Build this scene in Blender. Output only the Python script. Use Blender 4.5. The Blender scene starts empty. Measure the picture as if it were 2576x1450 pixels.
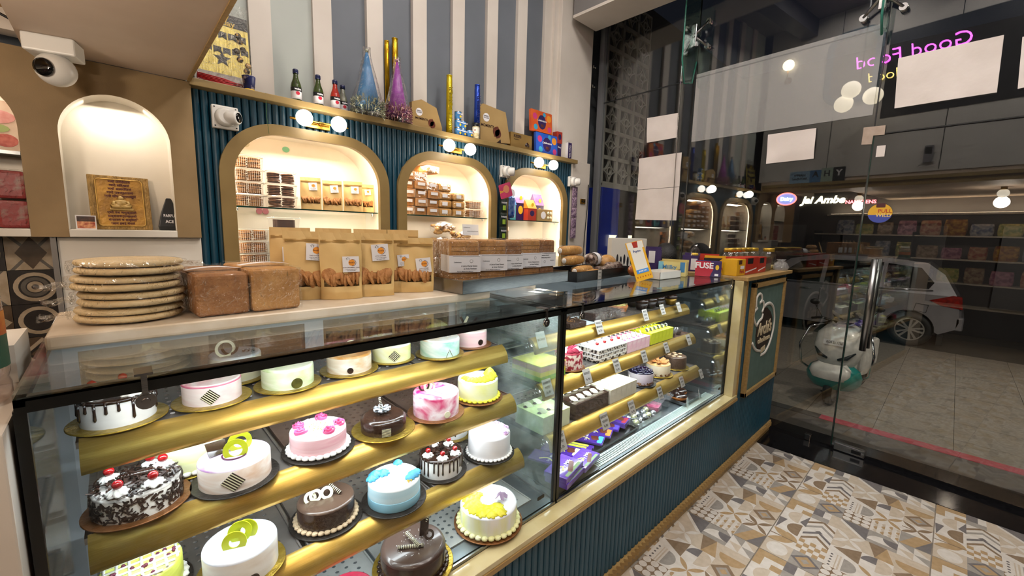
import bpy, bmesh, math, random
from mathutils import Vector, Matrix
SC = bpy.context.scene
COL = SC.collection
R = math.radians
PI = math.pi
# ------------------------------------------------------------------ camera
H = 1.55                                             # eye height
FPX = 1055.0                                         # focal length in pixels of a 2576-wide frame
def _unit(v):
    return Vector(v).normalized()
AX = _unit((2412 - 1288, 610 - 725, FPX))            # along the counter
_y = Vector((280 - 1288, 553 - 725, FPX))
AY = (_y - AX * AX.dot(_y)).normalized()             # towards the back wall
AZ = AX.cross(AY)
cam_d = bpy.data.cameras.new('camera')
cam_d.sensor_width = 36.0
cam_d.lens = FPX / 2576 * 36.0
cam_d.clip_start = 0.02
cam_d.clip_end = 200
cam = bpy.data.objects.new('camera', cam_d)
COL.objects.link(cam)
rt = Vector((AX[0], AY[0], AZ[0])); up = -Vector((AX[1], AY[1], AZ[1])); bk = -Vector((AX[2], AY[2], AZ[2]))
m = Matrix.Identity(4)
for i in range(3):
    m[i][0] = rt[i]; m[i][1] = up[i]; m[i][2] = bk[i]; m[i][3] = (0, 0, H)[i]
cam.matrix_world = m
SC.camera = cam
SC.view_settings.view_transform = 'Standard'
SC.view_settings.look = 'None'
SC.view_settings.gamma = 1.0
SC.view_settings.use_curve_mapping = False
SC.view_settings.exposure = 0.25
try:
    SC.cycles.max_bounces = 6; SC.cycles.transparent_max_bounces = 14; SC.cycles.use_adaptive_sampling = True; SC.cycles.adaptive_threshold = 0.07; SC.cycles.adaptive_min_samples = 16; SC.cycles.diffuse_bounces = 3; SC.cycles.glossy_bounces = 4
    SC.cycles.caustics_reflective = False; SC.cycles.caustics_refractive = False
    SC.cycles.sample_clamp_indirect = 6.0
except Exception:
    pass
# a pixel of the photograph turned into a point on a plane of the room
def _ray(px, py):
    d = Vector((px - 1288, py - 725, FPX))
    return Vector((d.dot(AX), d.dot(AY), d.dot(AZ)))
def OZ(px, py, z):
    r = _ray(px, py); return Vector((0, 0, H)) + r * ((z - H) / r.z)
def OY(px, py, y):
    r = _ray(px, py); return Vector((0, 0, H)) + r * (y / r.y)
def OX(px, py, x):
    r = _ray(px, py); return Vector((0, 0, H)) + r * (x / r.x)
# ------------------------------------------------------------------ world (night) and the big lights
w = bpy.data.worlds.new('night'); SC.world = w; w.use_nodes = True
w.node_tree.nodes['Background'].inputs[0].default_value = (0.010, 0.011, 0.016, 1)
w.node_tree.nodes['Background'].inputs[1].default_value = 0.6
def area(name, loc, size, power, color, rot=(0, 0, 0), sizey=None, spread=None):
    l = bpy.data.lights.new(name, 'AREA'); l.energy = power; l.color = color
    l.shape = 'RECTANGLE' if sizey else 'SQUARE'; l.size = size
    if sizey: l.size_y = sizey
    if spread: l.spread = R(spread)
    o = bpy.data.objects.new(name, l); COL.objects.link(o); o.location = loc; o.rotation_euler = rot
    return o
CEIL = 4.6
WARM = (1.0, 0.84, 0.68); NEUT = (1.0, 0.93, 0.86); COOL = (0.80, 0.92, 1.0)
# ceiling panel lamps of the tall room (fixtures are built with the ceiling)
CEIL_LAMPS = [(0.95, 1.5), (2.3, 1.5), (0.95, 0.1), (2.3, 0.1), (2.3, -1.3), (0.95, -1.3)]
for i, (x, y) in enumerate(CEIL_LAMPS):
    area('ceiling_lamp_light', (x, y, CEIL - 0.03), 0.5, 22, NEUT)
# globe lamps added under the low soffit, out of frame, to brighten it
SOFFIT_FILLS = [(-0.62, 1.75), (-0.6, 0.3), (-0.6, -1.0)]
for i, (x, y) in enumerate(SOFFIT_FILLS):
    l = bpy.data.lights.new('soffit_fill_light', 'POINT'); l.energy = 15; l.color = WARM; l.shadow_soft_size = 0.07
    o = bpy.data.objects.new('soffit_fill_light', l); COL.objects.link(o); o.location = (x, y, 2.06)
# ------------------------------------------------------------------ materials
MATS = {}
def _nt(name):
    m = bpy.data.materials.new(name); m.use_nodes = True
    nt = m.node_tree; b = nt.nodes['Principled BSDF']
    return m, nt, b
def c4(c):
    if isinstance(c, str):
        c = tuple(int(c[i:i + 2], 16) / 255 for i in (0, 2, 4))
        c = tuple(v / 12.92 if v <= 0.04045 else ((v + 0.055) / 1.055) ** 2.4 for v in c)
    return (c[0], c[1], c[2], 1)
def mat(name, c, rough=0.5, metal=0.0, c2=None, scale=8.0, bump=0.0, bscale=60.0, spec=None, coat=0.0, stretch=None, sss=0, lo=0.35, hi=0.65, detail=4, dist=0.0):
    """principled surface whose colour wanders between c and c2 by noise in object space"""
    if name in MATS: return MATS[name]
    m, nt, b = _nt(name); N = nt.nodes; L = nt.links
    b.inputs['Base Color'].default_value = c4(c)
    b.inputs['Roughness'].default_value = rough
    b.inputs['Metallic'].default_value = metal
    if spec is not None: b.inputs['Specular IOR Level'].default_value = spec
    if coat: b.inputs['Coat Weight'].default_value = coat; b.inputs['Coat Roughness'].default_value = 0.08
    if sss:
        b.inputs['Subsurface Weight'].default_value = sss; b.inputs['Subsurface Radius'].default_value = (0.006, 0.004, 0.003)
        b.inputs['Subsurface Scale'].default_value = 1.0
    tc = N.new('ShaderNodeTexCoord'); vec = tc.outputs['Object']
    if stretch:
        mp = N.new('ShaderNodeMapping'); mp.inputs['Scale'].default_value = stretch
        L.new(vec, mp.inputs['Vector']); vec = mp.outputs['Vector']
    if c2 is not None:
        n = N.new('ShaderNodeTexNoise'); n.inputs['Scale'].default_value = scale; n.inputs['Detail'].default_value = detail; n.inputs['Distortion'].default_value = dist
        L.new(vec, n.inputs['Vector'])
        r = N.new('ShaderNodeValToRGB'); r.color_ramp.elements[0].position = lo; r.color_ramp.elements[1].position = hi
        r.color_ramp.elements[0].color = c4(c); r.color_ramp.elements[1].color = c4(c2)
        L.new(n.outputs['Fac'], r.inputs['Fac']); L.new(r.outputs['Color'], b.inputs['Base Color'])
    if bump:
        n = N.new('ShaderNodeTexNoise'); n.inputs['Scale'].default_value = bscale; n.inputs['Detail'].default_value = 3
        L.new(vec, n.inputs['Vector'])
        bp = N.new('ShaderNodeBump'); bp.inputs['Strength'].default_value = bump; bp.inputs['Distance'].default_value = 0.01
        L.new(n.outputs['Fac'], bp.inputs['Height']); L.new(bp.outputs['Normal'], b.inputs['Normal'])
    MATS[name] = m
    return m
def emit(name, c, s, base=(0.8, 0.8, 0.8)):
    if name in MATS: return MATS[name]
    m, nt, b = _nt(name)
    b.inputs['Base Color'].default_value = c4(base)
    b.inputs['Emission Color'].default_value = c4(c); b.inputs['Emission Strength'].default_value = s
    MATS[name] = m
    return m
def clear(name, tint=(1, 1, 1), refl=0.04, rough=0.0, haze=0.0, hazec=(1, 1, 1), bump=0, bscale=30, edge=1.0, hnoise=0):
    """thin clear sheet: lets light straight through, mirrors by Fresnel, optional film haze"""
    if name in MATS: return MATS[name]
    m = bpy.data.materials.new(name); m.use_nodes = True
    nt = m.node_tree; N = nt.nodes; L = nt.links
    N.remove(N['Principled BSDF']); out = N['Material Output']
    tr = N.new('ShaderNodeBsdfTransparent'); tr.inputs[0].default_value = c4(tint)
    gl = N.new('ShaderNodeBsdfGlossy'); gl.inputs['Roughness'].default_value = rough; gl.inputs[0].default_value = (1, 1, 1, 1)
    lw = N.new('ShaderNodeLayerWeight'); lw.inputs['Blend'].default_value = 0.5
    pw = N.new('ShaderNodeMath'); pw.operation = 'POWER'; pw.inputs[1].default_value = 5.0; L.new(lw.outputs['Facing'], pw.inputs[0])
    ma = N.new('ShaderNodeMath'); ma.operation = 'MULTIPLY_ADD'; ma.inputs[1].default_value = edge; ma.inputs[2].default_value = refl; ma.use_clamp = True
    L.new(pw.outputs[0], ma.inputs[0])
    mx = N.new('ShaderNodeMixShader'); L.new(ma.outputs[0], mx.inputs[0]); L.new(tr.outputs[0], mx.inputs[1]); L.new(gl.outputs[0], mx.inputs[2])
    last = mx
    if bump:
        tc = N.new('ShaderNodeTexCoord'); n = N.new('ShaderNodeTexNoise'); n.inputs['Scale'].default_value = bscale; n.inputs['Detail'].default_value = 3
        n.inputs['Distortion'].default_value = 1.5
        L.new(tc.outputs['Object'], n.inputs['Vector'])
        bp = N.new('ShaderNodeBump'); bp.inputs['Strength'].default_value = bump; bp.inputs['Distance'].default_value = 0.02
        L.new(n.outputs['Fac'], bp.inputs['Height']); L.new(bp.outputs['Normal'], gl.inputs['Normal']); L.new(bp.outputs['Normal'], lw.inputs['Normal'])
    if haze:
        df = N.new('ShaderNodeBsdfDiffuse'); df.inputs[0].default_value = c4(hazec)
        m2 = N.new('ShaderNodeMixShader'); m2.inputs[0].default_value = haze
        if hnoise:
            tc = N.new('ShaderNodeTexCoord'); n = N.new('ShaderNodeTexNoise'); n.inputs['Scale'].default_value = hnoise; n.inputs['Detail'].default_value = 6
            L.new(tc.outputs['Object'], n.inputs['Vector'])
            rr = N.new('ShaderNodeMapRange'); rr.inputs[1].default_value = 0.4; rr.inputs[2].default_value = 0.7; rr.inputs[3].default_value = 0; rr.inputs[4].default_value = haze * 2
            L.new(n.outputs['Fac'], rr.inputs[0]); L.new(rr.outputs[0], m2.inputs[0])
        L.new(mx.outputs[0], m2.inputs[1]); L.new(df.outputs[0], m2.inputs[2]); last = m2
    L.new(last.outputs[0], out.inputs['Surface'])
    MATS[name] = m
    return m
# ------------------------------------------------------------------ mesh builder
class MB:
    def __init__(s): s.v = []; s.f = []; s.mi = []; s.cur = 0; s.sm = []; s.smooth = False; s.M = None
    def V(s, p):
        p = Vector(p)
        if s.M is not None: p = s.M @ p
        s.v.append((p.x, p.y, p.z)); return len(s.v) - 1
    def F(s, idx):
        s.f.append(tuple(idx)); s.mi.append(s.cur); s.sm.append(s.smooth)
    def poly(s, pts): s.F([s.V(p) for p in pts]); return s
    def box(s, x0, x1, y0, y1, z0, z1):
        a = [s.V(p) for p in ((x0, y0, z0), (x1, y0, z0), (x1, y1, z0), (x0, y1, z0), (x0, y0, z1), (x1, y0, z1), (x1, y1, z1), (x0, y1, z1))]
        for q in ((0, 3, 2, 1), (4, 5, 6, 7), (0, 1, 5, 4), (1, 2, 6, 5), (2, 3, 7, 6), (3, 0, 4, 7)): s.F([a[i] for i in q])
        return s
    def rings(s, rings, cap0=True, cap1=True, closed=True):
        ids = [[s.V(p) for p in r] for r in rings]; n = len(ids[0])
        for a, b in zip(ids, ids[1:]):
            for i in range(n if closed else n - 1):
                j = (i + 1) % n; s.F((a[i], a[j], b[j], b[i]))
        sm = s.smooth; s.smooth = False
        if cap0: s.F(ids[0][::-1])
        if cap1: s.F(ids[-1])
        s.smooth = sm
        return s
    def lathe(s, prof, n=24, c=(0, 0, 0), cap0=True, cap1=True, sq=1.0):
        s.smooth = True
        s.rings([[(c[0] + r * math.cos(2 * PI * i / n), c[1] + sq * r * math.sin(2 * PI * i / n), c[2] + z) for i in range(n)] for r, z in prof], cap0, cap1)
        s.smooth = False
        return s
    def cyl(s, c, r, h, n=24, r2=None):
        return s.lathe([(r, 0), (r if r2 is None else r2, h)], n, c)
    def prism(s, pts, z0, z1):
        return s.rings([[(x, y, z0) for x, y in pts], [(x, y, z1) for x, y in pts]])
    def prismy(s, pts, y0, y1):                      # outline in x,z pushed along y (normal out at y0)
        return s.rings([[(x, y1, z) for x, z in pts], [(x, y0, z) for x, z in pts]])
    def prismx(s, pts, x0, x1):                      # outline in y,z pushed along x
        return s.rings([[(x0, y, z) for y, z in pts], [(x1, y, z) for y, z in pts]])
    def tube(s, path, r, n=8, cap=True, taper=None, closed=False):
        path = [Vector(p) for p in path]; rr = []; ref = Vector((0, 0, 1))
        last = None
        for i, p in enumerate(path):
            a = path[i - 1] if (i > 0 or closed) else p; b = path[(i + 1) % len(path)] if (i < len(path) - 1 or closed) else p
            t = (b - a).normalized()
            if last is None:
                u = t.cross(ref)
                if u.length < 1e-4: u = t.cross(Vector((1, 0, 0)))
                u.normalize()
            else:
                u = last - t * last.dot(t)
                u.normalize()
            last = u; v = t.cross(u)
            q = r if taper is None else r * taper[i]
            rr.append([p + u * (q * math.cos(2 * PI * k / n)) + v * (q * math.sin(2 * PI * k / n)) for k in range(n)])
        if closed: rr.append(rr[0])
        s.smooth = True; s.rings(rr, cap and not closed, cap and not closed); s.smooth = False
        return s
    def ball(s, c, r, n=12, m=8, sx=1, sy=1, sz=1):
        c = Vector(c); s.smooth = True
        s.rings([[(c.x + sx * r * math.sin(PI * j / m) * math.cos(2 * PI * i / n), c.y + sy * r * math.sin(PI * j / m) * math.sin(2 * PI * i / n), c.z - sz * r * math.cos(PI * j / m)) for i in range(n)] for j in [0.12] + list(range(1, m)) + [m - 0.12]])
        s.smooth = False
        return s
    def grid(s, fn, nu, nv, smooth=True):
        s.smooth = smooth
        ids = [[s.V(fn(u / nu, v / nv)) for v in range(nv + 1)] for u in range(nu + 1)]
        for u in range(nu):
            for v in range(nv): s.F((ids[u][v], ids[u + 1][v], ids[u + 1][v + 1], ids[u][v + 1]))
        s.smooth = False
        return s
    def mesh(s, name, mats):
        me = bpy.data.meshes.new(name); me.from_pydata(s.v, [], s.f)
        if not isinstance(mats, (list, tuple)): mats = [mats]
        for q in mats: me.materials.append(q)
        me.polygons.foreach_set('material_index', s.mi); me.polygons.foreach_set('use_smooth', s.sm)
        me.update()
        return me
    def build(s, name, mats, parent=None, loc=None, rot=None, bevel=0, seg=2, fix=True):
        me = s.mesh(name, mats)
        if bevel or fix:
            bm = bmesh.new(); bm.from_mesh(me)
            if fix: bmesh.ops.recalc_face_normals(bm, faces=bm.faces)
            if bevel:
                ed = [e for e in bm.edges if len(e.link_faces) == 2 and e.calc_face_angle(0) > 0.5]
                bmesh.ops.bevel(bm, geom=ed, offset=bevel, segments=seg, affect='EDGES', profile=0.6)
            bm.to_mesh(me); bm.free()
        return link(name, me, parent, loc, rot)
def link(name, data, parent=None, loc=None, rot=None):
    o = bpy.data.objects.new(name, data); COL.objects.link(o)
    if parent is not None: o.parent = parent
    if loc is not None: o.location = loc
    if rot is not None: o.rotation_euler = rot
    return o
def thing(name, label, cat, loc=(0, 0, 0), rot=(0, 0, 0), group=None):
    if not isinstance(rot, (tuple, list)): rot = (0, 0, rot)
    o = link(name, None, None, loc, rot); o.empty_display_size = 0.02
    return tag(o, label, cat, group)
def tag(o, label, cat=None, group=None, kind=None):
    o['label'] = label
    if cat: o['category'] = cat
    if group: o['group'] = group
    if kind: o['kind'] = kind
    return o
def struct(o, label=None):
    o['kind'] = 'structure'
    if label: o['label'] = label
    return o
def copy_tree(o, parent=None):
    c = o.copy(); COL.objects.link(c)
    if parent is not None: c.parent = parent
    for ch in list(o.children): copy_tree(ch, c)
    return c
def Rz(a): return Matrix.Rotation(a, 4, 'Z')
def Rx(a): return Matrix.Rotation(a, 4, 'X')
def Ry(a): return Matrix.Rotation(a, 4, 'Y')
def T(x, y, z): return Matrix.Translation((x, y, z))
_fonts = {}
def text(body, size, mtl, parent=None, loc=(0, 0, 0), rot=(0, 0, 0), name='lettering', align='CENTER', depth=0.0, bold=0.0, sx=1.0, mirror=False, shear=0.0, space=1.0):
    """flat lettering as a mesh; lies in its local x,y plane"""
    cu = bpy.data.curves.new('txt', 'FONT'); cu.body = body; cu.size = size; cu.align_x = align; cu.align_y = 'CENTER'
    cu.extrude = depth; cu.offset = bold * size; cu.resolution_u = 3; cu.shear = shear; cu.space_character = space
    o = bpy.data.objects.new('txt', cu)
    me = bpy.data.meshes.new_from_object(o)
    bpy.data.objects.remove(o); bpy.data.curves.remove(cu)
    me.materials.clear(); me.materials.append(mtl); me.name = name
    k = -sx if mirror else sx
    if k != 1.0:
        for v in me.vertices: v.co.x *= k
    return link(name, me, parent, loc, rot)
FRONT = (R(90), 0, 0)                                # text or print that faces the room (-y)
def rrect(w, h, r, n=6):
    r = min(r, w / 2 - 1e-5, h / 2 - 1e-5); o = []
    for cx, cy, a0 in ((w / 2 - r, h / 2 - r, 0), (-w / 2 + r, h / 2 - r, 90), (-w / 2 + r, -h / 2 + r, 180), (w / 2 - r, -h / 2 + r, 270)):
        for i in range(n + 1):
            a = R(a0 + 90 * i / n); o.append((cx + r * math.cos(a), cy + r * math.sin(a)))
    return o
def disc(cx, cy, r, n=20, ry=None):
    return [(cx + r * math.cos(2 * PI * i / n), cy + (ry or r) * math.sin(2 * PI * i / n)) for i in range(n)]
def ext(bm, pts, z0, z1):                            # extruded flat outline along local z
    bm.prism(pts, z0, z1); return bm
def ring2(bm, cx, cy, r0, r1, z0, z1, n=24, a0=0, a1=2 * PI):
    full = abs(a1 - a0 - 2 * PI) < 1e-4
    k = n if full else n + 1
    A = [a0 + (a1 - a0) * i / n for i in range(k)]
    bm.rings([[(cx + r * math.cos(a), cy + r * math.sin(a), z) for r, z in ((r0, z0), (r1, z0), (r1, z1), (r0, z1))] for a in (A + [A[0]] if full else A)], not full, not full)
    return bm
rnd = random.Random(7)
# ------------------------------------------------------------------ shell materials
M_black_granite = mat('black_granite', '0b0b0d', 0.12, c2='17171a', scale=40)
M_slab = mat('slab_stone', 'cfc3b0', 0.35, c2='bfae96', scale=14)
M_blue = mat('blue_flute_paint', '0d4256', 0.38, c2='0b3a4d', scale=3)
M_bluec = mat('blue_counter_paint', '1b4b5f', 0.45, c2='174254', scale=3)
M_tan = mat('tan_gold_paint', '8d7648', 0.42, c2='826b40', scale=5, bump=0.03)
M_tanwood = mat('tan_board', 'a98b58', 0.42, c2='997a48', scale=9, stretch=(1, 8, 8))
M_white = mat('white_paint', 'd6cec4', 0.55, c2='cbc2b7', scale=2)
M_white2 = mat('white_lacquer', 'ddd8ce', 0.4, c2='d3cdc2', scale=3)
M_grey = mat('grey_wall_paint', '6a7078', 0.6, c2='62686f', scale=2)
M_pale = mat('pale_wall_paint', 'b4bab4', 0.6, c2='a9b0aa', scale=2)
M_soffit = mat('soffit_paint', 'cdb9a6', 0.6, c2='c2ad99', scale=3)
M_niche = mat('niche_lining', 'f0e7d8', 0.5, c2='eae0cf', scale=4)
M_steel = mat('brushed_steel', '9a9a98', 0.28, 1.0, c2='87888a', scale=30, stretch=(1, 20, 20))
M_steeld = mat('dark_steel', '55575a', 0.3, 1.0, c2='474a4e', scale=30, stretch=(1, 20, 20))
M_chrome = mat('chrome', 'c9c9c9', 0.12, 1.0)
M_gold = mat('gold_anodised', 'cfab58', 0.36, 0.7, c2='c4a04c', scale=20, stretch=(1, 30, 30))
M_brass = mat('brass', 'b58a3a', 0.22, 1.0)
M_blk = mat('black_edge', '0a0c0c', 0.3, c2='10120f', scale=20)
M_blkrub = mat('black_plastic', '111214', 0.4)
M_cream = mat('cream_ledge', 'cdbf92', 0.12, c2='bfae7c', scale=8, coat=0.6)
M_plast = mat('white_plastic', 'd9d7d2', 0.35)
M_glass = clear('shopfront_glass', (0.96, 0.98, 0.97), 0.07, edge=0.8)
M_case = clear('case_glass', (0.985, 0.995, 0.99), 0.015, edge=0.6)
M_casetop = clear('case_top_glass', (0.96, 0.985, 0.975), 0.03, edge=0.75)
M_fog = clear('fogged_case_glass', (0.92, 0.96, 0.95), 0.03, haze=0.10, hazec=(0.75, 0.82, 0.82), hnoise=9)
M_edge = mat('glass_edge_green', '0c2a24', 0.15, c2='12382f', scale=20)
M_shelfglass = clear('shelf_glass', (0.9, 0.96, 0.93), 0.05)
# ------------------------------------------------------------------ floor of printed tiles
FL = MB().box(-2.2, 3.45, -2.6, 3.1, -0.06, -0.0045).build('floor', mat('tile_grout', '8c8378', 0.8, c2='7d7468', scale=30))
struct(FL)
TC = [mat('tile_offwhite', 'd2cdc6', 0.28, c2='c9c3ba', scale=30), mat('tile_tan', 'ae9472', 0.3, c2='a38a66', scale=40), mat('tile_brown', '8a7762', 0.32, c2='7e6b56', scale=40),
      mat('tile_darkgrey', '747070', 0.32, c2='6a6666', scale=40), mat('tile_greige', 'c2b5a4', 0.3, c2='b8ab99', scale=40), mat('tile_midgrey', '9d9891', 0.3, c2='938e87', scale=40)]
def petal(x0, y0, x1, y1, k=0.28, n=8):
    dx, dy = x1 - x0, y1 - y0; a = []; b = []
    for i in range(n + 1):
        t = i / n; q = k * 4 * t * (1 - t) * 0.5
        a.append((x0 + dx * t - dy * q, y0 + dy * t + dx * q)); b.append((x0 + dx * t + dy * q, y0 + dy * t - dx * q))
    return a + b[-2:0:-1]
def half(cx, cy, r, a0, n=12): return [(cx + r * math.cos(R(a0 + 180 * i / n)), cy + r * math.sin(R(a0 + 180 * i / n))) for i in range(n + 1)]
def quart(cx, cy, r, a0, n=8): return [(cx, cy)] + [(cx + r * math.cos(R(a0 + 90 * i / n)), cy + r * math.sin(R(a0 + 90 * i / n))) for i in range(n + 1)]
SQ = [(0, 0), (1, 0), (1, 1), (0, 1)]
def q4(x0, y0, x1, y1): return [(x0, y0), (x1, y0), (x1, y1), (x0, y1)]
MOT = [
 [[([(0, 0), (1, 0), (0, .5)], 3), ([(0, .5), (1, 0), (1, .5), (0, 1)], 1), ([(1, .5), (1, 1), (0, 1)], 5)],
  [(petal(.5, .5, 0, 0), 2), (petal(.5, .5, 1, 0), 2), (petal(.5, .5, 0, 1), 2), (petal(.5, .5, 1, 1), 2), (q4(.47, .5, .53, 1), 2)],
  [(SQ, 4), ([(.5, 0), (1, .5), (.5, 1), (0, .5)], 2), ([(.5, .2), (.8, .5), (.5, .8), (.2, .5)], 5), ([(.5, .34), (.66, .5), (.5, .66), (.34, .5)], 1)],
  [(SQ, 4), (half(.5, .5, .5, 90), 1), (q4(.5, 0, .52, 1), 1)],
  [([(0, 0), (.5, 0), (.5, .5)], 5), ([(.5, 0), (1, 0), (1, .5)], 4), ([(0, .5), (.5, .5), (.5, 1)], 4), ([(.5, .5), (1, .5), (1, 1)], 5)]],
 [[(half(.125 + .25 * (i % 4), .25 * (i // 4) + .02, .12, 0), 2 if 0 else 4 if (i + i // 4) % 2 else 1) for i in range(16)],
  [(petal(.5, .5, 0, 0), 1), (petal(.5, .5, 1, 0), 1), (petal(.5, .5, 0, 1), 1), (petal(.5, .5, 1, 1), 1)],
  [(quart(.5, .5, .5, 0), 3), (quart(.5, .5, .5, 180), 4), (quart(.5, .5, .5, 270), 4)],
  [(SQ, 4), ([(0, 0), (1, .3), (0, .6)], 1), ([(0, .6), (1, .3), (1, .9)], 2)],
  [(SQ, 5), (half(.25, .5, .5, 270), 0), (quart(.75, 0, .5, 90), 3), (half(.75, .5, .5, 270)[:7], 0)]],
 [[(SQ, 2)] + [(disc(.167 + .333 * (i % 3), .167 + .333 * (i // 3), .16, 12), 0) for i in range(9)],
  [(half(.5, .45, .45, 180), 5), (q4(0, .52, 1, .58), 4), (q4(0, .64, 1, .68), 4)] + [(disc(.1 + .2 * i, .84, .05, 8), 3) for i in range(5)],
  [([(0, 0), (1, 0), (.5, .9)], 2), (quart(1, 1, .45, 180), 4)],
  [(SQ, 4), (petal(.5, .5, 0, 0), 0), (petal(.5, .5, 1, 0), 0), (petal(.5, .5, 0, 1), 0), (petal(.5, .5, 1, 1), 0)],
  [([(0, 0), (1, 0), (1, 1)], 3), ([(0, .2), (.8, 1), (0, 1)], 4)]],
 [[(SQ, 5), ([(.5, 0), (1, .5), (.5, 1), (0, .5)], 3), ([(.5, .14), (.86, .5), (.5, .86), (.14, .5)], 1), ([(.5, .34), (.66, .5), (.5, .66), (.34, .5)], 5)],
  [(q4(.25 * i, .2 * j, .25 * i + .25, .2 * j + .2), 1) for i in range(4) for j in range(5) if (i + j) % 2],
  [([(0, 0), (.18, 0), (.68, .5), (.18, 1), (0, 1), (.5, .5)], 2), ([(.4, 0), (.58, 0), (1, .42), (1, .58), (.58, 1), (.4, 1), (.9, .5)], 3)],
  [([(0, 0), (.18, 0), (.68, .5), (.18, 1), (0, 1), (.5, .5)], 5), ([(.4, 0), (.58, 0), (1, .42), (1, .58), (.58, 1), (.4, 1), (.9, .5)], 2), ([(0, .34), (.16, .5), (0, .66)], 3)],
  [(q4(0, 0, 1, .35), 4), (q4(0, .35, .4, 1), 5), (q4(.4, .62, 1, 1), 3)]],
 [[(SQ, 4), (disc(.5, .5, .44, 18, .38), 0)],
  [(petal(.5, .1, 0, 1, .4), 1), (petal(.5, .1, 1, 1, .4), 1), (q4(.47, 0, .53, 1), 2), (petal(.5, 0, 1, .5, .4), 1)],
  [(half(.5, .1, .5, 0), 2), ([(0, .95), (1, .7), (1, 1)], 3)],
  [(half(.5, .3, .48, 0), 4), ([(0, 0), (1, 0), (.2, .26)], 3)],
  [(SQ, 1), (q4(.0, .38, .62, .7), 0), (q4(.34, 0, .62, .4), 0)]],
]
tb = MB(); g = 0.0025; TS = 0.6
tb.cur = 0; tb.box(g, TS - g, g, TS - g, -0.0044, 0.0)
def put_motifs(tb, z):
    cs = (TS - 2 * g) / 5
    for r in range(5):
        for c in range(5):
            k = 0
            for pts, ci in MOT[r][c]:
                k += 1; tb.cur = ci
                q = [(g + cs * (c + x), g + cs * (r + y), z + 0.00012 * k) for x, y in pts]
                ar = sum(q[i][0] * q[(i + 1) % len(q)][1] - q[(i + 1) % len(q)][0] * q[i][1] for i in range(len(q)))
                tb.poly(q if ar > 0 else q[::-1])
put_motifs(tb, 0.0)
tile_me = tb.mesh('floor_tile', TC)
for i in range(7):
    for j in range(6):
        y = 0.51 - 0.6 * j if j < 5 else 1.11
        x = 3.45 - 0.6 * (i + 1)
        if j == 5: y = 0.51 - 0.6 * 4
        o = link('floor_tile', tile_me, FL, (x, 0.51 + 0.6 - 0.6 * (j + 1), 0))
SILL = struct(MB().box(3.45, 4.02, -2.6, 3.1, -0.06, 0.002).build('trim_1', M_black_granite), 'black granite threshold under the glass front')
MB().box(3.47, 3.56, -2.6, -0.55, 0.002, 0.004).build('floor_spring_plate', M_steel, SILL)
# ------------------------------------------------------------------ back wall: fluted boards, arched niches, ledge, slatted upper wall
YB = 2.80
NICHES = [(0.937, 0.425), (1.968, 0.40), (2.945, 0.375)]     # centre x, inner half width
N_TOP, N_R, FRW = 2.062, 0.25, 0.058
N_BOT = 0.95
def arch_z(dx, hw, top, r):
    """height of the arch outline at |dx| from its centre"""
    dx = abs(dx)
    if dx > hw: return None
    f = hw - r
    return top if dx < f else top - r + math.sqrt(max(0, r * r - (dx - f) ** 2))
def arch_pts(cx, hw, top, bot, r, n=14):
    p = [(cx - hw, bot)]
    for i in range(n + 1):
        a = PI - PI / 2 * i / n; p.append((cx - hw + r + r * math.cos(a), top - r + r * math.sin(a)))
    for i in range(n + 1):
        a = PI / 2 - PI / 2 * i / n; p.append((cx + hw - r + r * math.cos(a), top - r + r * math.sin(a)))
    p.append((cx + hw, bot))
    return p
WB = MB()
WB.box(-2.2, 4.3, 3.13, 3.25, 0, CEIL)                                        # backing
WB.box(0.34, 3.72, 2.92, 3.13, 2.27, CEIL)
WB.box(0.34, NICHES[0][0] - NICHES[0][1] - .026, 2.83, 3.13, 0, 2.27)
for a, b in ((0, 1), (1, 2)):
    WB.box(NICHES[a][0] + NICHES[a][1] + .026, NICHES[b][0] - NICHES[b][1] - .026, 2.83, 3.13, 0, 2.27)
WB.box(NICHES[2][0] + NICHES[2][1] + .026, 3.72, 2.83, 3.13, 0, 2.27)
for cx, hw in NICHES:
    WB.box(cx - hw, cx + hw, 2.83, 3.13, N_TOP + 0.024, 2.27)
    WB.box(cx - hw, cx + hw, 2.83, 3.13, 0, N_BOT)
WALL = struct(WB.build('wall_back', M_grey))
# fluted boards
FP = 0.0375
nfl = int(round((3.44 - 0.345) / FP))
bb = None
for k in range(nfl):
    if k % 4 == 0: bb = MB(); cnt = 0
    x0 = 0.345 + k * FP; x1 = x0 + FP; xm = (x0 + x1) / 2; lo = 0.9
    for cx, hw in NICHES:
        z = arch_z(xm - cx, hw + 0.03, N_TOP + 0.03, N_R + 0.03)
        if z is not None: lo = max(lo, z)
    prof = [(x0 + 0.001, 2.815), (x0 + 0.004, 2.806), (x0 + 0.011, 2.8), (xm, 2.798), (x1 - 0.011, 2.8), (x1 - 0.004, 2.806), (x1 - 0.001, 2.815), (x1 - 0.001, 2.83), (x0 + 0.001, 2.83)]
    if lo < 2.2: bb.prism(prof, lo, 2.232)
    if (k % 4 == 3 or k == nfl - 1) and bb.v: bb.build('fluted_board', M_blue, WALL)
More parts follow.
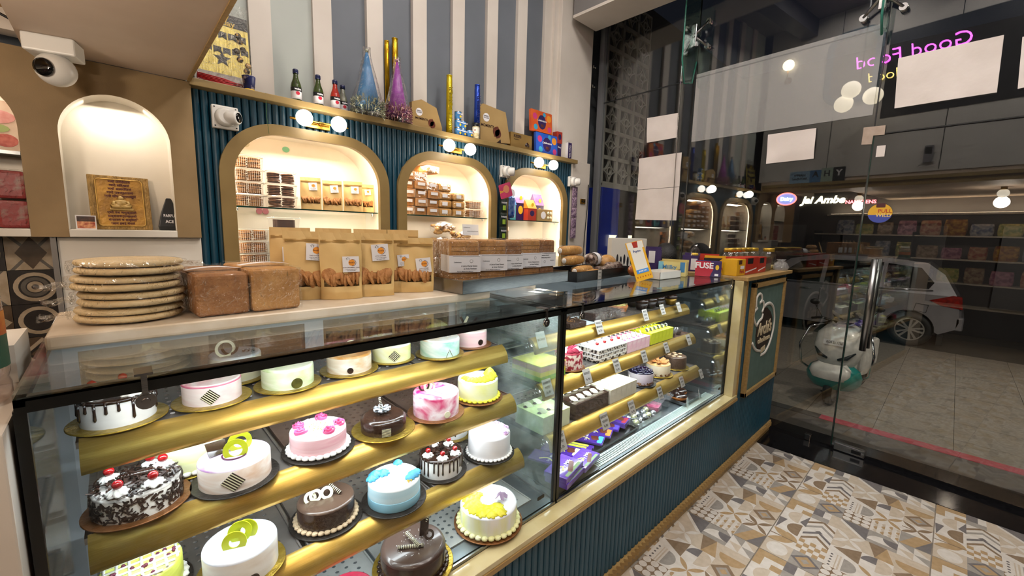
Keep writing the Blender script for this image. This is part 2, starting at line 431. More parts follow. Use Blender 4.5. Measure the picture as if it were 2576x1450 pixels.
# upper wall: pale field at the stair side, grey field, raised white slats
MB().box(0.34, 1.09, 2.908, 2.92, 2.27, CEIL).build('pale_panel', M_pale, WALL)
for k in range(9):
    xs = 0.645 + 0.3475 * k
    s = MB().box(xs, xs + 0.115, 2.885, 2.921, 2.271, CEIL).build('wall_slat', M_white, WALL, bevel=0.002)
MB().box(3.18, 3.24, 2.86, 2.93, 2.271, CEIL).build('wall_slat', M_white, WALL)
COLM = struct(MB().box(3.24, 3.74, 2.82, 3.12, 2.27, CEIL).box(3.445, 3.74, 2.78, 3.12, 0, 2.2699).build('wall_pier', M_white, bevel=0.004), 'white pier beside the glass front')
LEDGE = tag(MB().box(0.335, 3.47, 2.735, 2.92, 2.233, 2.27).build('wall_shelf', M_tan, bevel=0.003), 'long tan ledge shelf above the three lit niches', 'shelf')
# niches
def niche(cx, hw, label, power):
    t = thing('display_niche', label, 'niche', (cx, YB, N_BOT), group='lit niches in the blue wall')
    top = N_TOP - N_BOT
    # frame: ring between outer and inner arch
    fo = arch_pts(0, hw + FRW + 0.012, top + FRW, -0.05, N_R + FRW); fi = arch_pts(0, hw, top, -0.05, N_R)
    b = MB()
    n = len(fo)
    A = [[b.V((x, -0.022, z)) for x, z in fo], [b.V((x, -0.022, z)) for x, z in fi], [b.V((x, 0.012, z)) for x, z in fi], [b.V((x, 0.008, z)) for x, z in fo]]
    for i in range(n - 1):
        for r in range(4):
            r2 = (r + 1) % 4; b.F((A[r][i], A[r][i + 1], A[r2][i + 1], A[r2][i]))
    b.build('niche_frame', M_tan, t)
    # lining: tunnel + back
    b = MB(); D = 0.27; fl = arch_pts(0, hw + .022, top + .022, -0.05, N_R + .022)
    A = [[b.V((x, 0.004, z)) for x, z in fl], [b.V((x, D, z)) for x, z in fl]]
    b.smooth = True
    for i in range(n - 1): b.F((A[0][i], A[0][i + 1], A[1][i + 1], A[1][i]))
    b.smooth = False
    b.F(A[1])
    b.box(-hw, hw, 0.0, D, -0.02, 0.0)
    b.build('niche_lining', M_niche, t, fix=False)
    # led strip just behind the frame
    pth = [(x, 0.020, z) for x, z in arch_pts(0, hw + .013, top + .013, -0.05, N_R + .013)[1:-1]]
    b = MB().tube([(pth[0][0], 0.020, 0.35)] + pth + [(pth[-1][0], 0.020, 0.35)], 0.0035, 6)
    b.build('led_strip', emit('niche_led', (1.0, 0.80, 0.55), 30), t)
    sh = MB().box(-hw - 0.018, hw + 0.018, 0.028, 0.262, 0.690, 0.698).build('glass_shelf', M_shelfglass, t)
    MB().box(-hw - 0.018, hw + 0.018, 0.0265, 0.0280, 0.690, 0.698).build('shelf_edge', M_edge, sh)
    for sx in (-1, 1):
        MB().cyl((0, 0, 0), 0.006, 0.018, 10).build('shelf_pin', M_chrome, t, (sx * (hw - 0.018), 0.07, 0.672))
    l = area('niche_light', (cx, YB + 0.10, N_TOP - 0.035), 0.55, power, (1.0, 0.90, 0.76), (R(-8), 0, 0), 0.08)
    l2 = area('niche_light_low', (cx, YB + 0.10, 1.632), 0.6, power * 0.35, (1.0, 0.90, 0.77), (R(-8), 0, 0), 0.08)
    return t
niche(*NICHES[0], 'wide lit arched niche holding cookie boxes and kraft pouches', 3.9)
niche(*NICHES[1], 'lit arched niche stacked with wrapped bread loaves', 3.7)
niche(*NICHES[2], 'lit arched niche nearest the glass with gift boxes', 3.4)
# globe wall lamps above the niches
def globe_lamp(cx, label):
    t = thing('wall_lamp', label, 'lamp', (cx, 2.79, 2.165), group='double globe lamps over the niches')
    MB().box(-0.07, 0.07, -0.012, 0.008, -0.03, 0.012).build('lamp_backplate', M_brass, t, bevel=0.003)
    MB().tube([(-0.17, -0.045, 0.0), (0.17, -0.045, 0.0)], 0.007, 10).tube([(0, -0.045, 0), (0, 0.0, 0)], 0.008, 10).build('lamp_bar', M_brass, t)
    for s in (-1, 1):
        b = MB().ball((0, 0, 0), 0.046, 24, 14).build('globe', emit('globe_glow', (1.0, 0.93, 0.82), 6.0), t, (s * 0.10, -0.08, 0.005))
        MB().cyl((0, 0, 0), 0.014, 0.03, 12).build('globe_collar', M_brass, b, (0, 0.03, 0), (R(90), 0, 0))
    return t
globe_lamp(0.965, 'brass wall lamp with two glowing globes over the cookie niche')
globe_lamp(1.985, 'brass wall lamp with two glowing globes over the bread niche')
globe_lamp(2.972, 'brass wall lamp with two glowing globes over the gift box niche')
for cx in (0.965, 1.985, 2.972):
    l = bpy.data.lights.new('globe_light', 'POINT'); l.energy = 2.6; l.color = (1, 0.9, 0.76); l.shadow_soft_size = 0.05
    o = bpy.data.objects.new('globe_light', l); COL.objects.link(o); o.location = (cx, 2.62, 2.17)
# ------------------------------------------------------------------ tan stair-side panel with arched niches, below the soffit
YT = 2.76
TZ0, TZ1 = 1.468, 2.25
def tan_panel():
    L_, R_ = -1.0, 0.342
    holes = [(-0.4475, 0.19), (0.05, 0.192)]
    b = MB(); top = 2.118; bot = 1.502; n = 12
    # front face strips round the two arches
    xs = [L_]
    def quad(p): b.poly([(x, YT, z) for x, z in p])
    quad([(L_, TZ0), (holes[0][0] - 0.19, TZ0), (holes[0][0] - 0.19, TZ1), (L_, TZ1)])
    quad([(holes[0][0] + 0.19, TZ0), (holes[1][0] - 0.192, TZ0), (holes[1][0] - 0.192, TZ1), (holes[0][0] + 0.19, TZ1)])
    quad([(holes[1][0] + 0.192, TZ0), (R_, TZ0), (R_, TZ1), (holes[1][0] + 0.192, TZ1)])
    for cx, hw in holes:
        ap = [(cx - hw * math.cos(PI * i / (2 * n)), top - hw + hw * math.sin(PI * i / (2 * n))) for i in range(2 * n + 1)]
        for p, q in zip(ap, ap[1:]): quad([p, q, (q[0], TZ1), (p[0], TZ1)])
    b.poly([(R_, YT, TZ0), (R_, 2.84, TZ0), (R_, 2.84, TZ1), (R_, YT, TZ1)])
    b.poly([(L_, YT, TZ0), (R_, YT, TZ0), (R_, 2.9, TZ0), (L_, 2.9, TZ0)])
    wp = struct(b.build('wall_left', mat('tan_panel_paint', '937a54', 0.6, c2='88704b', scale=6, bump=0.05, bscale=200), fix=False), 'tan panel with arched recesses beside the blue wall')
    for k, (cx, hw) in enumerate(holes):
        b = MB(); D = 0.15
        ap = [(cx - hw, bot)] + [(cx - hw * math.cos(PI * i / (2 * n)), top - hw + hw * math.sin(PI * i / (2 * n))) for i in range(2 * n + 1)] + [(cx + hw, bot)]
        A = [[b.V((x, YT, z)) for x, z in ap], [b.V((x, YT + D, z)) for x, z in ap]]
        b.smooth = True
        for i in range(len(ap) - 1): b.F((A[0][i], A[0][i + 1], A[1][i + 1], A[1][i]))
        b.smooth = False; b.F(A[1])
        b.build('niche_lining', mat('niche_white', 'e8e0d2', 0.5, c2='e0d7c7', scale=4), wp, fix=False)
        MB().box(cx - hw, cx + hw, YT - 0.004, YT + D, TZ0 + 0.0, bot).build('niche_sill', M_white2, wp, bevel=0.003)
        area('tan_niche_light', (cx, YT + 0.075, top - 0.03), 0.2, 1.0 if k else 0.5, (1, 0.9, 0.76), (0, 0, 0), 0.06)
    MB().box(-1.0, -0.64, YT + 0.01, YT + 0.2, 1.83, 1.838).build('glass_shelf', M_shelfglass, wp)
    MB().box(-0.635, -0.26, YT + 0.012, YT + 0.148, 1.812, 1.826).build('glass_shelf', M_edge, wp)
    return wp
WL = tan_panel()
struct(MB().box(-0.185, 0.342, 2.79, 2.86, 0.0, TZ0).build('wall_panel', M_white2), 'white panel below the tan niches')
MB().box(-0.205, -0.187, 2.77, 2.86, 0.0, TZ0).build('trim_2', mat('grey_corner_strip', '7a7672', 0.4))['kind'] = 'structure'
# patterned wall tiles at the far left
PT = [mat('wtile_dark', '231f1e', 0.3, c2='2f2a28', scale=25), mat('wtile_cream', 'b7a893', 0.3, c2='a39279', scale=25), mat('wtile_brown', '5d4b39', 0.3, c2='4a3a2b', scale=25), mat('wtile_grey', '6a655e', 0.3, c2='5a554f', scale=25)]
WT = struct(MB().box(-2.2, -0.2, 2.93, 3.0, 0, TZ0 + 0.02).build('wall_tiled', mat('wtile_grout', '14110f', 0.8)))
def ringp(bm, cx, cz, r0, r1, y, n=24):
    for i in range(n):
        a, c = 2 * PI * i / n, 2 * PI * (i + 1) / n
        bm.poly([(cx + r1 * math.cos(a), y, cz + r1 * math.sin(a)), (cx + r1 * math.cos(c), y, cz + r1 * math.sin(c)), (cx + r0 * math.cos(c), y, cz + r0 * math.sin(c)), (cx + r0 * math.cos(a), y, cz + r0 * math.sin(a))])
WS = 0.158
wt_me = []
for k in range(4):
    b = MB(); b.cur = (0, 1, 2, 0)[k]; b.box(-WS / 2 + .001, WS / 2 - .001, 0, 0.01, -WS / 2 + .001, WS / 2 - .001)
    if k in (0, 3):
        b.cur = 1; ringp(b, 0, 0, .052 if k == 0 else .05, .068 if k == 0 else .066, -.0003)
        if k == 0: b.cur = 3; ringp(b, 0, 0, .03, .045, -.0003); b.cur = 1; ringp(b, 0, 0, .012, .026, -.0003)
    elif k == 1:
        b.cur = 3
        for s in (1, -1): b.poly([(-.07 * s, -.0003, -.078), (-.055 * s, -.0003, -.078), (.07 * s, -.0003, .078), (.055 * s, -.0003, .078)])
        b.cur = 2; b.poly([(0, -.0006, -.075), (.05, -.0006, 0), (0, -.0006, .075), (-.05, -.0006, 0)])
    else:
        b.cur = 1; b.poly([(0, -.0003, -.075), (.075, -.0003, 0), (0, -.0003, .075), (-.075, -.0003, 0)])
        b.cur = 0; b.poly([(0, -.0006, -.055), (.055, -.0006, 0), (0, -.0006, .055), (-.055, -.0006, 0)])
        b.cur = 2; b.poly([(0, -.0009, -.04), (.04, -.0009, 0), (0, -.0009, .04), (-.04, -.0009, 0)])
    wt_me.append(b.mesh('wall_tile', PT))
pat = [[1, 0, 1, 2], [0, 1, 3, 1], [3, 2, 1, 0], [2, 3, 0, 2], [1, 0, 2, 3], [0, 1, 3, 2]]
for j in range(6):
    for i in range(5):
        link('wall_tile', wt_me[pat[j][i % 4]], WT, (-0.28 - WS * i, 2.92, TZ0 - WS * (j + 0.5)))
# ------------------------------------------------------------------ soffit, stair-side face, ceiling
SF = MB()
SF.box(-0.215, 0.325, 1.75, YT - 0.001, 2.252, 2.40); SF.box(-2.2, 0.325, -2.5, 1.75, 2.252, 2.40)
SOF = struct(SF.build('ceiling_soffit', M_soffit))
MB().box(0.325, 0.34, -2.5, 2.735, 2.246, 2.31).build('soffit_edge', M_tanwood, SOF)
MB().box(-1.6, -0.215, 1.75, YT - 0.06, 2.37, 2.40).build('soffit_board', mat('ply_board', 'a87f3c', 0.5, c2='8f6727', scale=7, stretch=(1, 6, 1)), SOF)
MB().box(-1.6, -0.215, YT - 0.06, YT + 0.03, 2.29, 2.40).build('soffit_batten', M_white, SOF)
# upper face of the stair box (seen in the reflection of the glass)
FACE = struct(MB().box(0.26, 0.335, -2.5, 2.80, 2.40, CEIL).build('wall_side', mat('stair_face_paint', 'bdb8b3', 0.6, c2='b4afaa', scale=2)))
for k in range(4):
    MB().box(0.335, 0.338, 1.9 - 1.15 * k, 1.906 - 1.15 * k, 2.42, CEIL).build('panel_seam', M_blkrub, FACE)
struct(MB().box(0.335, 0.365, -2.5, 2.73, 2.31, 2.35).build('trim_3', M_tan), 'tan ledge along the upper stair face')
struct(MB().box(-2.3, -2.2, -2.6, 3.13, 0, CEIL).build('wall_far', mat('far_wall_paint', '6f6a66', 0.6, c2='655f5b', scale=2)))
struct(MB().box(-2.3, 4.0, -2.7, -2.6, 0, CEIL).build('wall_front', mat('front_wall_paint', '56524f', 0.6, c2='4c4845', scale=2)))
CE = struct(MB().box(-2.3, 4.0, -2.7, 3.13, CEIL, CEIL + 0.1).build('ceiling', mat('ceiling_paint', '6d6a68', 0.7, c2='625f5d', scale=2)))
for k in range(4):
    MB().box(0.35, 3.8, -2.3 + 1.5 * k, -2.1 + 1.5 * k, CEIL - 0.22, CEIL).build('ceiling_beam', mat('beam_paint', '37353a', 0.6), CE)
for x, y in CEIL_LAMPS:
    MB().box(x - 0.27, x + 0.27, y - 0.27, y + 0.27, CEIL - 0.022, CEIL).build('lamp_panel', emit('panel_glow', (1, 0.95, 0.88), 2.5), CE)
for x, y in SOFFIT_FILLS:
    MB().ball((x, y, 2.17), .055, 16, 10).build('soffit_fill_globe', emit('soffit_fill_glow', (1, 0.88, 0.7), 3.0), SOF); MB().cyl((x, y, 2.215), .03, .04, 16).build('fill_globe_mount', M_brass, SOF)  # globes and mounts of the added soffit lights
BEAM = struct(MB().box(3.36, 3.72, -2.5, 2.78, 3.60, CEIL).build('beam_bulkhead', mat('bulkhead_paint', '7d7a78', 0.6)))
MB().box(3.352, 3.72, -2.5, 2.78, 3.575, 3.60).build('beam_lip', M_white, BEAM)
X0 = -0.125
# ------------------------------------------------------------------ counter body
CT = thing('counter', 'long blue fluted counter body with tan plinth under the display cases', 'counter', (0, 0.88, 0))
cb = MB()
cb.box(X0, 2.84, 0.02, 0.62, 0.09, 0.50).box(2.84, 3.74, .02, .42, .09, .50)
cb.build('carcass', M_bluec, CT)
NB = int(round((3.755 - X0) / 0.125))
CE2 = thing('counter_end', 'tall blue fluted counter end by the glass door carrying the sign', 'counter', (0, 0.88, 0))
MB().box(2.845, 3.74, 0.02, 0.42, 0.505, 1.28).build('carcass', M_bluec, CE2)
for k in range(NB):
    b = MB(); x0 = X0 + 0.1251 * k; b2 = MB()
    for q in range(4):
        a = x0 + 0.001 + q * 0.03085; c = a + 0.03085; hi = 0.504
        for bb3, z0, z1 in ((b, .088, hi),) + (((b2, .5045, 1.281),) if a > 2.84 else ()): bb3.prism([(a + .0004, .009), (a + .003, .004), (a + .009, .001), (c - .009, .001), (c - .003, .004), (c - .0004, .009), (c - .0004, .02), (a + .0004, .02)], z0, z1)
    b.build('fluted_board', M_bluec, CT)
    if b2.v: b2.build('fluted_board', M_bluec, CE2)
pl = MB()
pts = [(X0, -0.008)]
kk = int((3.755 - X0) / 0.03085) - 1
for k in range(kk + 1):
    x = X0 + k * 0.03085; pts += [(x + 0.004, -0.008), (x + 0.0154, -0.022), (x + 0.027, -0.008)]
pts += [(3.757, -0.008), (3.757, 0.0), (X0, 0.0)]
pl.prism(pts, 0.055, 0.088); pl.box(X0, 3.757, 0.0, 0.05, 0.0, 0.086)
pl.build('plinth', M_tanwood, CT)
# cream ledge and upright that frame the case fronts
lg = MB(); lg.box(X0, 2.83, -0.02, 0.04, 0.522, 0.542); lg.build('ledge', M_cream, CT, bevel=0.002)
MB().box(2.768, 2.832, -0.012, 0.04, 0.5425, 1.280).build('upright', M_cream, CE2, bevel=0.002)
MB().box(X0, 2.838, -0.024, 0.02, 0.505, 0.522).build('ledge_edge', M_tanwood, CT)
MB().box(2.832, 2.842, -0.018, 0.02, 0.5225, 1.280).build('upright_edge', M_tanwood, CE2)
tag(MB().box(2.77, 3.755, 0.845, 1.33, 1.281, 1.305).build('countertop', M_tanwood, bevel=0.003), 'tan wooden top of the counter end beside the glass door', 'countertop')
# signboard on the counter end
SGX0, SGX1, SGZ0, SGZ1 = 2.955, 3.66, 0.49, 1.255
sg = thing('shop_sign', 'framed grey green sign panel with white chef hat emblem on the counter end', 'sign', ((SGX0 + SGX1) / 2, 0.868, SGZ0))
hwS = (SGX1 - SGX0) / 2; hS = SGZ1 - SGZ0
MB().box(-hwS, -hwS + .03, -.016, .012, 0, hS).box(hwS - .03, hwS, -.016, .012, 0, hS).box(-hwS, hwS, -.016, .012, 0, .03).box(-hwS, hwS, -.016, .012, hS - .03, hS).build('sign_frame', M_tanwood, sg, bevel=0.002)
MB().box(-hwS + .03, hwS - .03, -.002, .012, .03, hS - .03).build('sign_panel', mat('sign_felt', '587069', 0.7, c2='4e665f', scale=12), sg)
# ------------------------------------------------------------------ refrigerated display cases
CY0, CY1, CZ0, CZ1 = 0.925, 1.56, 0.545, 1.292
SHELVES = [(1.112, 1.155), (0.932, 1.10), (0.732, 1.05)]        # shelf height, front edge y
M_tray = mat('perforated_tray', '85807c', 0.35, 0.6, c2='746f6c', scale=12)
M_trayb = mat('perforated_tray_brown', '7d6458', 0.4, 0.5, c2='6e564b', scale=12)
M_white_alu = mat('white_aluminium', 'd3d9de', 0.35, 0.0, c2='c8d0d6', scale=10)
M_innerw = mat('case_liner', 'aeb6ba', 0.35, 0.4, c2='9fa8ad', scale=8)
M_backglass = clear('back_door_glass', (0.6, 0.62, 0.62), 0.14, edge=0.6)
LEDC = (0.86, 0.95, 1.0)
_tray = {}
def tray_mesh(w, d, m):
    key = (round(w, 3), round(d, 3), m.name)
    if key in _tray: return _tray[key]
    b = MB(); st = 0.026; nx = max(1, int(w / st)); ny = max(1, int(d / st)); sx = w / nx; sy = d / ny; rr = 0.0058; N8 = 8
    for i in range(nx):
        for j in range(ny):
            x0, y0 = -w / 2 + i * sx, j * sy; cx, cy = x0 + sx / 2, y0 + sy / 2
            out = []
            for k in range(8):
                a = 2 * PI * k / 8; c, s = math.cos(a), math.sin(a); q = 1 / max(abs(c), abs(s)); out.append((cx + c * q * sx / 2, cy + s * q * sy / 2, 0))
            if 0 < i < nx - 1 and 0 < j < ny - 1:
                A = [b.V(p) for p in out]; I = [b.V((cx + rr * math.cos(2 * PI * k / 8), cy + rr * math.sin(2 * PI * k / 8), 0)) for k in range(8)]
                D = [b.V((cx + rr * math.cos(2 * PI * k / 8), cy + rr * math.sin(2 * PI * k / 8), -0.004)) for k in range(8)]
                for k in range(8): l = (k + 1) % 8; b.F((A[k], A[l], I[l], I[k])); b.F((I[k], I[l], D[l], D[k]))
            else: b.poly(out)
    for q in ((-w / 2, -w / 2 + .004, 0, d), (w / 2 - .004, w / 2, 0, d), (-w / 2, w / 2, 0, .004), (-w / 2, w / 2, d - .004, d)): b.box(q[0], q[1], q[2], q[3], -.008, .004)
    _tray[key] = b.mesh('perforated_tray', [m])
    return _tray[key]
def gold_bar(x0, x1, parent, y, z, name='gold_front_rail'):
    p = [(0.012, 0.0), (0.004, 0.003), (-0.010, -0.004), (-0.022, -0.016), (-0.031, -0.032), (-0.034, -0.050), (-0.032, -0.060), (-0.024, -0.060), (-0.02, -0.048), (-0.016, -0.034), (-0.004, -0.02), (0.012, -0.012)]
    b = MB(); b.smooth = True
    b.rings([[(x0, y + a, z + c) for a, c in p], [(x1, y + a, z + c) for a, c in p]])
    return b.build(name, M_gold, parent)
def case(x0, x1, label, nseg, left_wall):
    c = thing('display_case', label, 'display case', ((x0 + x1) / 2, CY0, CZ0), group='refrigerated cake cases')
    ox, oy, oz = (x0 + x1) / 2, CY0, CZ0
    def L(b): b.M = T(-ox, -oy, -oz); return b
    L(MB()).box(x0 + .004, x1 - .004, CY0, CY0 + .006, CZ0, CZ1 - .026).build('front_glass', M_case, c)
    L(MB()).box(x0, x1, CY0 - .004, CY1 - .05, CZ1 - .008, CZ1).build('top_glass', M_casetop, c)
    f = L(MB()).box(x0, x1, CY0 - .005, CY0 + .007, CZ1 - .030, CZ1 - .0085); f.box(x0, x1, CY0 - .005, CY0 + .022, CZ1 - .012, CZ1 - .0085)
    f.box(x0, x0 + .012, CY0 - .005, CY1 - .05, CZ1 - .02, CZ1 - .0085); f.box(x1 - .012, x1, CY0 - .005, CY1 - .05, CZ1 - .02, CZ1 - .0085)
    f.box(x0 - .002, x0 + .012, CY0 - .003, CY0 + .009, CZ0, CZ1 - .026); f.box(x1 - .010, x1 + .002, CY0 - .003, CY0 + .009, CZ0, CZ1 - .026)
    f.build('edge_trim', M_blk, c)
    L(MB()).box(x0, x1, CY0 - .006, CY0 + .0, CZ0 - .001, CZ0 + .008).build('glass_channel', M_steel, c)
    # ends
    L(MB()).box(x0 + .002, x0 + .008, CY0 + .008, CY1, CZ0, CZ1 - .02).build('end_glass', mat('case_end_mirror', '8b979a', 0.06, 0.9) if left_wall else M_fog, c)
    L(MB()).box(x1 - .008, x1 - .002, CY0 + .008, CY1, CZ0, CZ1 - .02).build('end_glass', M_fog if left_wall else mat('case_end_mirror', '8b979a', 0.06, 0.9), c)
    # deck, back doors
    L(MB()).box(x0, x1, CY0 + .01, CY1 + .05, CZ0 - .002, CZ0 + .004).build('deck', mat('deck_steel', '6f787c', 0.35, 0.8, c2='626b70', scale=10), c)
    if left_wall:
        for k in range(2): link('perforated_tray', tray_mesh(.56, .42, mat('deck_perforated', 'a9aca8', 0.35, 0.5, c2='9a9d9a', scale=12)), c, (x0 + .34 + .57 * k - ox, .06, .0056))
    w2 = (x1 - x0) / 2
    for k in range(2):
        a = x0 + k * w2; fr = L(MB()); e = a + w2
        fr.box(a, a + .035, CY1 - .02 + .02 * k, CY1 + .02 * k, CZ0, CZ1 - .03); fr.box(e - .035, e, CY1 - .02 + .02 * k, CY1 + .02 * k, CZ0, CZ1 - .03)
        fr.box(a + .035, e - .035, CY1 - .02 + .02 * k, CY1 + .02 * k, CZ1 - .085, CZ1 - .03); fr.box(a + .035, e - .035, CY1 - .02 + .02 * k, CY1 + .02 * k, CZ0, CZ0 + .05)
        d = fr.build('sliding_door', M_white_alu, c)
        L(MB()).box(a + .035, e - .035, CY1 - .014 + .02 * k, CY1 - .008 + .02 * k, CZ0 + .05, CZ1 - .085).build('door_pane', M_backglass, d)
    L(MB()).box(x0, x1, CY1 - .05, CY1 + .06, CZ1 - .03, CZ1).build('back_rail', M_white_alu, c)
    # shelves
    for si, (z, y) in enumerate(SHELVES):
        xa, xb = (x0 + .045, x1 - .07) if left_wall else (x0 + .075, x1 - .135)
        fr = L(MB()); fr.box(xa, xb, y, y + .014, z - .022, z - .006); fr.box(xa, xb, 1.45, 1.464, z - .022, z - .006)
        for k in range(nseg + 1):
            xx = xa + (xb - xa) * k / nseg; fr.box(xx - .006, xx + .006, y + .014, 1.45, z - .022, z - .008)
        s = fr.build('shelf', M_steel, c)
        w = (xb - xa) / nseg
        for k in range(nseg):
            me = tray_mesh(w - .012, 1.45 - y - .012, M_trayb if (si == 1 and k > 0) else M_tray)
            link('perforated_tray', me, s, (xa + w * (k + .5) - ox, y + .006 - oy, z - .002 - oz))
        g = gold_bar(xa - ox, xb - ox, s, y - oy, z - oz)
        MB().box(xa + .01 - ox, xb - .01 - ox, y - .012 - oy, y + .006 - oy, z - .034 - oz, z - .028 - oz).build('led_tube', emit('case_led', LEDC, 9), s)
        area('case_shelf_light', ((xa + xb) / 2, y + .0, z - .040), xb - xa - .04, 1.15 * (xb - xa), LEDC, (R(12), 0, 0), 0.02)
    MB().box(x0 + .05 - ox, x1 - .05 - ox, .009, .019, CZ1 - .024 - oz, CZ1 - .0125 - oz).build('led_tube', emit('case_led', LEDC, 9), c)
    area('case_top_light', ((x0 + x1) / 2, CY0 + .016, CZ1 - .0265), x1 - x0 - .1, 2.0 * (x1 - x0), LEDC, (R(25), 0, 0), 0.012)
    return c
CASE1 = case(-0.125, 1.125, 'glass display case filled with round cakes', 3, True)
CASE2 = case(1.135, 2.765, 'glass display case with pastry slices and chocolate bars beside the counter end', 3, False)
# hinge clips on the glass
def clip(x, z, y=CY0, label='small steel glass clip', parent=None):
    b = MB().box(-.012, .012, -.012, .03, 0.0, .004).box(-.004, .004, -.012, -.008, -.035, 0).build('glass_clip', M_steel, parent, (x, y, z))
    MB().cyl((0, 0, 0), .014, .006, 16).cyl((0, 0, .006), .006, .003, 8).build('clip_button', M_chrome, b, (0, -.006, -.045), (R(90), 0, 0))
for cs, xs in ((CASE1, (0.02, 1.03)), (CASE2, (1.225, 2.7))):
    for x in xs: clip(x - cs.location.x, CZ1 + .0005 - CZ0, -.003, parent=cs)
# stone slab over the back of the first case
tag(MB().box(-0.112, 1.02, 1.19, 1.50, 1.2925, 1.322).build('stone_slab', M_slab, bevel=0.008, seg=3), 'cream stone slab along the back of the cake case', 'slab')
# white partition beside the first case, with a raised box end
tag(MB().box(-0.80, -0.132, 0.88, 1.33, 0.0, 1.25).build('side_cabinet', mat('white_laminate', 'cfc8bf', 0.5, c2='c4bcb2', scale=3), bevel=0.003), 'white laminate cabinet end left of the cake case', 'cabinet')
# ------------------------------------------------------------------ glass shopfront
GA = R(-4.0)                                          # the front stands slightly askew to the counter
GW = Matrix.Translation((3.84, 1.2, 0)) @ Rz(GA)      # local: x out to the street, y along the front, z up
GF = link('shopfront', None); GF.matrix_world = GW; struct(GF); GF['label'] = 'frameless glass shopfront with door'
def GP(px, py, dx=0.0):
    """pixel -> local y,z on the glass plane"""
    n = GW.to_3x3() @ Vector((1, 0, 0)); p0 = GW.translation + n * dx
    r = _ray(px, py); t = (p0 - Vector((0, 0, H))).dot(n) / r.dot(n)
    q = GW.inverted() @ (Vector((0, 0, H)) + r * t)
    return q.y, q.z
yd, zd = GP(2198, 340)                                # door head corner
ys, _ = GP(1742, 300)                                 # seam with the fin
DOOR_Y, DOOR_Z = yd, zd
def pane(name, y0, y1, z0, z1, m=None, dx=0):
    o = MB().box(dx - .005, dx + .005, y0, y1, z0, z1).build(name, m or M_glass, GF)
    return struct(o)
y_end = (GW.inverted() @ Vector((3.9, 2.80, 0))).y
seam_z = GP(1742, 130)[1]
p1 = pane('glass_pane', ys + .004, y_end, 0.02, 2.93)
p2 = pane('glass_pane', ys + .004, y_end, 2.936, CEIL)
p3 = pane('glass_pane', DOOR_Y + .004, ys - .004, 0.02, 2.93)
p4 = pane('glass_pane', DOOR_Y + .004, ys - .004, 2.936, CEIL)
p5 = pane('glass_pane', -3.4, DOOR_Y - .002, DOOR_Z + .006, CEIL)
edge = MB()
edge.box(-.007, .007, DOOR_Y - .001, DOOR_Y + .005, 0.02, CEIL); edge.box(-.006, .006, -3.4, DOOR_Y, DOOR_Z - .0, DOOR_Z + .007)
edge.box(-.006, .006, ys - .004, ys + .004, 0.02, CEIL); edge.box(-.006, .006, DOOR_Y, y_end, 2.928, 2.937)
struct(edge.build('glass_joint', mat('joint_silicone', '1b1f20', 0.3), GF))
struct(MB().box(-.04, .02, y_end, y_end + .06, 0, CEIL).build('trim_4', mat('grey_channel', '6d6e70', 0.4), GF), 'grey metal channel at the wall end of the glass')
# door leaf
DR = link('door_1', None, GF); struct(DR); DR['label'] = 'frameless glass door with long bar handle'
MB().box(-.005, .005, -1.78, DOOR_Y - .006, 0.03, DOOR_Z - .006).build('door_glass', M_glass, DR)
pane('glass_pane', -3.4, -1.785, 0.02, DOOR_Z - .002)
MB().box(-.006, .006, DOOR_Y - .0055, DOOR_Y - .001, 0.03, DOOR_Z - .004).build('door_edge', M_edge, DR)
yh, zh0 = GP(2178, 880); _, zh1 = GP(2203, 652)
hb = MB().cyl((0, 0, 0), .019, zh1 - zh0, 20).build('door_handle', M_steel, DR, (-.06, GP(2190, 770)[0], zh0))
MB().cyl((0, 0, 0), .019, zh1 - zh0, 20).build('door_handle', M_steel, DR, (.06, GP(2190, 770)[0], zh0))
for zz in (zh0 + .08, zh1 - .08):
    MB().tube([(-.06, GP(2190, 770)[0], zz), (.06, GP(2190, 770)[0], zz)], .007, 8).build('handle_bolt', M_chrome, DR)
ya, za = GP(2100, 1114); yb_, zb_ = GP(2175, 1150)
MB().box(-.018, .018, yb_, ya, 0.008, 0.06).build('door_patch_fitting', M_steel, DR, bevel=.003)
MB().box(-.0195, -.018, yb_ + .02, yb_ + .075, 0.022, 0.046).build('lock_plate', M_blkrub, DR)
yc, zc = GP(2031, 1108)
MB().box(-.018, .018, yc - .02, yc + .02, 0.004, 0.05).build('glass_clamp', M_chrome, GF, bevel=.003)['kind'] = 'structure'
# glass fin and spider fittings
fz0 = GP(1752, 222)[1]
fin = MB().prismy([(-.25, CEIL), (-.25, fz0 + .18), (-.19, fz0), (-.06, fz0 + .03), (-.012, fz0 + .22), (-.012, CEIL)], ys - .006, ys + .006)
struct(fin.build('glass_fin', clear('fin_glass', (0.72, 0.88, 0.83), 0.06), GF))
fe = MB().tube([(-.25, ys, CEIL), (-.25, ys, fz0 + .18), (-.19, ys, fz0), (-.06, ys, fz0 + .03), (-.012, ys, fz0 + .22)], .007, 6)
struct(fe.build('fin_edge', mat('fin_edge_green', '2f6f60', 0.2, c2='3b8170', scale=20), GF))
yf2 = GP(2225, 105)[0]; f2z = GP(2222, 100)[1]
fin = MB().prismy([(-.16, CEIL), (-.16, f2z + .1), (-.10, f2z), (-.03, f2z + .05), (-.012, CEIL)], yf2 - .006, yf2 + .006)
struct(fin.build('glass_fin', clear('fin_glass', (0.72, 0.88, 0.83), 0.06), GF))
fe = MB().tube([(-.16, yf2, CEIL), (-.16, yf2, f2z + .1), (-.10, yf2, f2z), (-.03, yf2, f2z + .05)], .007, 6)
struct(fe.build('fin_edge', mat('fin_edge_green', '2f6f60', 0.2), GF))
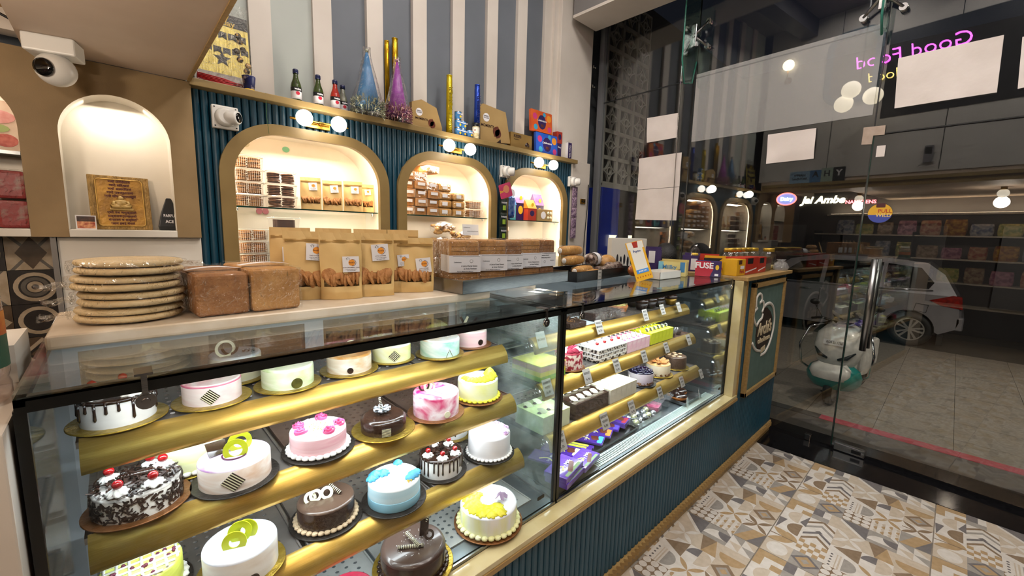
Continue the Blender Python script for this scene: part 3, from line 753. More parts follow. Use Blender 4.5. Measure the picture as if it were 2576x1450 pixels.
def spider(y, z, label, sides=(1, -1)):
    s = thing('spider_fitting', label, 'glass fitting'); s.matrix_world = GW @ T(0, y, z); 
    MB().box(-.09, -.07, -.02, .02, -.09, .09).build('fitting_plate', M_chrome, s, bevel=.003)
    for sy in sides:
        for sz in (1, -1):
            MB().tube([(-.08, 0, .01 * sz), (-.07, .03 * sy, .03 * sz), (-.045, .10 * sy, .10 * sz)], .011, 8, taper=[1.3, 1.1, .8]).build('fitting_arm', M_steel, s)
            MB().cyl((0, 0, 0), .022, .045, 16).build('fitting_bolt', M_chrome, s, (-.05, .10 * sy, .10 * sz), (0, R(90), 0))
    return s
spider(ys, GP(1760, 97)[1], 'steel four arm spider fitting clamping the green glass fin', (1, -1))
spider(GP(1478, 200)[0], GP(1478, 200)[1], 'steel two arm glass bracket on the white pier', (-1,))
spider(yf2 + .02, GP(2185, 10)[1], 'steel spider fitting at the top edge above the door', (1, -1))
# frosted band, papers and stickers on the glass
ba, bz1 = GP(1752, 158); bb_, bz0 = GP(2205, 292)
struct(MB().box(-.0075, -.0055, DOOR_Y + .02, ys - .01, GP(1980, 322)[1], GP(1980, 126)[1]).build('window_film', clear('frost_film', (0.9, 0.9, 0.9), 0.05, haze=0.16, hazec=(0.9, 0.9, 0.88)), GF), 'frosted band on the upper glass')
M_paper = mat('white_paper', 'd8d0cb', 0.8, c2='cbc2bc', scale=3, bump=0.25, bscale=14)
def paper(pts, label, wav=0.004):
    L = [GP(*p) for p in pts]
    tl, tr, br, bl = L
    b = MB(); seed = rnd.random() * 10
    def fn(u, v):
        y = (tl[0] * (1 - u) + tr[0] * u) * (1 - v) + (bl[0] * (1 - u) + br[0] * u) * v
        z = (tl[1] * (1 - u) + tr[1] * u) * (1 - v) + (bl[1] * (1 - u) + br[1] * u) * v
        return (-.013 - wav * (0.5 + 0.5 * math.sin(7 * v + seed + 3 * u)), y, z)
    b.grid(fn, 8, 8)
    def fn2(u, v):
        p = fn(u, v); return (p[0] + .0015, p[1], p[2])
    b.grid(fn2, 8, 8)
    o = b.build('paper_sheet', M_paper); tag(o, label, 'paper', 'paper sheets taped to the shopfront'); o.matrix_world = GW
    return o
paper([(1630, 298), (1708, 285), (1704, 347), (1629, 360)], 'small blank paper on the narrow glass, above two larger sheets')
paper([(1610, 400), (1717, 384), (1711, 470), (1606, 478)], 'blank paper in the middle of the column of three on the narrow glass')
paper([(1606, 479), (1711, 471), (1703, 555), (1600, 553)], 'lowest blank paper of the column on the narrow glass')
paper([(1934, 340), (2055, 323), (2048, 400), (1929, 413)], 'blank paper with a curled corner left of the door')
paper([(2261, 148), (2526, 90), (2508, 234), (2251, 274)], 'large blank paper over the neon sign above the door')
paper([(2572, 95), (2640, 80), (2630, 210), (2560, 225)], 'blank paper cut off at the edge of the view above the door')
# cardboard corner, small tag, round pull sticker
tp = [GP(2174, 322), GP(2229, 316), GP(2226, 340), GP(2198, 342), GP(2194, 364), GP(2168, 365)]
o = MB().rings([[(-.010, y, z) for y, z in tp], [(-.014, y, z) for y, z in tp]]).build('tape_corner', mat('card_tape', 'a9988a', 0.7, c2='9c8b7c', scale=20)); o.matrix_world = GW
tag(o, 'beige cardboard corner taped over the door head corner', 'tape')
a, b_ = GP(2207, 368), GP(2225, 394)
o = MB().box(-.0075, -.0055, b_[0], a[0], b_[1], a[1]).build('paper_tag', M_paper); o.matrix_world = GW; tag(o, 'tiny white tag near the top of the glass door', 'tag')
sy_, sz_ = GP(2214, 537); srad = abs(GP(2214, 513)[1] - sz_)
st = thing('door_sticker', 'round yellow and blue PULL sticker on the glass door', 'sticker'); st.matrix_world = GW @ T(-.006, sy_, sz_) @ Rz(R(-90)) @ Rx(R(90))
MB().prism(disc(0, 0, srad, 32), 0, .0008).build('sticker_disc', mat('sticker_yellow', 'd9a92c', 0.5), st)
MB().prism([(srad * 1.002 * math.cos(R(180 + 10 + 160 * i / 16)), srad * 1.002 * math.sin(R(190 + 160 * i / 16))) for i in range(17)], .0008, .0012).build('sticker_band', mat('sticker_blue', '3a4ba0', 0.5), st)
MB().prism(rrect(srad * .75, srad * .42, srad * .06), .0012, .0018).build('sticker_badge', mat('sticker_maroon', '4a1c22', 0.5), st, (0, srad * .82, 0))
text('PULL', srad * .52, mat('sticker_red', 'b0342a', 0.5), st, (srad * .38, srad * .22, .0016), bold=.01)
text('WILD', srad * .50, mat('sticker_ltyel', 'e5c878', 0.5), st, (srad * .30, -srad * .22, .0018), bold=.02)
# ball chain
o = MB().tube([(-.03, GP(1727, 0)[0], CEIL), (-.03, GP(1689, 640)[0], GP(1689, 640)[1])], .0035, 6).build('pull_chain', M_chrome); o.matrix_world = GW; tag(o, 'beaded blind chain hanging in front of the glass', 'chain')
# ------------------------------------------------------------------ the street outside
M_pav = TC
OUT = struct(MB().box(4.02, 4.36, -6, 8, -0.1, -0.004).build('pavement', mat('paving_dark', '4b4641', 0.6, c2='3f3a36', scale=20)))
for j in range(7):
    o = link('paving_tile', tile_me, OUT, (4.02 - 0.26, -2.49 + .6 * j, -.004)) if False else None
pst = MB()
struct(MB().box(4.36, 4.47, -6, .66, -0.1, 0.0).build('trim_5', mat('red_nosing', 'b03048', 0.55, c2='9a2a40', scale=30)), 'red strip along the outside step edge')
struct(MB().box(4.36, 4.47, .66, 8, -.1, 0).box(4.02, 4.47, -6, 8, -0.45, -0.1).build('step_riser', mat('riser_stone', '35322f', 0.7)))
GZ = -0.45
ST = struct(MB().box(4.0, 30, -14, 22, GZ - .1, GZ - .0045).build('street', mat('street_dark', '2c2a28', 0.8, c2='38342f', scale=3)))
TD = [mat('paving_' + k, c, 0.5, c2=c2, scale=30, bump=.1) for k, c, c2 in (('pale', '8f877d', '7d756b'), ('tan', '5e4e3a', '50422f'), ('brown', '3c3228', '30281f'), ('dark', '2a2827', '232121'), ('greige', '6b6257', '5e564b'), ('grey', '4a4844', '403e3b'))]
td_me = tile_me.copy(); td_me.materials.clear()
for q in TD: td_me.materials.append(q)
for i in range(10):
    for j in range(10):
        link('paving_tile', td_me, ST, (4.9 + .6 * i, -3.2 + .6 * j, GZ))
for j in range(10):
    link('paving_tile', tile_me, OUT, (3.76, -2.6 + .6 * j, -.004)) if False else None
# ------------------------------------------------------------------ cakes
M_goldb = mat('gold_board', 'b79a3c', 0.3, 0.75, c2='9a7f2a', scale=60, bump=0.25, bscale=120)
M_blackb = mat('black_board', '1a1613', 0.4, 0.2, c2='241f1b', scale=60, bump=0.2, bscale=120)
M_brownb = mat('brown_board', '8a5a34', 0.35, 0.5, c2='74481f', scale=60, bump=0.2, bscale=120)
M_cream_w = mat('whipped_cream', 'f0eeea', 0.45, c2='e6e3de', scale=12, sss=0.1)
M_choc = mat('dark_chocolate', '24150f', 0.22, c2='2d1b13', scale=15, coat=0.3)
M_chocflake = mat('chocolate_flake', '1d110d', 0.4, c2='3a241a', scale=40)
M_truffle = mat('chocolate_glaze', '3a261c', 0.22, c2='2c1b14', scale=5, coat=0.35)
M_cherry = mat('cherry_red', 'c0161c', 0.12, c2='8f0c12', scale=20, coat=0.5)
M_wchoc = mat('white_chocolate', 'e4e2c4', 0.35, c2='d9d6b4', scale=20)
M_lime = mat('green_chocolate', 'b5bd1c', 0.35, c2='9ba418', scale=12)
M_yel = mat('yellow_cream', 'eae33a', 0.45, c2='d9d42e', scale=20, sss=0.1)
M_pinkc = mat('pink_cream', 'd9568a', 0.45, c2='c9487c', scale=20, sss=0.1)
M_bluecr = mat('blue_cream', '58b4dc', 0.45, c2='44a2d0', scale=20, sss=0.1)
M_gold_s = mat('gold_sprinkle', 'd2ae45', 0.3, 0.6)
M_pearl = mat('silver_pearl', 'dedede', 0.2, 0.5)
def body_mat(name, side, side2, top, top2, scale=7, st=(1, 1, 5), dist=1.5, tscale=None, rough=0.32):
    return [mat(name + '_side', side, rough, c2=side2, scale=scale, stretch=st, dist=dist, coat=0.2), mat(name + '_top', top, 0.25, c2=top2, scale=tscale or scale, dist=2.5, coat=0.35)]
def cake(label, c, z, r, h, br, board, mats, edge=0.006):
    t = thing('cake', label, 'cake', (c[0], c[1], z), math.atan2(-c[0], c[1]), 'round cakes in the display case')
    MB().lathe([(br * .98, 0), (br, .001), (br, .003), (br * .985, .0038)], 48).build('cake_board', board, t)
    b = MB(); zb = .0038; e = edge
    prof = [(r, zb), (r, zb + h - e), (r - .3 * e, zb + h - .3 * e), (r - e, zb + h)]
    b.smooth = True
    rings = [[(q * math.cos(2 * PI * i / 48), q * math.sin(2 * PI * i / 48), zz) for i in range(48)] for q, zz in prof]
    ids = [[b.V(p) for p in rg] for rg in rings]
    for k, (a, d) in enumerate(zip(ids, ids[1:])):
        b.cur = 0 if k == 0 else 1
        for i in range(48): j = (i + 1) % 48; b.F((a[i], a[j], d[j], d[i]))
    b.cur = 1; b.smooth = False; b.F(ids[-1])
    b.build('cake_body', mats, t, fix=False)
    t['r'] = r; t['top'] = zb + h
    return t
def P2(t, ang, rad):                                  # angle 0 = right, -90 = towards the viewer
    return (rad * math.cos(R(ang)), rad * math.sin(R(ang)))
_ros = {}
def rosette(mtl, r, h, ridges=8, twist=1.2, flat=0.15, parent=None, loc=(0, 0, 0), name='cream_rosette', rz=0, tilt=0):
    key = (mtl.name, ridges, twist, flat)
    if key not in _ros:
        b = MB(); b.smooth = True; n = ridges * 4
        pr = [(0.95, 0), (1.0, .12), (.92, .3), (.74, .48), (.56, .64), (.36, .8), (flat, .95), (flat * .3, 1.0)]
        b.rings([[(q * (1 + .16 * math.cos(ridges * (2 * PI * i / n) + twist * zz * 5)) * math.cos(2 * PI * i / n), q * (1 + .16 * math.cos(ridges * (2 * PI * i / n) + twist * zz * 5)) * math.sin(2 * PI * i / n), zz) for i in range(n)] for q, zz in pr])
        _ros[key] = b.mesh(name, [mtl])
    o = link(name, _ros[key], parent, loc, (tilt, 0, rz)); o.scale = (r, r, h)
    return o
def cherry(parent, x, y, z, r=0.0085):
    o = MB().ball((0, 0, 0), r, 14, 10).build('cherry', M_cherry, parent, (x, y, z)); return o
def rose(mtl, r, parent, loc, tilt=(0, 0, 0)):
    """piped rose: a flat spiral ribbon"""
    b = MB(); n = 60; rows = []
    b.smooth = True
    for i in range(n):
        a = 2 * PI * 2.4 * i / (n - 1); q = r * (.12 + .88 * i / (n - 1)); hz = .85 * r * (1 - .55 * (i / (n - 1)) ** 1.5) * (1 + .12 * math.sin(a * 5))
        rows.append([(q * .9 * math.cos(a), q * .9 * math.sin(a), 0), (q * math.cos(a), q * math.sin(a), hz * .7), ((q - .07 * r) * math.cos(a), (q - .07 * r) * math.sin(a), hz), ((q - .2 * r) * math.cos(a), (q - .2 * r) * math.sin(a), hz * .55)])
    b.rings(rows, True, True, closed=False)
    o = b.build('cream_rose', mtl, parent, loc, tilt, fix=False)
    return o
def border(t, mtl, r, n, s, z=.004, name='piped_border'):
    b = MB()
    for k in range(n):
        a = 2 * PI * k / n
        b.M = T(r * math.cos(a), r * math.sin(a), z) @ Rz(a)
        b.ball((0, 0, s * .55), s, 8, 6, 1.0, 1.05, .62)
        b.ball((s * .2, s * .5, s * .9), s * .5, 6, 5, 1.0, 1.2, .6)
    o = b.build(name, mtl, t); o['kind'] = 'stuff'
    return o
def plate(t, ang, size, stripes=6, diamond=True, name='chocolate_plate', lift=None, base=None, light=None):
    """striped chocolate square leaning on the side of the cake"""
    r = t['r']; x, y = P2(t, ang, r + .0015); z = lift if lift is not None else size * .72 + .006
    o = MB().box(-size / 2, size / 2, -.0012, .0012, -size / 2, size / 2).build(name, base or M_choc, t, (x, y, z), (0, 0, 0))
    o.rotation_euler = (R(6), R(45) if diamond else 0, R(ang + 90))
    b = MB()
    for k in range(stripes):
        w = size / (stripes * 2); q = -size / 2 + w * (2 * k + .5)
        b.box(-size / 2, size / 2, -.0016, -.0011, q, q + w * .8)
    b.build('plate_stripes', light or M_wchoc, o)
    return o
def oring(t, x, y, z, r0, r1, mtl, rot=(R(80), 0, 0), name='chocolate_ring', a0=0, a1=2 * PI):
    return ring2(MB(), 0, 0, r0, r1, -.0015, .0015, 28, a0, a1).build(name, mtl, t, (x, y, z), rot)
def stick(t, p, q, r=.0035, name='chocolate_stick', light=None):
    o = MB().tube([p, q], r, 10).build(name, M_choc, t); b = MB()
    p, q = Vector(p), Vector(q); n = int((q - p).length / .005)
    for k in range(n):
        a = p.lerp(q, (k + .2) / n); c = p.lerp(q, (k + .6) / n); b.tube([a, c], r * 1.06, 10)
    b.build('stick_stripes', light or M_wchoc, o)
    return o
def drips(t, mtl, n, lo, hi, w=.0035, seed=1, disc_=True):
    rr = random.Random(seed); r = t['r']; top = t['top']
    b = MB()
    if disc_: b.lathe([(r - .004, top - .001), (r + .0018, top - .006), (r + .0022, top - .001), (r - .002, top + .0022)], 48)
    for k in range(n):
        a = 2 * PI * (k + rr.uniform(-.18, .18)) / n; L = rr.uniform(lo, hi)
        x, y = (r + .0006) * math.cos(a), (r + .0006) * math.sin(a)
        b.tube([(x, y, top), (x, y, top - L * .5), (x * 1.005, y * 1.005, top - L * .9), (x, y, top - L)], w, 8, taper=[1.1, .85, 1.05, .35])
    return b.build('chocolate_drip', mtl, t)
def sprinkle(t, mtl, n, rad, z, s=.0016, seed=3, name='sprinkles', cx=0, cy=0):
    rr = random.Random(seed); b = MB()
    for k in range(n):
        a = rr.uniform(0, 2 * PI); q = rad * math.sqrt(rr.random()); b.M = T(cx + q * math.cos(a), cy + q * math.sin(a), z)
        b.ball((0, 0, s * .7), s, 6, 4)
    o = b.build(name, mtl, t); o['kind'] = 'stuff'; return o
def flakes(t, mtl, n, r, z0, z1, top=None, s=.010, seed=5, name='chocolate_flakes', rmax=None):
    rr = random.Random(seed); b = MB()
    for k in range(n):
        if top is None or rr.random() < .62:
            a = rr.uniform(0, 2 * PI); M = Rz(a) @ T(r + .001, 0, rr.uniform(z0, z1)) @ Ry(R(90) + rr.uniform(-.35, .35)) @ Rz(rr.uniform(0, 3))
        else:
            a = rr.uniform(0, 2 * PI); q = (rmax or r) * math.sqrt(rr.random()); M = T(q * math.cos(a), q * math.sin(a), top + rr.uniform(.001, .006)) @ Rz(rr.uniform(0, 3)) @ Rx(rr.uniform(-.6, .6)) @ Ry(rr.uniform(-.4, .4))
        b.M = M; w = s * rr.uniform(.5, 1.2); h = s * rr.uniform(.18, .4); d = .0011
        b.poly([(-w, -h * .6, 0), (w * .8, -h, 0), (w, h * .7, 0), (-w * .7, h, 0)])
        b.poly([(-w, -h * .6, d), (-w * .7, h, d), (w, h * .7, d), (w * .8, -h, d)])
    o = b.build(name, mtl, t, fix=False); o['kind'] = 'stuff'; return o
Z1, Z2, Z3, ZD = 1.1155, 0.9355, 0.7355, 0.5545
# ---- top shelf
mWB = body_mat('drip_cake', 'eceae6', 'e2dfd9', 'ece9e4', 'e0ddd6')
t = cake('white cake with dark chocolate drips and cherries on a gold board', (-.019, 1.224), Z1, .063, .058, .085, M_goldb, mWB)
drips(t, M_choc, 20, .022, .05, .003, 4); MB().lathe([(.058, t['top'] + .0018), (.056, t['top'] + .0026)], 40).build('chocolate_top', M_choc, t)
for a in (-150, -60, 10, 75, 150):
    x, y = P2(t, a, .044); rosette(M_cream_w, .020, .015, parent=t, loc=(x, y, t['top'] + .001)); cherry(t, x, y, t['top'] + .020)
t = cake('pink and white marbled cake with a chocolate twig and striped plate', (.151, 1.227), Z1, .061, .05, .083, M_goldb, body_mat('pinkmarble', 'eadfd9', 'dcb9b6', 'f0e4e4', 'd4748e', 5, (1, 1, 4)))
plate(t, -95, .028); b = stick(t, (-.03, -.01, t['top'] + .002), (.052, .03, t['top'] + .018), .004)
MB().lathe([(.0603, 0), (.0612, .0015), (.0603, .004)], 48).build('pink_rim', mat('pink_glaze', 'c9607e', 0.25, c2='dc8fa4', scale=20), t, (0, 0, t['top'] - .006))
MB().prism([(-.02, -.012), (.03, -.006), (.024, .02), (-.014, .022)], 0, .002).build('chocolate_shard', M_choc, t, (0, .01, t['top'] + .002), (R(18), R(-8), 0))
t = cake('white cake with crossed chocolate rings and orange drizzle, at the back', (.226, 1.365), Z1, .063, .07, .082, M_goldb, body_mat('orangewhite', 'ecebe2', 'e6df9f', 'e4eef4', 'e9b98a', 4, (1, 1, 3)))
oring(t, -.022, -.03, t['top'] + .02, .017, .024, M_wchoc, (R(85), 0, R(15))); oring(t, -.012, -.022, t['top'] + .024, .019, .025, M_choc, (R(80), 0, R(-35)))
sprinkle(t, M_choc, 30, .02, t['top'], .001, 4, cx=.03)
t = cake('pale green marbled cake with a dark disc on its side', (.321, 1.220), Z1, .064, .054, .083, M_goldb, body_mat('greenmarble', 'e9efd6', 'b9cc7e', 'eaf2dc', 'b4d284', 5, (1, 1, 4)))
MB().prism([(-.028, -.014), (.022, -.02), (.03, .012), (-.012, .016)], 0, .002).build('chocolate_shard', M_choc, t, (-.004, .012, t['top'] + .003), (R(15), 0, 0)); rosette(M_wchoc, .01, .008, parent=t, loc=(.004, .01, t['top'] + .005))
x, y = P2(t, -72, .0645); MB().prism(disc(0, 0, .014, 24), -.001, .001).build('chocolate_coin', mat('olive_choc', '3c3a14', 0.35, c2='5a5620', scale=60), t, (x, y, .019), (R(90), 0, R(18)))
t = cake('caramel glazed cake with pale looped rings on top', (.496, 1.234), Z1, .064, .052, .084, M_goldb, body_mat('caramel', 'ece6da', 'c79a60', 'c08a48', 'e6cda6', 5, (1, 1, 4)))
for dx, dz, q in ((-.014, .012, .02), (.006, .02, .018), (-.012, .004, .013)): oring(t, dx, -.012, t['top'] + dz, q * .72, q, M_wchoc, (R(82), 0, R(12)))
x, y = P2(t, -88, .0645); MB().prism(disc(0, 0, .009, 10), -.001, .001).build('chocolate_coin', M_chocflake, t, (x, y, .016), (R(90), 0, 0))
t = cake('lemon yellow and white cake with a striped chocolate diamond', (.646, 1.254), Z1, .062, .054, .075, M_goldb, body_mat('lemon', 'eef0dc', 'd8da20', 'eaf0ea', 'e4e63a', 4, (1, 1, 2)))
plate(t, -82, .027); p = MB().prism([(-.02, 0), (.02, 0), (.004, .024)], -.001, .001).build('chocolate_plate', M_wchoc, t, (.012, .0, t['top'] + .002), (R(75), 0, R(-10)))
t = cake('white cake marbled with teal green near the case end', (.803, 1.203), Z1, .068, .058, .084, M_goldb, body_mat('teal', 'e9efe6', '4aae94', 'e4eef0', 'd9ae58', 4, (1, 1, 3)))
for dx in (-.02, .0, .026): oring(t, dx, .0, t['top'] + .004, .006, .012, M_choc, (R(70), 0, R(30)))
for s in (-1, 1): stick(t, P2(t, -62, .069) + (.03,), (P2(t, -62 + 10 * s, .069)[0], P2(t, -62 + 10 * s, .069)[1], .006), .001)
t = cake('pink banded ice white cake at the far end of the top shelf', (.961, 1.236), Z1, .063, .058, .082, M_brownb, body_mat('pinkband', 'ecdccf', 'dfa8b6', 'e9e3dd', 'ddd3cb', 3, (.5, .5, 5)))
x, y = P2(t, -52, .0635); MB().prism(disc(0, 0, .011, 20), -.001, .001).build('chocolate_coin', M_choc, t, (x, y, .02), (R(90), 0, R(38)))
for dx, a in ((-.03, 25), (-.012, -30), (.0, 30)):
    MB().prism([(-.006, 0), (.006, 0), (.004, .05), (-.004, .05)], -.001, .001).build('chocolate_blade', M_wchoc if dx < -.02 else M_choc, t, (dx, .0, t['top']), (R(90), R(a), 0))
# ---- middle shelf
t = cake('black forest cake covered in chocolate flakes with five cherries', (-.001, 1.165), Z2, .075, .052, .093, M_brownb, body_mat('bforest', 'eae6e0', 'd8d2c8', 'eae6e0', '3a2a22'))
flakes(t, M_chocflake, 820, .075, .006, .05, t['top'], .0065, 8); flakes(t, M_chocflake, 380, .06, .05, .055, t['top'] + .004, .009, 9, rmax=.05)
stick(t, (-.03, .01, t['top'] + .01), (.03, -.004, t['top'] + .012), .006, 'chocolate_curl', M_choc)
for a in (-125, -62, 30, 62, 145): x, y = P2(t, a, .053); rosette(M_cream_w, .019, .016, parent=t, loc=(x, y, t['top'] + .002)); cherry(t, x, y, t['top'] + .022, .0095)
t = cake('white cake with yellow combed base behind the black forest cake', (.101, 1.285), Z2, .072, .068, .085, M_goldb, body_mat('yellowcomb', 'eeeee6', 'dfe07a', 'eceee8', 'dede60', 3, (.4, .4, 6)))
border(t, M_cream_w, .074, 26, .009); sprinkle(t, M_yel, 20, .04, t['top'], .004, 3, 'cream_dabs')
t = cake('lilac glazed cake with two lime green chocolate rings', (.175, 1.142), Z2, .075, .058, .092, M_blackb, body_mat('lilac', 'ece7e2', 'c79c78', 'e9dfee', '9c5ca8', 4, (1, 1, 5)))
plate(t, -95, .034); oring(t, .002, -.012, t['top'] + .014, .014, .026, M_lime, (R(80), 0, R(-8))); oring(t, .012, .02, t['top'] + .018, .014, .026, M_lime, (R(85), 0, R(6)))
MB().prism([(-.022, 0), (.02, 0), (.02, .03), (-.022, .034)], -.001, .001).build('chocolate_shard', M_choc, t, (-.03, .01, t['top'] + .003), (R(55), 0, R(25)))
oring(t, .0, -.006, t['top'] + .0012, .024, .027, mat('purple_swirl', '4a1c3c', 0.25), (0, 0, 0), 'glaze_swirl', R(150), R(330))
t = cake('pink and white cake with five pink roses and a shell border', (.374, 1.157), Z2, .072, .058, .094, M_blackb, body_mat('pinkrose', 'eadcdc', 'c87886', 'f1f0f0', 'ebe9e9', 3, (.3, .3, 7)))
border(t, M_cream_w, .075, 28, .0095)
for a, q in ((-150, .05), (165, .05), (80, .05), (-5, .052), (-60, .05)): x, y = P2(t, a, q); rose(M_pinkc, .0195, t, (x, y, t['top']), (R(12), 0, R(a)))
for a in (-100, 120, -30): x, y = P2(t, a, .052); rosette(M_cream_w, .009, .008, parent=t, loc=(x, y, t['top']))
sprinkle(t, M_gold_s, 46, .026, t['top'], .0012, 6)
t = cake('glossy dark chocolate cake with a striped ribbon bow', (.562, 1.147), Z2, .067, .044, .094, M_goldb, [M_truffle, M_truffle], .012)
plate(t, -84, .026, 7, False, base=M_choc, lift=.018)
M_rib = mat('striped_ribbon', 'c9d2da', 0.35, c2='3b4046', scale=14, stretch=(1, 14, 14), lo=.5, hi=.56)
for k in range(7):
    a = R(200 + 140 * k / 6 - 0) if k < 4 else R(360 * k / 7)
    L = .026; b = MB(); b.M = T(-.004, .004, t['top']) @ Rz(2 * PI * k / 7)
    b.smooth = True
    b.rings([[(L * (.5 - .5 * math.cos(PI * 2 * u / 16)) * 1.0, w, .002 + .018 * math.sin(PI * u / 16) ** .8 * (1 if u < 8 else .55)) for w in (-.006, .006)] for u in range(17)], False, False, closed=False)
    b.build('bow_loop', M_rib, t, fix=False)
stick(t, (-.006, .008, t['top'] + .01), (-.012, .012, t['top'] + .05), .0035)
t = cake('hot pink and white striped marble cake with chocolate curls', (.750, 1.145), Z2, .076, .074, .095, M_brownb, body_mat('hotpink', 'f1e6ea', 'c42464', 'f5ebf0', 'cf1f70', 9, (1, 1, 2)))
for dx, dy, m_, rz in ((-.04, .0, M_choc, 20), (-.028, .012, M_wchoc, -40), (-.022, -.014, M_wchoc, 10), (-.03, .0, M_wchoc, 70)): oring(t, dx, dy, t['top'] + .016, .013, .019, m_, (R(82), 0, R(rz)), 'chocolate_curl')
x, y = P2(t, -62, .0765); MB().prism(disc(0, 0, .011, 20), -.001, .001).build('chocolate_coin', M_wchoc, t, (x, y, .018), (R(90), 0, R(28)))
t = cake('white cake with yellow ruffles piped over the top and base', (.941, 1.160), Z2, .074, .072, .093, M_brownb, body_mat('yellowruffle', 'e8ead2', 'dcdc58', 'eaf0ec', 'e2eae0', 3, (1, 1, 1)))
border(t, M_yel, .077, 26, .0085)
for k in range(13):
    a = 200 + 190 * k / 12; x, y = P2(t, a, .05 - .004 * (k % 2)); rosette(M_yel, .014 + .008 * k / 12, .012 + .018 * k / 12, 7, 2.0, parent=t, loc=(x, y, t['top'] - .001), name='cream_ruffle', rz=k)
# ---- lower shelf
t = cake('green glazed cake with a white lattice and rose petals', (-.008, 1.154), Z3, .071, .064, .088, M_blackb, body_mat('lattice', 'dce26a', 'c9d24a', 'e4ea8a', 'd2da50', 6))
b = MB()
for k in range(-3, 4):
    L = math.sqrt(max(0, .068 ** 2 - (.02 * k) ** 2)); b.tube([(-L, .02 * k, t['top'] + .002), (L, .02 * k, t['top'] + .002)], .0028, 6); b.tube([(.02 * k, -L, t['top'] + .002), (.02 * k, L, t['top'] + .002)], .0028, 6)
b.build('cream_lattice', M_cream_w, t); sprinkle(t, mat('rose_petal', '5e1430', 0.5), 18, .06, t['top'], .0045, 5, 'rose_petals'); border(t, M_cream_w, .073, 24, .009)
t = cake('white marbled cake with lime green rings on the lower shelf', (.166, 1.085), Z3, .076, .068, .092, M_goldb, body_mat('whitemarble', 'eceae6', 'd0bfae', 'eef2f6', '9a98b4', 3, (1, 1, 4)))
for dx, dy, dz in ((-.012, -.022, .012), (.012, .006, .016), (.0, .0, .02)): oring(t, dx, dy, t['top'] + dz, .011, .025, M_lime, (R(80), 0, R(-12)))
x, y = P2(t, -75, .0765); MB().prism(disc(0, 0, .012, 20), -.001, .001).build('chocolate_coin', M_choc, t, (x, y, .014), (R(90), 0, R(15)))
t = cake('chocolate glaze cake with a coffee shell border and white loops', (.379, 1.131), Z3, .074, .060, .096, M_blackb, [M_truffle, mat('truffle_top', '5a463a', 0.3, c2='4c392e', scale=4, coat=.3)])
border(t, mat('coffee_cream', 'cbb596', 0.5, c2='bba484', scale=20), .078, 32, .0085)
for dx, dz, a in ((-.04, .006, 30), (-.026, .01, -20), (.002, .012, 10)): oring(t, dx, -.002, t['top'] + dz, .009, .017, M_wchoc, (R(60), 0, R(a)), 'chocolate_loop')
stick(t, (.0, .03, t['top'] + .03), (.038, -.006, t['top'] + .004), .0045)
t = cake('pale blue and white cake with blue cream flowers', (.561, 1.083), Z3, .076, .070, .095, M_blackb, [mat('bluecake_low', 'cfe0e6', 0.4, c2='8fbfd2', scale=2.2, stretch=(.2, .2, 8)), mat('bluecake_top', 'eef4f8', 0.35, c2='e4ecf2', scale=4)])
MB().lathe([(.0762, .004), (.0768, .006), (.0768, .03), (.0762, .032)], 48).build('blue_band', mat('blue_icing', '8cbfd4', 0.4, c2='79b2cb', scale=3, stretch=(.3, .3, 8)), t)
for a, q, s in ((165, .055, .019), (150, .036, .018), (185, .064, .015), (-8, .058, .018), (-25, .052, .015), (5, .066, .013), (80, .07, .014)): x, y = P2(t, a, q); rosette(M_bluecr, s, s * .9, 7, 2.2, parent=t, loc=(x, y, t['top']), name='cream_flower', rz=a)
for a, q in ((-150, .05), (-42, .06)): x, y = P2(t, a, q); sprinkle(t, M_gold_s if a > -100 else M_pearl, 12, .008, t['top'], .0025, 8, 'sugar_pearls', x, y)
t = cake('small black and white drip cake with cherries on a dark board', (.755, 1.121), Z3, .070, .062, .087, M_blackb, mWB)
drips(t, M_choc, 26, .04, .058, .0028, 9); flakes(t, M_chocflake, 170, .05, .06, .061, t['top'] + .002, .01, 3, rmax=.045)
for a in (-150, -85, -25, 60, 120): x, y = P2(t, a, .05); rosette(M_cream_w, .018, .014, parent=t, loc=(x, y, t['top'] + .001)); cherry(t, x, y, t['top'] + .019)
t = cake('second drip cake half hidden behind the small drip cake', (.93, 1.31), Z3, .066, .06, .082, M_goldb, mWB)
drips(t, M_choc, 24, .03, .052, .0028, 12)
for a in (-150, -85, -25): x, y = P2(t, a, .045); rosette(M_cream_w, .016, .013, parent=t, loc=(x, y, t['top'] + .001)); cherry(t, x, y, t['top'] + .018)
t = cake('white cake with lilac cream flowers and a pearl border', (.954, 1.104), Z3, .077, .080, .094, M_blackb, body_mat('lilacflower', 'e6e4e6', 'dcdade', 'eceef2', 'e4e6ea', 3))
border(t, M_cream_w, .080, 34, .0075)
M_lilac = mat('lilac_cream', 'b79cd0', 0.45, c2='d8b0cc', scale=30)
for a, q, s, m_ in ((60, .05, .018, M_lilac), (30, .05, .018, M_cream_w), (10, .055, .02, M_lilac), (-12, .06, .016, M_cream_w), (85, .045, .016, M_cream_w), (110, .05, .014, M_lilac), (-28, .066, .013, M_lilac)):
    x, y = P2(t, a, q); (rose if m_ is M_lilac else rosette)(m_, s, parent=t, loc=(x, y, t['top'])) if m_ is M_lilac else rosette(m_, s, s, 7, 2, parent=t, loc=(x, y, t['top']), name='cream_flower')
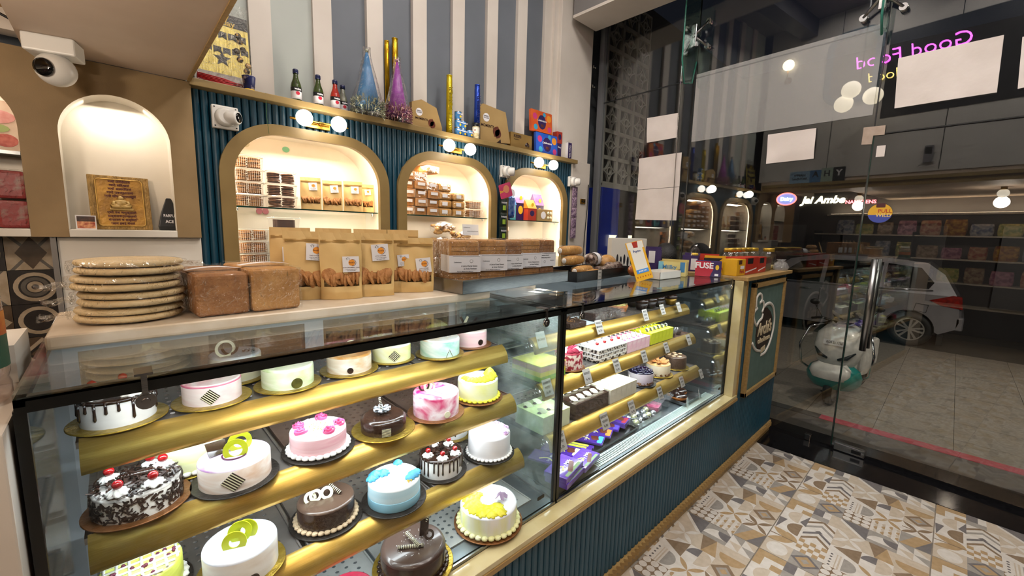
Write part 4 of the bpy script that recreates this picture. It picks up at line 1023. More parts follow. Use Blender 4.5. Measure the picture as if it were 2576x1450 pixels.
# ---- deck
t = cake('large dark chocolate cake with crossed sticks and silver pearls', (.580, 1.005), ZD, .094, .068, .118, M_goldb, [M_truffle, mat('truffle_top2', '4a3a33', 0.3, c2='3e2f28', scale=4, coat=.3)], .012)
border(t, M_choc, .098, 36, .008)
stick(t, (-.045, -.02, t['top'] + .006), (.03, -.024, t['top'] + .005), .005); stick(t, (-.02, .03, t['top'] + .012), (.018, -.034, t['top'] + .01), .005)
MB().prism([(-.014, 0), (.014, 0), (.014, .05), (-.014, .05)], -.0015, .0015).build('chocolate_plate', M_choc, t, (.03, .02, t['top']), (R(62), R(18), R(20))); oring(t, .046, .008, t['top'] + .012, .008, .015, M_choc, (R(60), 0, 0)); stick(t, (.03, .04, t['top'] + .02), (.05, .055, t['top'] + .05), .005)
sprinkle(t, M_pearl, 60, .055, t['top'], .0014, 5, 'sugar_pearls')
t = cake('large white cake with yellow cream swirl and a lilac butterfly', (.870, 1.003), ZD, .097, .072, .118, M_brownb, body_mat('butterfly', 'e9eaee', 'e2e46a', 'eef2f8', 'e6ecf4', 3, (2, 2, .4)))
border(t, mat('ivory_cream', 'e6e6c0', 0.45, c2='dede9a', scale=20), .101, 30, .011)
for k in range(22):
    a = 140 + 170 * k / 21; x, y = P2(t, a, .06 + .014 * ((k % 3) - 1)); rosette(M_yel, .015 + .006 * (k / 21), .012, 7, 2.4, parent=t, loc=(x, y, t['top'] - .001), name='cream_ruffle', rz=k * 2)
bt = MB()
for s in (1, -1):
    bt.M = T(.04, -.005, t['top'] + .03) @ Rz(R(-20)) @ Ry(R(48 * s))
    bt.prism([(0, -.012), (s * .012, -.02), (s * .024, -.012), (s * .018, 0), (s * .03, .012), (s * .026, .026), (s * .01, .02), (0, .006)], -.0006, .0006)
bt.build('butterfly', mat('lilac_wafer', '9f86a8', 0.5, c2='b79fbf', scale=60), t)
t = cake('red velvet cake just showing at the lower edge', (.375, .985), ZD, .068, .05, .08, M_blackb, body_mat('rvelvet', '8c1f35', '9c2940', '8f2038', '7a1a2e', 30))
ORD = ['first', 'second', 'third', 'fourth', 'fifth', 'sixth', 'seventh']
# ------------------------------------------------------------------ pastry slices, rounds and chocolate in the second case
M_tag = mat('price_card', 'd9d5cf', 0.5, c2='cfcac3', scale=6)
M_ink = mat('black_ink', '15141a', 0.6)
M_acr = clear('acrylic_holder', (0.97, 0.97, 0.97), 0.06)
def price_tag(x, z, y, lines, label, s=1.0, tilt=-22, rz=0):
    t = thing('price_tag', label, 'price tag', (x, y, z), (R(tilt), 0, R(rz)))
    w, h = .052 * s, .066 * s
    MB().box(-w / 2, w / 2, 0, .0012, -h / 2, h / 2).build('tag_card', M_tag, t)
    MB().box(-w / 2 - .005, w / 2 + .005, -.0022, -.0012, -h / 2 - .003, h / 2 + .01).build('tag_holder', M_acr, t)
    n = len(lines)
    for k, l in enumerate(lines):
        text(l, .0135 * s, M_ink, t, (0, -.0006, h / 2 - h * (k + .75) / (n + .5)), FRONT, sx=min(.72, .045 / (.0135 * .62 * max(4, len(l)))), bold=.012)
    return t
def bar_tag(px, py, si, lines, label, s=1.0):
    z, y = SHELVES[si]; p = OY(px, py, y - .038)
    return price_tag(p.x, p.z, y - .038, lines, label, s)
bar_tag(1508, 823, 0, ['WALNUT', 'BROWNIE', 'Rs. 70/-'], 'WALNUT BROWNIE price card on the top gold rail', 1.0)
bar_tag(1624, 793, 0, ['APPLE PIE', 'PASTRY', 'Rs. 100/-'], 'APPLE PIE PASTRY price card on the top gold rail', .95)
bar_tag(1667, 779, 0, ['CHOCO LAVA', 'MUFFIN', 'Rs. 80/-'], 'third price card on the top gold rail, beside the cupcakes', .9)
bar_tag(1708, 773, 0, ['CUPCAKE', 'Rs. 60/-'], 'CUPCAKE price card at the end of the top gold rail', .9)
bar_tag(1362, 855, 0, ['', 'BROWNIE', ''], 'price card on the top gold rail seen through fogged glass', 1.0)
bar_tag(1478, 947, 1, ['REDVELVET', 'Rs. 90/-'], 'REDVELVET price card on the middle gold rail', 1.0)
bar_tag(1552, 920, 1, ['BLACK FOREST', 'PASTRY', 'Rs. 70/-'], 'BLACK FOREST PASTRY price card on the middle gold rail', 1.0)
bar_tag(1621, 897, 1, ['STRAWBERRY', 'PASTRY', 'Rs. 70/-'], 'STRAWBERRY PASTRY price card on the middle gold rail', .95)
bar_tag(1677, 875, 1, ['RASMALAI', 'PASTRY', 'Rs. 80/-'], 'RASMALAI PASTRY price card on the middle gold rail', .9)
bar_tag(1733, 855, 1, ['TIRAMISU', 'Rs. 90/-'], 'pale price card at the end of the middle gold rail', .95)
bar_tag(1378, 975, 1, ['RAINBOW', 'PASTRY', 'Rs. 80/-'], 'RAINBOW PASTRY price card behind the fogged glass', 1.0)
bar_tag(1522, 1060, 2, ['CHOCOLATE', 'TRUFFLE PASTRY', 'Rs. 80/-'], 'CHOCOLATE TRUFFLE PASTRY price card on the lowest gold rail', 1.1)
bar_tag(1590, 1026, 2, ['BUTTER SCOTCH', 'PASTRY', 'Rs. 70/-'], 'BUTTER SCOTCH PASTRY price card on the lowest gold rail', 1.0)
bar_tag(1661, 989, 2, ['BLUEBERRY', 'CHEESE PASTRY', 'Rs. 120/-'], 'BLUEBERRY CHEESE PASTRY price card on the lowest gold rail', .95)
bar_tag(1716, 961, 2, ['BISCOFF CHEESE', 'PASTRY', 'Rs. 130/-'], 'BISCOFF CHEESE PASTRY price card on the lowest gold rail', .9)
bar_tag(1764, 941, 2, ['MOUSSE', 'Rs. 90/-'], 'pale price card at the end of the lowest gold rail', .85)
bar_tag(1411, 1112, 2, ['PINEAPPLE', 'PASTRY', 'Rs. 70/-'], 'PINEAPPLE PASTRY price card cut by the case corner', 1.15)
def slice_row(label, grp, x0, x1, y0, z, n, d, h, mats, deco, rows=2, layers=None):
    """rows of rectangular slices; each slice is a thing of its own"""
    w = (x1 - x0) / n; proto = {}
    for j in range(rows):
        for i in range(n):
            if j not in proto or deco == 'mixed':
                t = thing('pastry_slice', ORD[i] + ' ' + label[j], 'pastry', (x0 + w * (i + .5), y0 + d * j, z), group=grp)
                b = MB(); b.cur = 0
                if layers:
                    zz = 0
                    for k, (hh, ci) in enumerate(layers): b.cur = ci; b.box(-w / 2 + .0006, w / 2 - .0006, .0008 if k % 2 == 0 else .0016, d - .001, zz, zz + hh); zz += hh
                else: b.box(-w / 2 + .0006, w / 2 - .0006, 0, d - .001, 0, h - .004)
                b.cur = len(mats) - 1; b.box(-w / 2 + .0004, w / 2 - .0004, -.0004, d - .0006, h - .004, h)
                b.build('slice_body', mats, t)
                deco_fn[deco](t, w, d, h, j)
                proto[j] = t
            else:
                c = copy_tree(proto[j]); c.location = (x0 + w * (i + .5), y0 + d * j, z); c['label'] = ORD[i] + ' ' + label[j]
deco_fn = {}
def d_cherry(t, w, d, h, j):
    rosette(M_cream_w, w * .34, .016, parent=t, loc=(0, d * .45, h)); cherry(t, 0, d * .45, h + .02, .0085)
def d_plates(t, w, d, h, j):
    o = MB().box(-.016, .016, -.001, .001, 0, .026).build('chocolate_plate', M_choc, t, (0, d * .5, h), (R(-28), 0, R(25)))
    b = MB()
    for k in range(6): b.box(-.016 + .0055 * k, -.0135 + .0055 * k, -.0015, .0015, 0, .026)
    b.build('plate_stripes', M_wchoc, o)
    rosette(M_pinkc, .006, .006, parent=t, loc=(-.008, d * .35, h))
def d_loops(t, w, d, h, j):
    oring(t, -.004, d * .5, h + .009, .006, .012, M_choc, (R(55), 0, R(20)), 'chocolate_loop'); oring(t, .006, d * .55, h + .01, .006, .011, mat('grey_wchoc', 'a9adb0', 0.4), (R(60), 0, R(-30)), 'chocolate_loop')
def d_leaf(t, w, d, h, j):
    o = MB().prism(petal(-.022, 0, .022, .004, .5), -.001, .001).build('white_leaf', M_wchoc, t, (.002, d * .45, h + .009), (R(50), R(20), R(-55)))
    rosette(M_truffle, .009, .008, parent=t, loc=(-.008, d * .5, h))
def d_sail(t, w, d, h, j):
    MB().prism([(-.010, 0), (.010, 0), (-.004, .022)], -.001, .001).build('white_sail', M_wchoc, t, (.004, d * .38, h), (R(78), 0, R(30))); rosette(M_cream_w, .011, .011, 6, 0, parent=t, loc=(-.006, d * .62, h))
def d_none(t, w, d, h, j): pass
deco_fn.update(cherry=d_cherry, plates=d_plates, loops=d_loops, leaf=d_leaf, sail=d_sail, none=d_none)
M_bfside = mat('bf_side', 'd2c9ba', 0.5, c2='1f1511', scale=70, lo=.47, hi=.53)
slice_row(['black forest slice with cherry in the front row by the red velvet round', 'black forest slice with cherry in the back row by the red velvet round'], 'black forest slices', 1.632, 1.878, 1.106, Z2, 4, .078, .062, [M_bfside, M_choc, M_cream_w], 'cherry', 2, [(.014, 0), (.006, 2), (.014, 0), (.006, 2), (.018, 0)])
slice_row(['pink strawberry slice with striped plate in the front row', 'pink strawberry slice with striped plate in the back row'], 'strawberry slices', 1.882, 2.110, 1.106, Z2, 5, .078, .062, [mat('straw_side', 'dfc3c4', 0.5, c2='d69cae', scale=30), mat('straw_top', 'ecdfe8', 0.35, c2='d98aa8', scale=18)], 'plates')
slice_row(['bright yellow slice with dark loops in the front row', 'bright yellow slice with dark loops in the back row'], 'yellow slices', 2.135, 2.40, 1.112, Z2, 6, .078, .066, [mat('rasm_side', 'c4c82a', 0.5, c2='b3b81f', scale=40), mat('rasm_top', 'd2dc1e', 0.4, c2='c4ce18', scale=20)], 'loops')
slice_row(['rainbow layered slice behind fogged glass in the front row', 'rainbow layered slice behind fogged glass in the back row'], 'rainbow slices', 1.225, 1.385, 1.106, Z2, 3, .085, .066, [mat('rain_green', '7fae3a', 0.6), mat('rain_yellow', 'd9c43c', 0.6), mat('rain_pink', 'c98a80', 0.6), mat('rain_top', 'd9cc4a', 0.4, c2='e0d878', scale=20)], 'none', 2, [(.020, 0), (.020, 1), (.022, 2)])
slice_row(['pale green pineapple slice in the front row', 'pale green pineapple slice in the back row'], 'pineapple slices', 1.195, 1.365, 1.056, Z3, 3, .08, .074, [mat('pine_side', 'dfe3c4', 0.5, c2='d3dab0', scale=20), mat('pine_top', 'cfe08a', 0.35, c2='e2ecb8', scale=12)], 'leaf')
slice_row(['dark truffle slice with white leaf in the front row', 'dark truffle slice with white leaf in the back row'], 'truffle slices', 1.405, 1.655, 1.056, Z3, 5, .08, .07, [M_truffle, M_truffle], 'leaf')
slice_row(['white butterscotch slice with sail plate in the front row', 'white butterscotch slice with sail plate in the back row'], 'butterscotch slices', 1.672, 1.91, 1.056, Z3, 5, .08, .07, [mat('bs_side', 'd9d2c2', 0.5, c2='cfc6b2', scale=30), mat('bs_top', 'eef2ee', 0.35, c2='ecd9a4', scale=12)], 'sail')
t = cake('red velvet round cake with crumbled top beside black forest slices', (1.475, 1.165), Z2, .065, .075, .078, M_brownb, [mat('rv_side', 'd9c3b4', 0.6, c2='8f1c2c', scale=60, lo=.45, hi=.55), mat('rv_top', 'a31a38', 0.6, c2='8a1530', scale=40)])
for k in range(9): a = k * 40; x, y = P2(t, a, .038); rosette(mat('rv_crumb', '7f1230', 0.8, c2='9a1c3c', scale=60) if k % 3 else M_cream_w, .02, .02, 6, 1, parent=t, loc=(x, y, t['top']))
def round_cut(label, c, z, r, h, mats, board, name='cheesecake'):
    t = cake(label, c, z, r, h, r + .018, board, mats); return t
t = round_cut('blueberry cheesecake round with glossy berries and a nut base', (2.06, 1.12), Z3, .068, .068, [mat('bb_side', 'cfc6c8', 0.5, c2='b7a9b6', scale=12), mat('bb_top', '1c1630', 0.15, c2='0f0c1c', scale=30)], M_steeld)
sprinkle(t, mat('blueberry', '15122a', 0.2, c2='2a2448', scale=60), 90, .06, t['top'], .005, 5, 'blueberries'); flakes(t, mat('nut_crumb', '9a6a34', 0.8, c2='6d4520', scale=80), 160, .068, .004, .018, None, .006, 4, 'nut_base')
t = round_cut('biscuit topped cheesecake round with crumb base', (2.275, 1.13), Z3, .070, .066, [mat('bis_side', 'dccfb4', 0.5, c2='d2c2a2', scale=12), mat('bis_top', 'd0a468', 0.4, c2='c0925a', scale=20)], M_goldb)
flakes(t, MATS['nut_crumb'], 160, .070, .004, .016, None, .006, 6, 'nut_base')
M_bisc = mat('biscuit', 'b9793a', 0.6, c2='a4672c', scale=40, bump=.3, bscale=200)
for k in range(8):
    a = R(45 * k + 10); MB().box(-.022, .022, -.0105, .0105, 0, .006).build('biscuit', M_bisc, t, (.04 * math.cos(a), .04 * math.sin(a), t['top'] + .006), (R(20), R(-15), a), bevel=.002)
t = round_cut('chocolate almond round cake studded with pale buttons', (2.485, 1.125), Z3, .066, .07, [mat('alm_side', '4b3628', 0.35, c2='3b281c', scale=40, bump=.4, bscale=160), mat('alm_top', '5a4230', 0.35, c2='46301f', scale=40)], M_goldb)
for k in range(7): x, y = P2(t, 51 * k, .042 if k else 0); MB().lathe([(.012, 0), (.014, .003), (.010, .006), (.003, .0065)], 14).build('chocolate_button', mat('button_tan', 'b59a78', 0.4, c2='a58a68', scale=60), t, (x, y, t['top']))
# top shelf: brownies, tart, cupcakes
t = thing('brownie_slab', 'open nut brownie slab next to the fogged glass', 'brownie', (1.52, 1.21, Z1)); MB().box(-.06, .06, -.06, .08, .001, .025).build('brownie', mat('brownie', '2c1a12', 0.6, c2='3d271b', scale=60, bump=.6, bscale=120), t, bevel=.003); flakes(t, mat('walnut', '8a6238', 0.7, c2='5c3f22', scale=60), 60, .05, .03, .031, .026, .007, 4, 'walnut_pieces', rmax=.055)
for k, x in enumerate((1.735, 1.862)):
    t = thing('wrapped_brownie', ('film wrapped brownie block nearer the brownie slab', 'film wrapped brownie block nearer the nut tart')[k], 'brownie', (x, 1.22, Z1))
    MB().box(-.055, .055, -.045, .055, .001, .04).build('brownie', MATS['brownie'], t, bevel=.008)
    b = MB(); b.grid(lambda u, v: (-.062 + .124 * u, -.055 + .12 * v, .044 + .004 * math.sin(17 * u + 9 * v) + .003 * math.sin(31 * v - 5 * u)), 16, 14); b.grid(lambda u, v: (-.062 + .124 * u, -.055 - .004 * math.sin(14 * u), .004 + .04 * v), 16, 4)
    b.build('cling_film', clear('cling_film', (.97, .98, 1), .07, .12, bump=.9, bscale=45, haze=.03), t, fix=False)
MB().box(-.07, .07, -.07, .09, 0, .001).build('paper_liner', mat('blue_white_paper', 'c9dbe8', 0.7), thing('paper_liner_sheet', 'blue white liner paper under the wrapped brownies', 'paper', (1.66, 1.23, Z1)))
t = thing('nut_tart', 'round tart topped with chopped green pistachio', 'tart', (2.045, 1.30, Z1)); MB().lathe([(.066, 0), (.074, .03), (.071, .034)], 36).build('tart_shell', mat('pastry_crust', '9a5a2e', 0.6, c2='b3733c', scale=30), t)
b = MB(); b.lathe([(.071, .032), (.05, .038), (.01, .041)], 30).build('tart_filling', mat('tart_fill', 'b7a66a', 0.6), t); flakes(t, mat('pistachio', 'a8ac5c', 0.7, c2='d6cfa0', scale=60), 420, .06, .034, .036, .036, .005, 3, 'pistachio_crumbs', rmax=.07)
M_liner = mat('gold_liner', '8d6f2c', 0.35, 0.7, c2='6f531c', scale=50)
for k, (x, y) in enumerate(((2.20, 1.22), (2.30, 1.22), (2.25, 1.31), (2.40, 1.22), (2.38, 1.31), (2.52, 1.20))):
    lastc = k == 5
    t = thing('cupcake', 'cupcake in a gold liner with white cream by the CUPCAKE card' if lastc else ORD[k] + ' dark chocolate muffin in a black cup from the nut tart', 'cupcake', (x, y, Z1), group=None if lastc else 'dark chocolate muffins')
    b = MB(); b.smooth = True; n = 36
    b.rings([[(q * (1 + .04 * math.cos(18 * 2 * PI * i / n)) * math.cos(2 * PI * i / n), q * (1 + .04 * math.cos(18 * 2 * PI * i / n)) * math.sin(2 * PI * i / n), zz) for i in range(n)] for q, zz in ((.026, 0), (.036, .038))]); b.build('cup_liner', M_liner if lastc else mat('dark_liner', '1d1512', 0.45, c2='2a1e18', scale=30), t)
    MB().lathe([(.036, .038), (.040, .048), (.034, .06), (.018, .068), (.004, .07)], 20).build('cupcake_top', M_choc, t)
    if lastc: rosette(M_cream_w, .022, .03, 7, 2, parent=t, loc=(0, .006, .062))
# clear cups on the middle shelf
M_cup = clear('clear_plastic', (.93, .95, .95), .08, .02, haze=.03)
for k, (x, y) in enumerate(((2.455, 1.15), (2.53, 1.15), (2.49, 1.22), (2.43, 1.24), (2.36, 1.29))):
    t = thing('dessert_cup', ORD[k] + ' clear dessert cup with dark pudding from the case end', 'dessert cup', (x, y, Z2), group='dessert cups'); MB().lathe([(.026, 0), (.034, .03), (.036, .032)], 24, cap1=False).build('cup', M_cup, t); MB().lathe([(.0255, .002), (.031, .02)], 24).build('pudding', mat('pudding', '1c1416', 0.3), t)
# deck: grille, chocolate bars, tubs, doughnuts
b = MB(); b.box(1.20, 2.70, .950, .956, .550, .5515); b.box(1.20, 2.70, 1.000, 1.006, .550, .5515)
for k in range(115): x = 1.20 + .013 * k; b.M = T(x, .956, .550) ; b.poly([(0, 0, 0), (.007, 0, 0), (.0095, .044, 0), (.0025, .044, 0)]); b.poly([(0, 0, .0015), (.007, 0, .0015), (.0095, .044, .0015), (.0025, .044, .0015)]); b.M = None
tag(b.build('air_grille', mat('grille_white', 'b9cfc9', 0.35, 0.2), fix=False), 'white slotted air grille along the foot of the pastry case', 'grille')
M_purp = [mat('wrap_purple', '3a1d78', 0.25, c2='4a2890', scale=8, coat=.4), mat('wrap_lilac', '6a48b4', 0.25, c2='5c3ca6', scale=8, coat=.4)]
M_swirl = mat('wrap_gold_swirl', 'd8cf7a', 0.4); M_wt = mat('print_white', 'e4e2e6', 0.5); M_chp = mat('print_choc', '6b3422', 0.4, c2='4c2216', scale=40)
def choc_bar(label, p, rz, w, l, h, m_, accent, z=0, grp=None, txt=True, stem=None):
    t = thing('chocolate_bar', label, 'chocolate', (p[0], p[1], ZD + .012 + z), R(rz), grp)
    MB().box(-w / 2, w / 2, -l / 2, l / 2, 0, h).build('wrapper', m_, t, bevel=.002)
    pth = [(w * (-.22 + .16 * math.sin(3.6 * u)), l * (-.12 + .34 * u), h + .0006) for u in [i / 12 for i in range(13)]]
    MB().tube(pth, .0035, 6).build('swirl_print', M_swirl, t).scale = (1, 1, .12)
    if txt: text('Dairy Milk', w * .17, M_wt, t, (w * .0, -l * .02, h + .0004), (0, 0, R(0)), bold=.01)
    MB().prism(rrect(w * .5, l * .2, .008), h, h + .0006).build('chocolate_print', M_chp, t, (w * .08, -l * .24, 0), (0, 0, R(20)))
    MB().prism(rrect(w * .8, l * .14, .006), h, h + .0005).build('flavour_band', accent, t, (0, -l * .40, 0))
    t.children[0].location = t.children[0].location
    pr = [c for c in t.children if c.name.startswith('swirl')][0]; pr.location.z = (h + .0006) * (1 - .12)
    return t
A_or = mat('band_orange', 'd08a3c', 0.4); A_bl = mat('band_blue', '4aa6dc', 0.4); A_cr = mat('band_cream', 'cfc2a0', 0.4); A_re = mat('band_red', '9c2f3c', 0.4); A_gr = mat('band_green', '7c9c6c', 0.4); A_pu = mat('band_violet', '5a4ac0', 0.4)
choc_bar('lilac wrapped chocolate block lowest in front of the case corner', (1.262, .985), 12, .16, .10, .022, M_purp[1], A_gr, 0)
choc_bar('lilac wrapped chocolate block stacked on the one at the corner', (1.258, .990), 14, .16, .10, .022, M_purp[1], A_gr, .023)
choc_bar('purple wrapped chocolate block with a green end nearest the glass', (1.405, 1.0), 12, .15, .085, .022, M_purp[1], A_gr, 0)
choc_bar('dark purple chocolate bar with blue end beneath the pineapple card', (1.30, 1.105), 20, .085, .17, .010, M_purp[0], A_bl, .004)
choc_bar('dark purple chocolate bar with cream end beside the thin bars', (1.40, 1.12), 22, .085, .17, .010, M_purp[0], A_cr, .004)
choc_bar('dark purple chocolate bar with sky blue end in the steel tray', (1.575, 1.115), 24, .085, .17, .010, M_purp[0], A_bl, .004)
choc_bar('dark purple chocolate bar with orange end in the steel tray', (1.665, 1.13), 24, .085, .17, .010, M_purp[0], A_or, .004)
choc_bar('dark purple chocolate bar with violet end in the steel tray', (1.75, 1.14), 24, .075, .17, .010, M_purp[0], A_pu, .004)
choc_bar('thick purple chocolate pack with red print at the tray end', (1.83, 1.13), 14, .085, .15, .026, M_purp[0], A_re, .004)
for k in range(2):
    t = thing('slim_bar', ('slim striped chocolate bar closer to the glass', 'slim striped chocolate bar behind its twin')[k], 'chocolate', (1.475 + .022 * k, 1.10 + .004 * k, ZD + .012), R(26)); MB().box(-.012, .012, -.075, .075, 0, .010).build('wrapper', M_purp[0], t, bevel=.002); MB().prism(rrect(.016, .10, .004), .010, .0106).build('stripe_print', mat('slim_stripe', 'c7d23c', 0.4), t)
t = thing('display_tray', 'shallow steel tray under the purple chocolate bars', 'tray', (1.64, 1.125, ZD)); MB().box(-.215, .235, -.105, .10, .0, .003).box(-.215, .235, -.108, -.105, 0, .014).box(-.215, -.212, -.105, .10, 0, .014).box(.232, .235, -.105, .10, 0, .014).build('tray_body', M_steeld, t)
t = thing('display_tray', 'shallow steel tray under the corner chocolate blocks', 'tray', (1.30, 1.08, ZD)); MB().box(-.14, .135, -.145, .14, .0, .003).build('tray_body', M_steeld, t)
t = thing('display_tray', 'clear tray of foil wrapped pralines', 'tray', (2.00, 1.115, ZD)); MB().box(-.11, .12, -.10, .09, 0, .003).box(-.11, .12, -.103, -.10, 0, .03).box(-.11, -.107, -.10, .09, 0, .03).box(.117, .12, -.10, .09, 0, .03).build('tray_body', M_cup, t)
M_foil = mat('silver_foil', 'c4ccd2', 0.25, 0.8, c2='59626a', scale=60, bump=.8, bscale=90)
rr = random.Random(4)
for k in range(12):
    x, y = 1.915 + .045 * (k % 5) + rr.uniform(-.008, .008), 1.05 + .045 * (k // 5) + rr.uniform(-.006, .006)
    t = thing('foil_praline', 'silver foil wrapped praline in the clear tray', 'praline', (x, y, ZD + .004), rr.uniform(0, 3), 'foil pralines in the clear tray'); MB().ball((0, 0, .016), .018, 9, 6, 1, 1, .85).build('foil_ball', M_foil if k % 3 else mat('foil_yellow', 'd6d8a8', 0.3, .4, c2='a8ac8c', scale=60), t); MB().box(-.03, .03, -.006, .006, .014, .016).build('foil_twist', M_foil, t)
for k, (x, y) in enumerate(((2.185, 1.09), (2.20, 1.15), (2.30, 1.09))):
    t = thing('dessert_tub', ('clear tub of pink dessert nearest the glass', 'clear tub of pink dessert behind another tub', 'empty clear lidded tub next to the doughnuts')[k], 'tub', (x, y, ZD + .002), R(12)); b = MB(); b.rings([[(px_ * q, py_ * q, zz) for px_, py_ in rrect(.105, .085, .016)] for q, zz in ((.86, 0), (1.0, .045), (1.05, .047))], True, False); b.build('tub', M_cup, t)
    MB().prism(rrect(.112, .092, .018), .048, .052).build('lid', M_cup, t)
    if k < 2: MB().prism(rrect(.086, .068, .014), .003, .026).build('pink_dessert', mat('pink_dessert', 'c23a6c', 0.5, c2='d98aa0', scale=30), t)
t = thing('display_tray', 'perforated steel tray holding the doughnuts', 'tray', (2.475, 1.08, ZD)); MB().box(-.11, .11, -.09, .10, 0, .003).box(-.11, .11, -.093, -.09, 0, .018).box(-.113, -.11, -.09, .10, 0, .018).box(.11, .113, -.09, .10, 0, .018).build('tray_body', M_steel, t)
def torus(b, R0, r0, z, n=28, m=12, sz=1.0, a0=0, a1=2 * PI):
    b.smooth = True; full = abs(a1 - a0 - 2 * PI) < .01
    b.rings([[((R0 + r0 * math.cos(p)) * math.cos(2 * PI * i / n), (R0 + r0 * math.cos(p)) * math.sin(2 * PI * i / n), z + sz * r0 * math.sin(p)) for i in range(n)] for p in [a0 + (a1 - a0) * k / m for k in range(m + 1)]], False, False); b.smooth = False; return b
for k, (x, y, tl) in enumerate(((2.43, 1.06, 0), (2.515, 1.10, 0), (2.46, 1.13, 0))):
    t = thing('doughnut', ('chocolate doughnut nearest the tubs', 'chocolate doughnut nearest the case end', 'chocolate doughnut at the back of the tray')[k], 'doughnut', (x, y, ZD + .0035)); torus(MB(), .03, .02, .018, sz=.85).build('dough', mat('dough', 'b9702f', 0.5, c2='a15e24', scale=20), t); torus(MB(), .03, .0206, .019, sz=.85, a0=R(20), a1=R(160)).build('glaze', M_choc, t)
p = OZ(1757, 1000, ZD + .05); price_tag(2.52, ZD + .04, .975, ['DONUT', 'Rs. 60/-'], 'price card standing by the doughnuts', .85, -8, 20)
price_tag(2.33, ZD + .037, .962, ['MACARONS', 'Rs. 30/-', 'Per Piece'], 'price card standing on the grille before the tubs', .8, -8, 15)
# brand badges printed on the case glass
for x in (1.05, 2.70):
    o = MB().prismy([(a, c) for a, c in rrect(.036, .014, .004)], -.001, 0).build('glass_badge', M_blkrub, None, (x, CY0 + .0002, .60)); tag(o, 'tiny dark badge at the foot of the ' + ('cake' if x < 2 else 'pastry') + ' case glass', 'badge')
# ------------------------------------------------------------------ goods standing on the counter
ZS = 1.3225
M_film = clear('wrap_film', (.99, .985, .975), .035, .10, bump=1.4, bscale=42, edge=.7)
M_kraft = mat('kraft_paper', 'd3b277', 0.55, c2='c8a668', scale=7, bump=.12, bscale=25)
M_crust = mat('bread_crust', 'b98a50', 0.7, c2='9c6c36', scale=18, bump=.3, bscale=90)
M_crust2 = mat('brown_bread_crust', '9c6b3c', 0.7, c2='82552c', scale=22, bump=.35, bscale=110)
M_crumb = mat('bread_crumb', 'c99a5c', 0.75, c2='b98748', scale=30, bump=.3, bscale=140)
M_cookie = mat('cookie', 'b07a44', 0.7, c2='94612f', scale=60, bump=.4, bscale=220)
M_label = mat('white_label', 'd8d6d8', 0.5, c2='d0ced1', scale=5)
M_orange = mat('label_orange', 'd98a1e', 0.5); M_brownp = mat('label_brown', '4b2417', 0.5)
# flatbread packs
c = OZ(322, 800, ZS)
M_flat = mat('pale_flatbread', 'd9c398', 0.7, c2='cdb384', scale=14, bump=.25, bscale=60)
for k in range(4):
    t = thing('flatbread_pack', ('lowest', 'second lowest', 'third', 'topmost')[k] + ' film wrapped pack of pale pizza bases on the slab', 'flatbread', (.018 + .008 * (k % 2), 1.325, ZS + .0005 + .0352 * k), R(9 * k), 'wrapped flatbread packs')
    for j in range(2):
        b = MB(); b.lathe([(.082, .001), (.094, .004), (.097, .0085), (.094, .014), (.084, .0158)], 40).build('flatbread', M_flat, t, (.002 * j, .003 * j, .0165 * j))
    b = MB(); b.smooth = True; n = 40
    b.rings([[((q + .005 * math.sin(5 * a_) + .003 * math.sin(11 * a_ + k)) * math.cos(a_), (q + .004 * math.sin(7 * a_)) * math.sin(a_), zz) for a_ in [2 * PI * i / n for i in range(n)]] for q, zz in ((.084, .0003), (.101, .004), (.103, .016), (.101, .030), (.085, .0345))])
    b.build('film', M_film, t)
    b = MB(); sgn = 1 if k == 3 else -1
    b.grid(lambda u, v: (sgn * (.098 + .05 * u), -.03 + .06 * v + .01 * math.sin(6 * u), .016 + .006 * math.sin(9 * v + 5 * u)), 6, 8); b.build('film_tail', M_film, t, fix=False)
# wrapped loaves lying on the slab
def loaf_flat(label, x, y, rz, w, l, h, m_):
    t = thing('bread_loaf', label, 'bread', (x, y, ZS), R(rz))
    MB().box(-w / 2, w / 2, 0, l, .001, h).build('loaf', m_, t, bevel=.012, seg=3)
    b = MB(); e = .003
    b.grid(lambda u, v: (-w / 2 - e + (w + 2 * e) * u, -e - .003 * abs(math.sin(9 * u + 7 * v)), h * v), 10, 10)
    b.grid(lambda u, v: (-w / 2 - e + (w + 2 * e) * u, -e + (l + 2 * e) * v, h + .002 + .003 * abs(math.sin(8 * u - 5 * v))), 10, 12)
    b.grid(lambda u, v: (w / 2 + e + .002 * math.sin(9 * v), (l + e) * u, h * v), 8, 8); b.grid(lambda u, v: (-w / 2 - e - .002 * math.sin(9 * v), (l + e) * u, h * v), 8, 8)
    b.build('film', M_film, t, fix=False)
    b = MB()
    b.grid(lambda u, v: (-w / 2 - .004 + (w + .008) * u, l * (.30 + .10 * v), h + .0045 + .006 * math.sin(PI * u)), 10, 2, True); b.build('label_band', M_label, t, fix=False)
    return t
loaf_flat('film wrapped bread loaf lying next to the flatbread stack', .187, 1.222, 4, .112, .26, .104, M_crust2)
loaf_flat('film wrapped bread loaf lying between the other loaf and kraft pouches', .306, 1.226, 5, .118, .25, .112, M_crust)
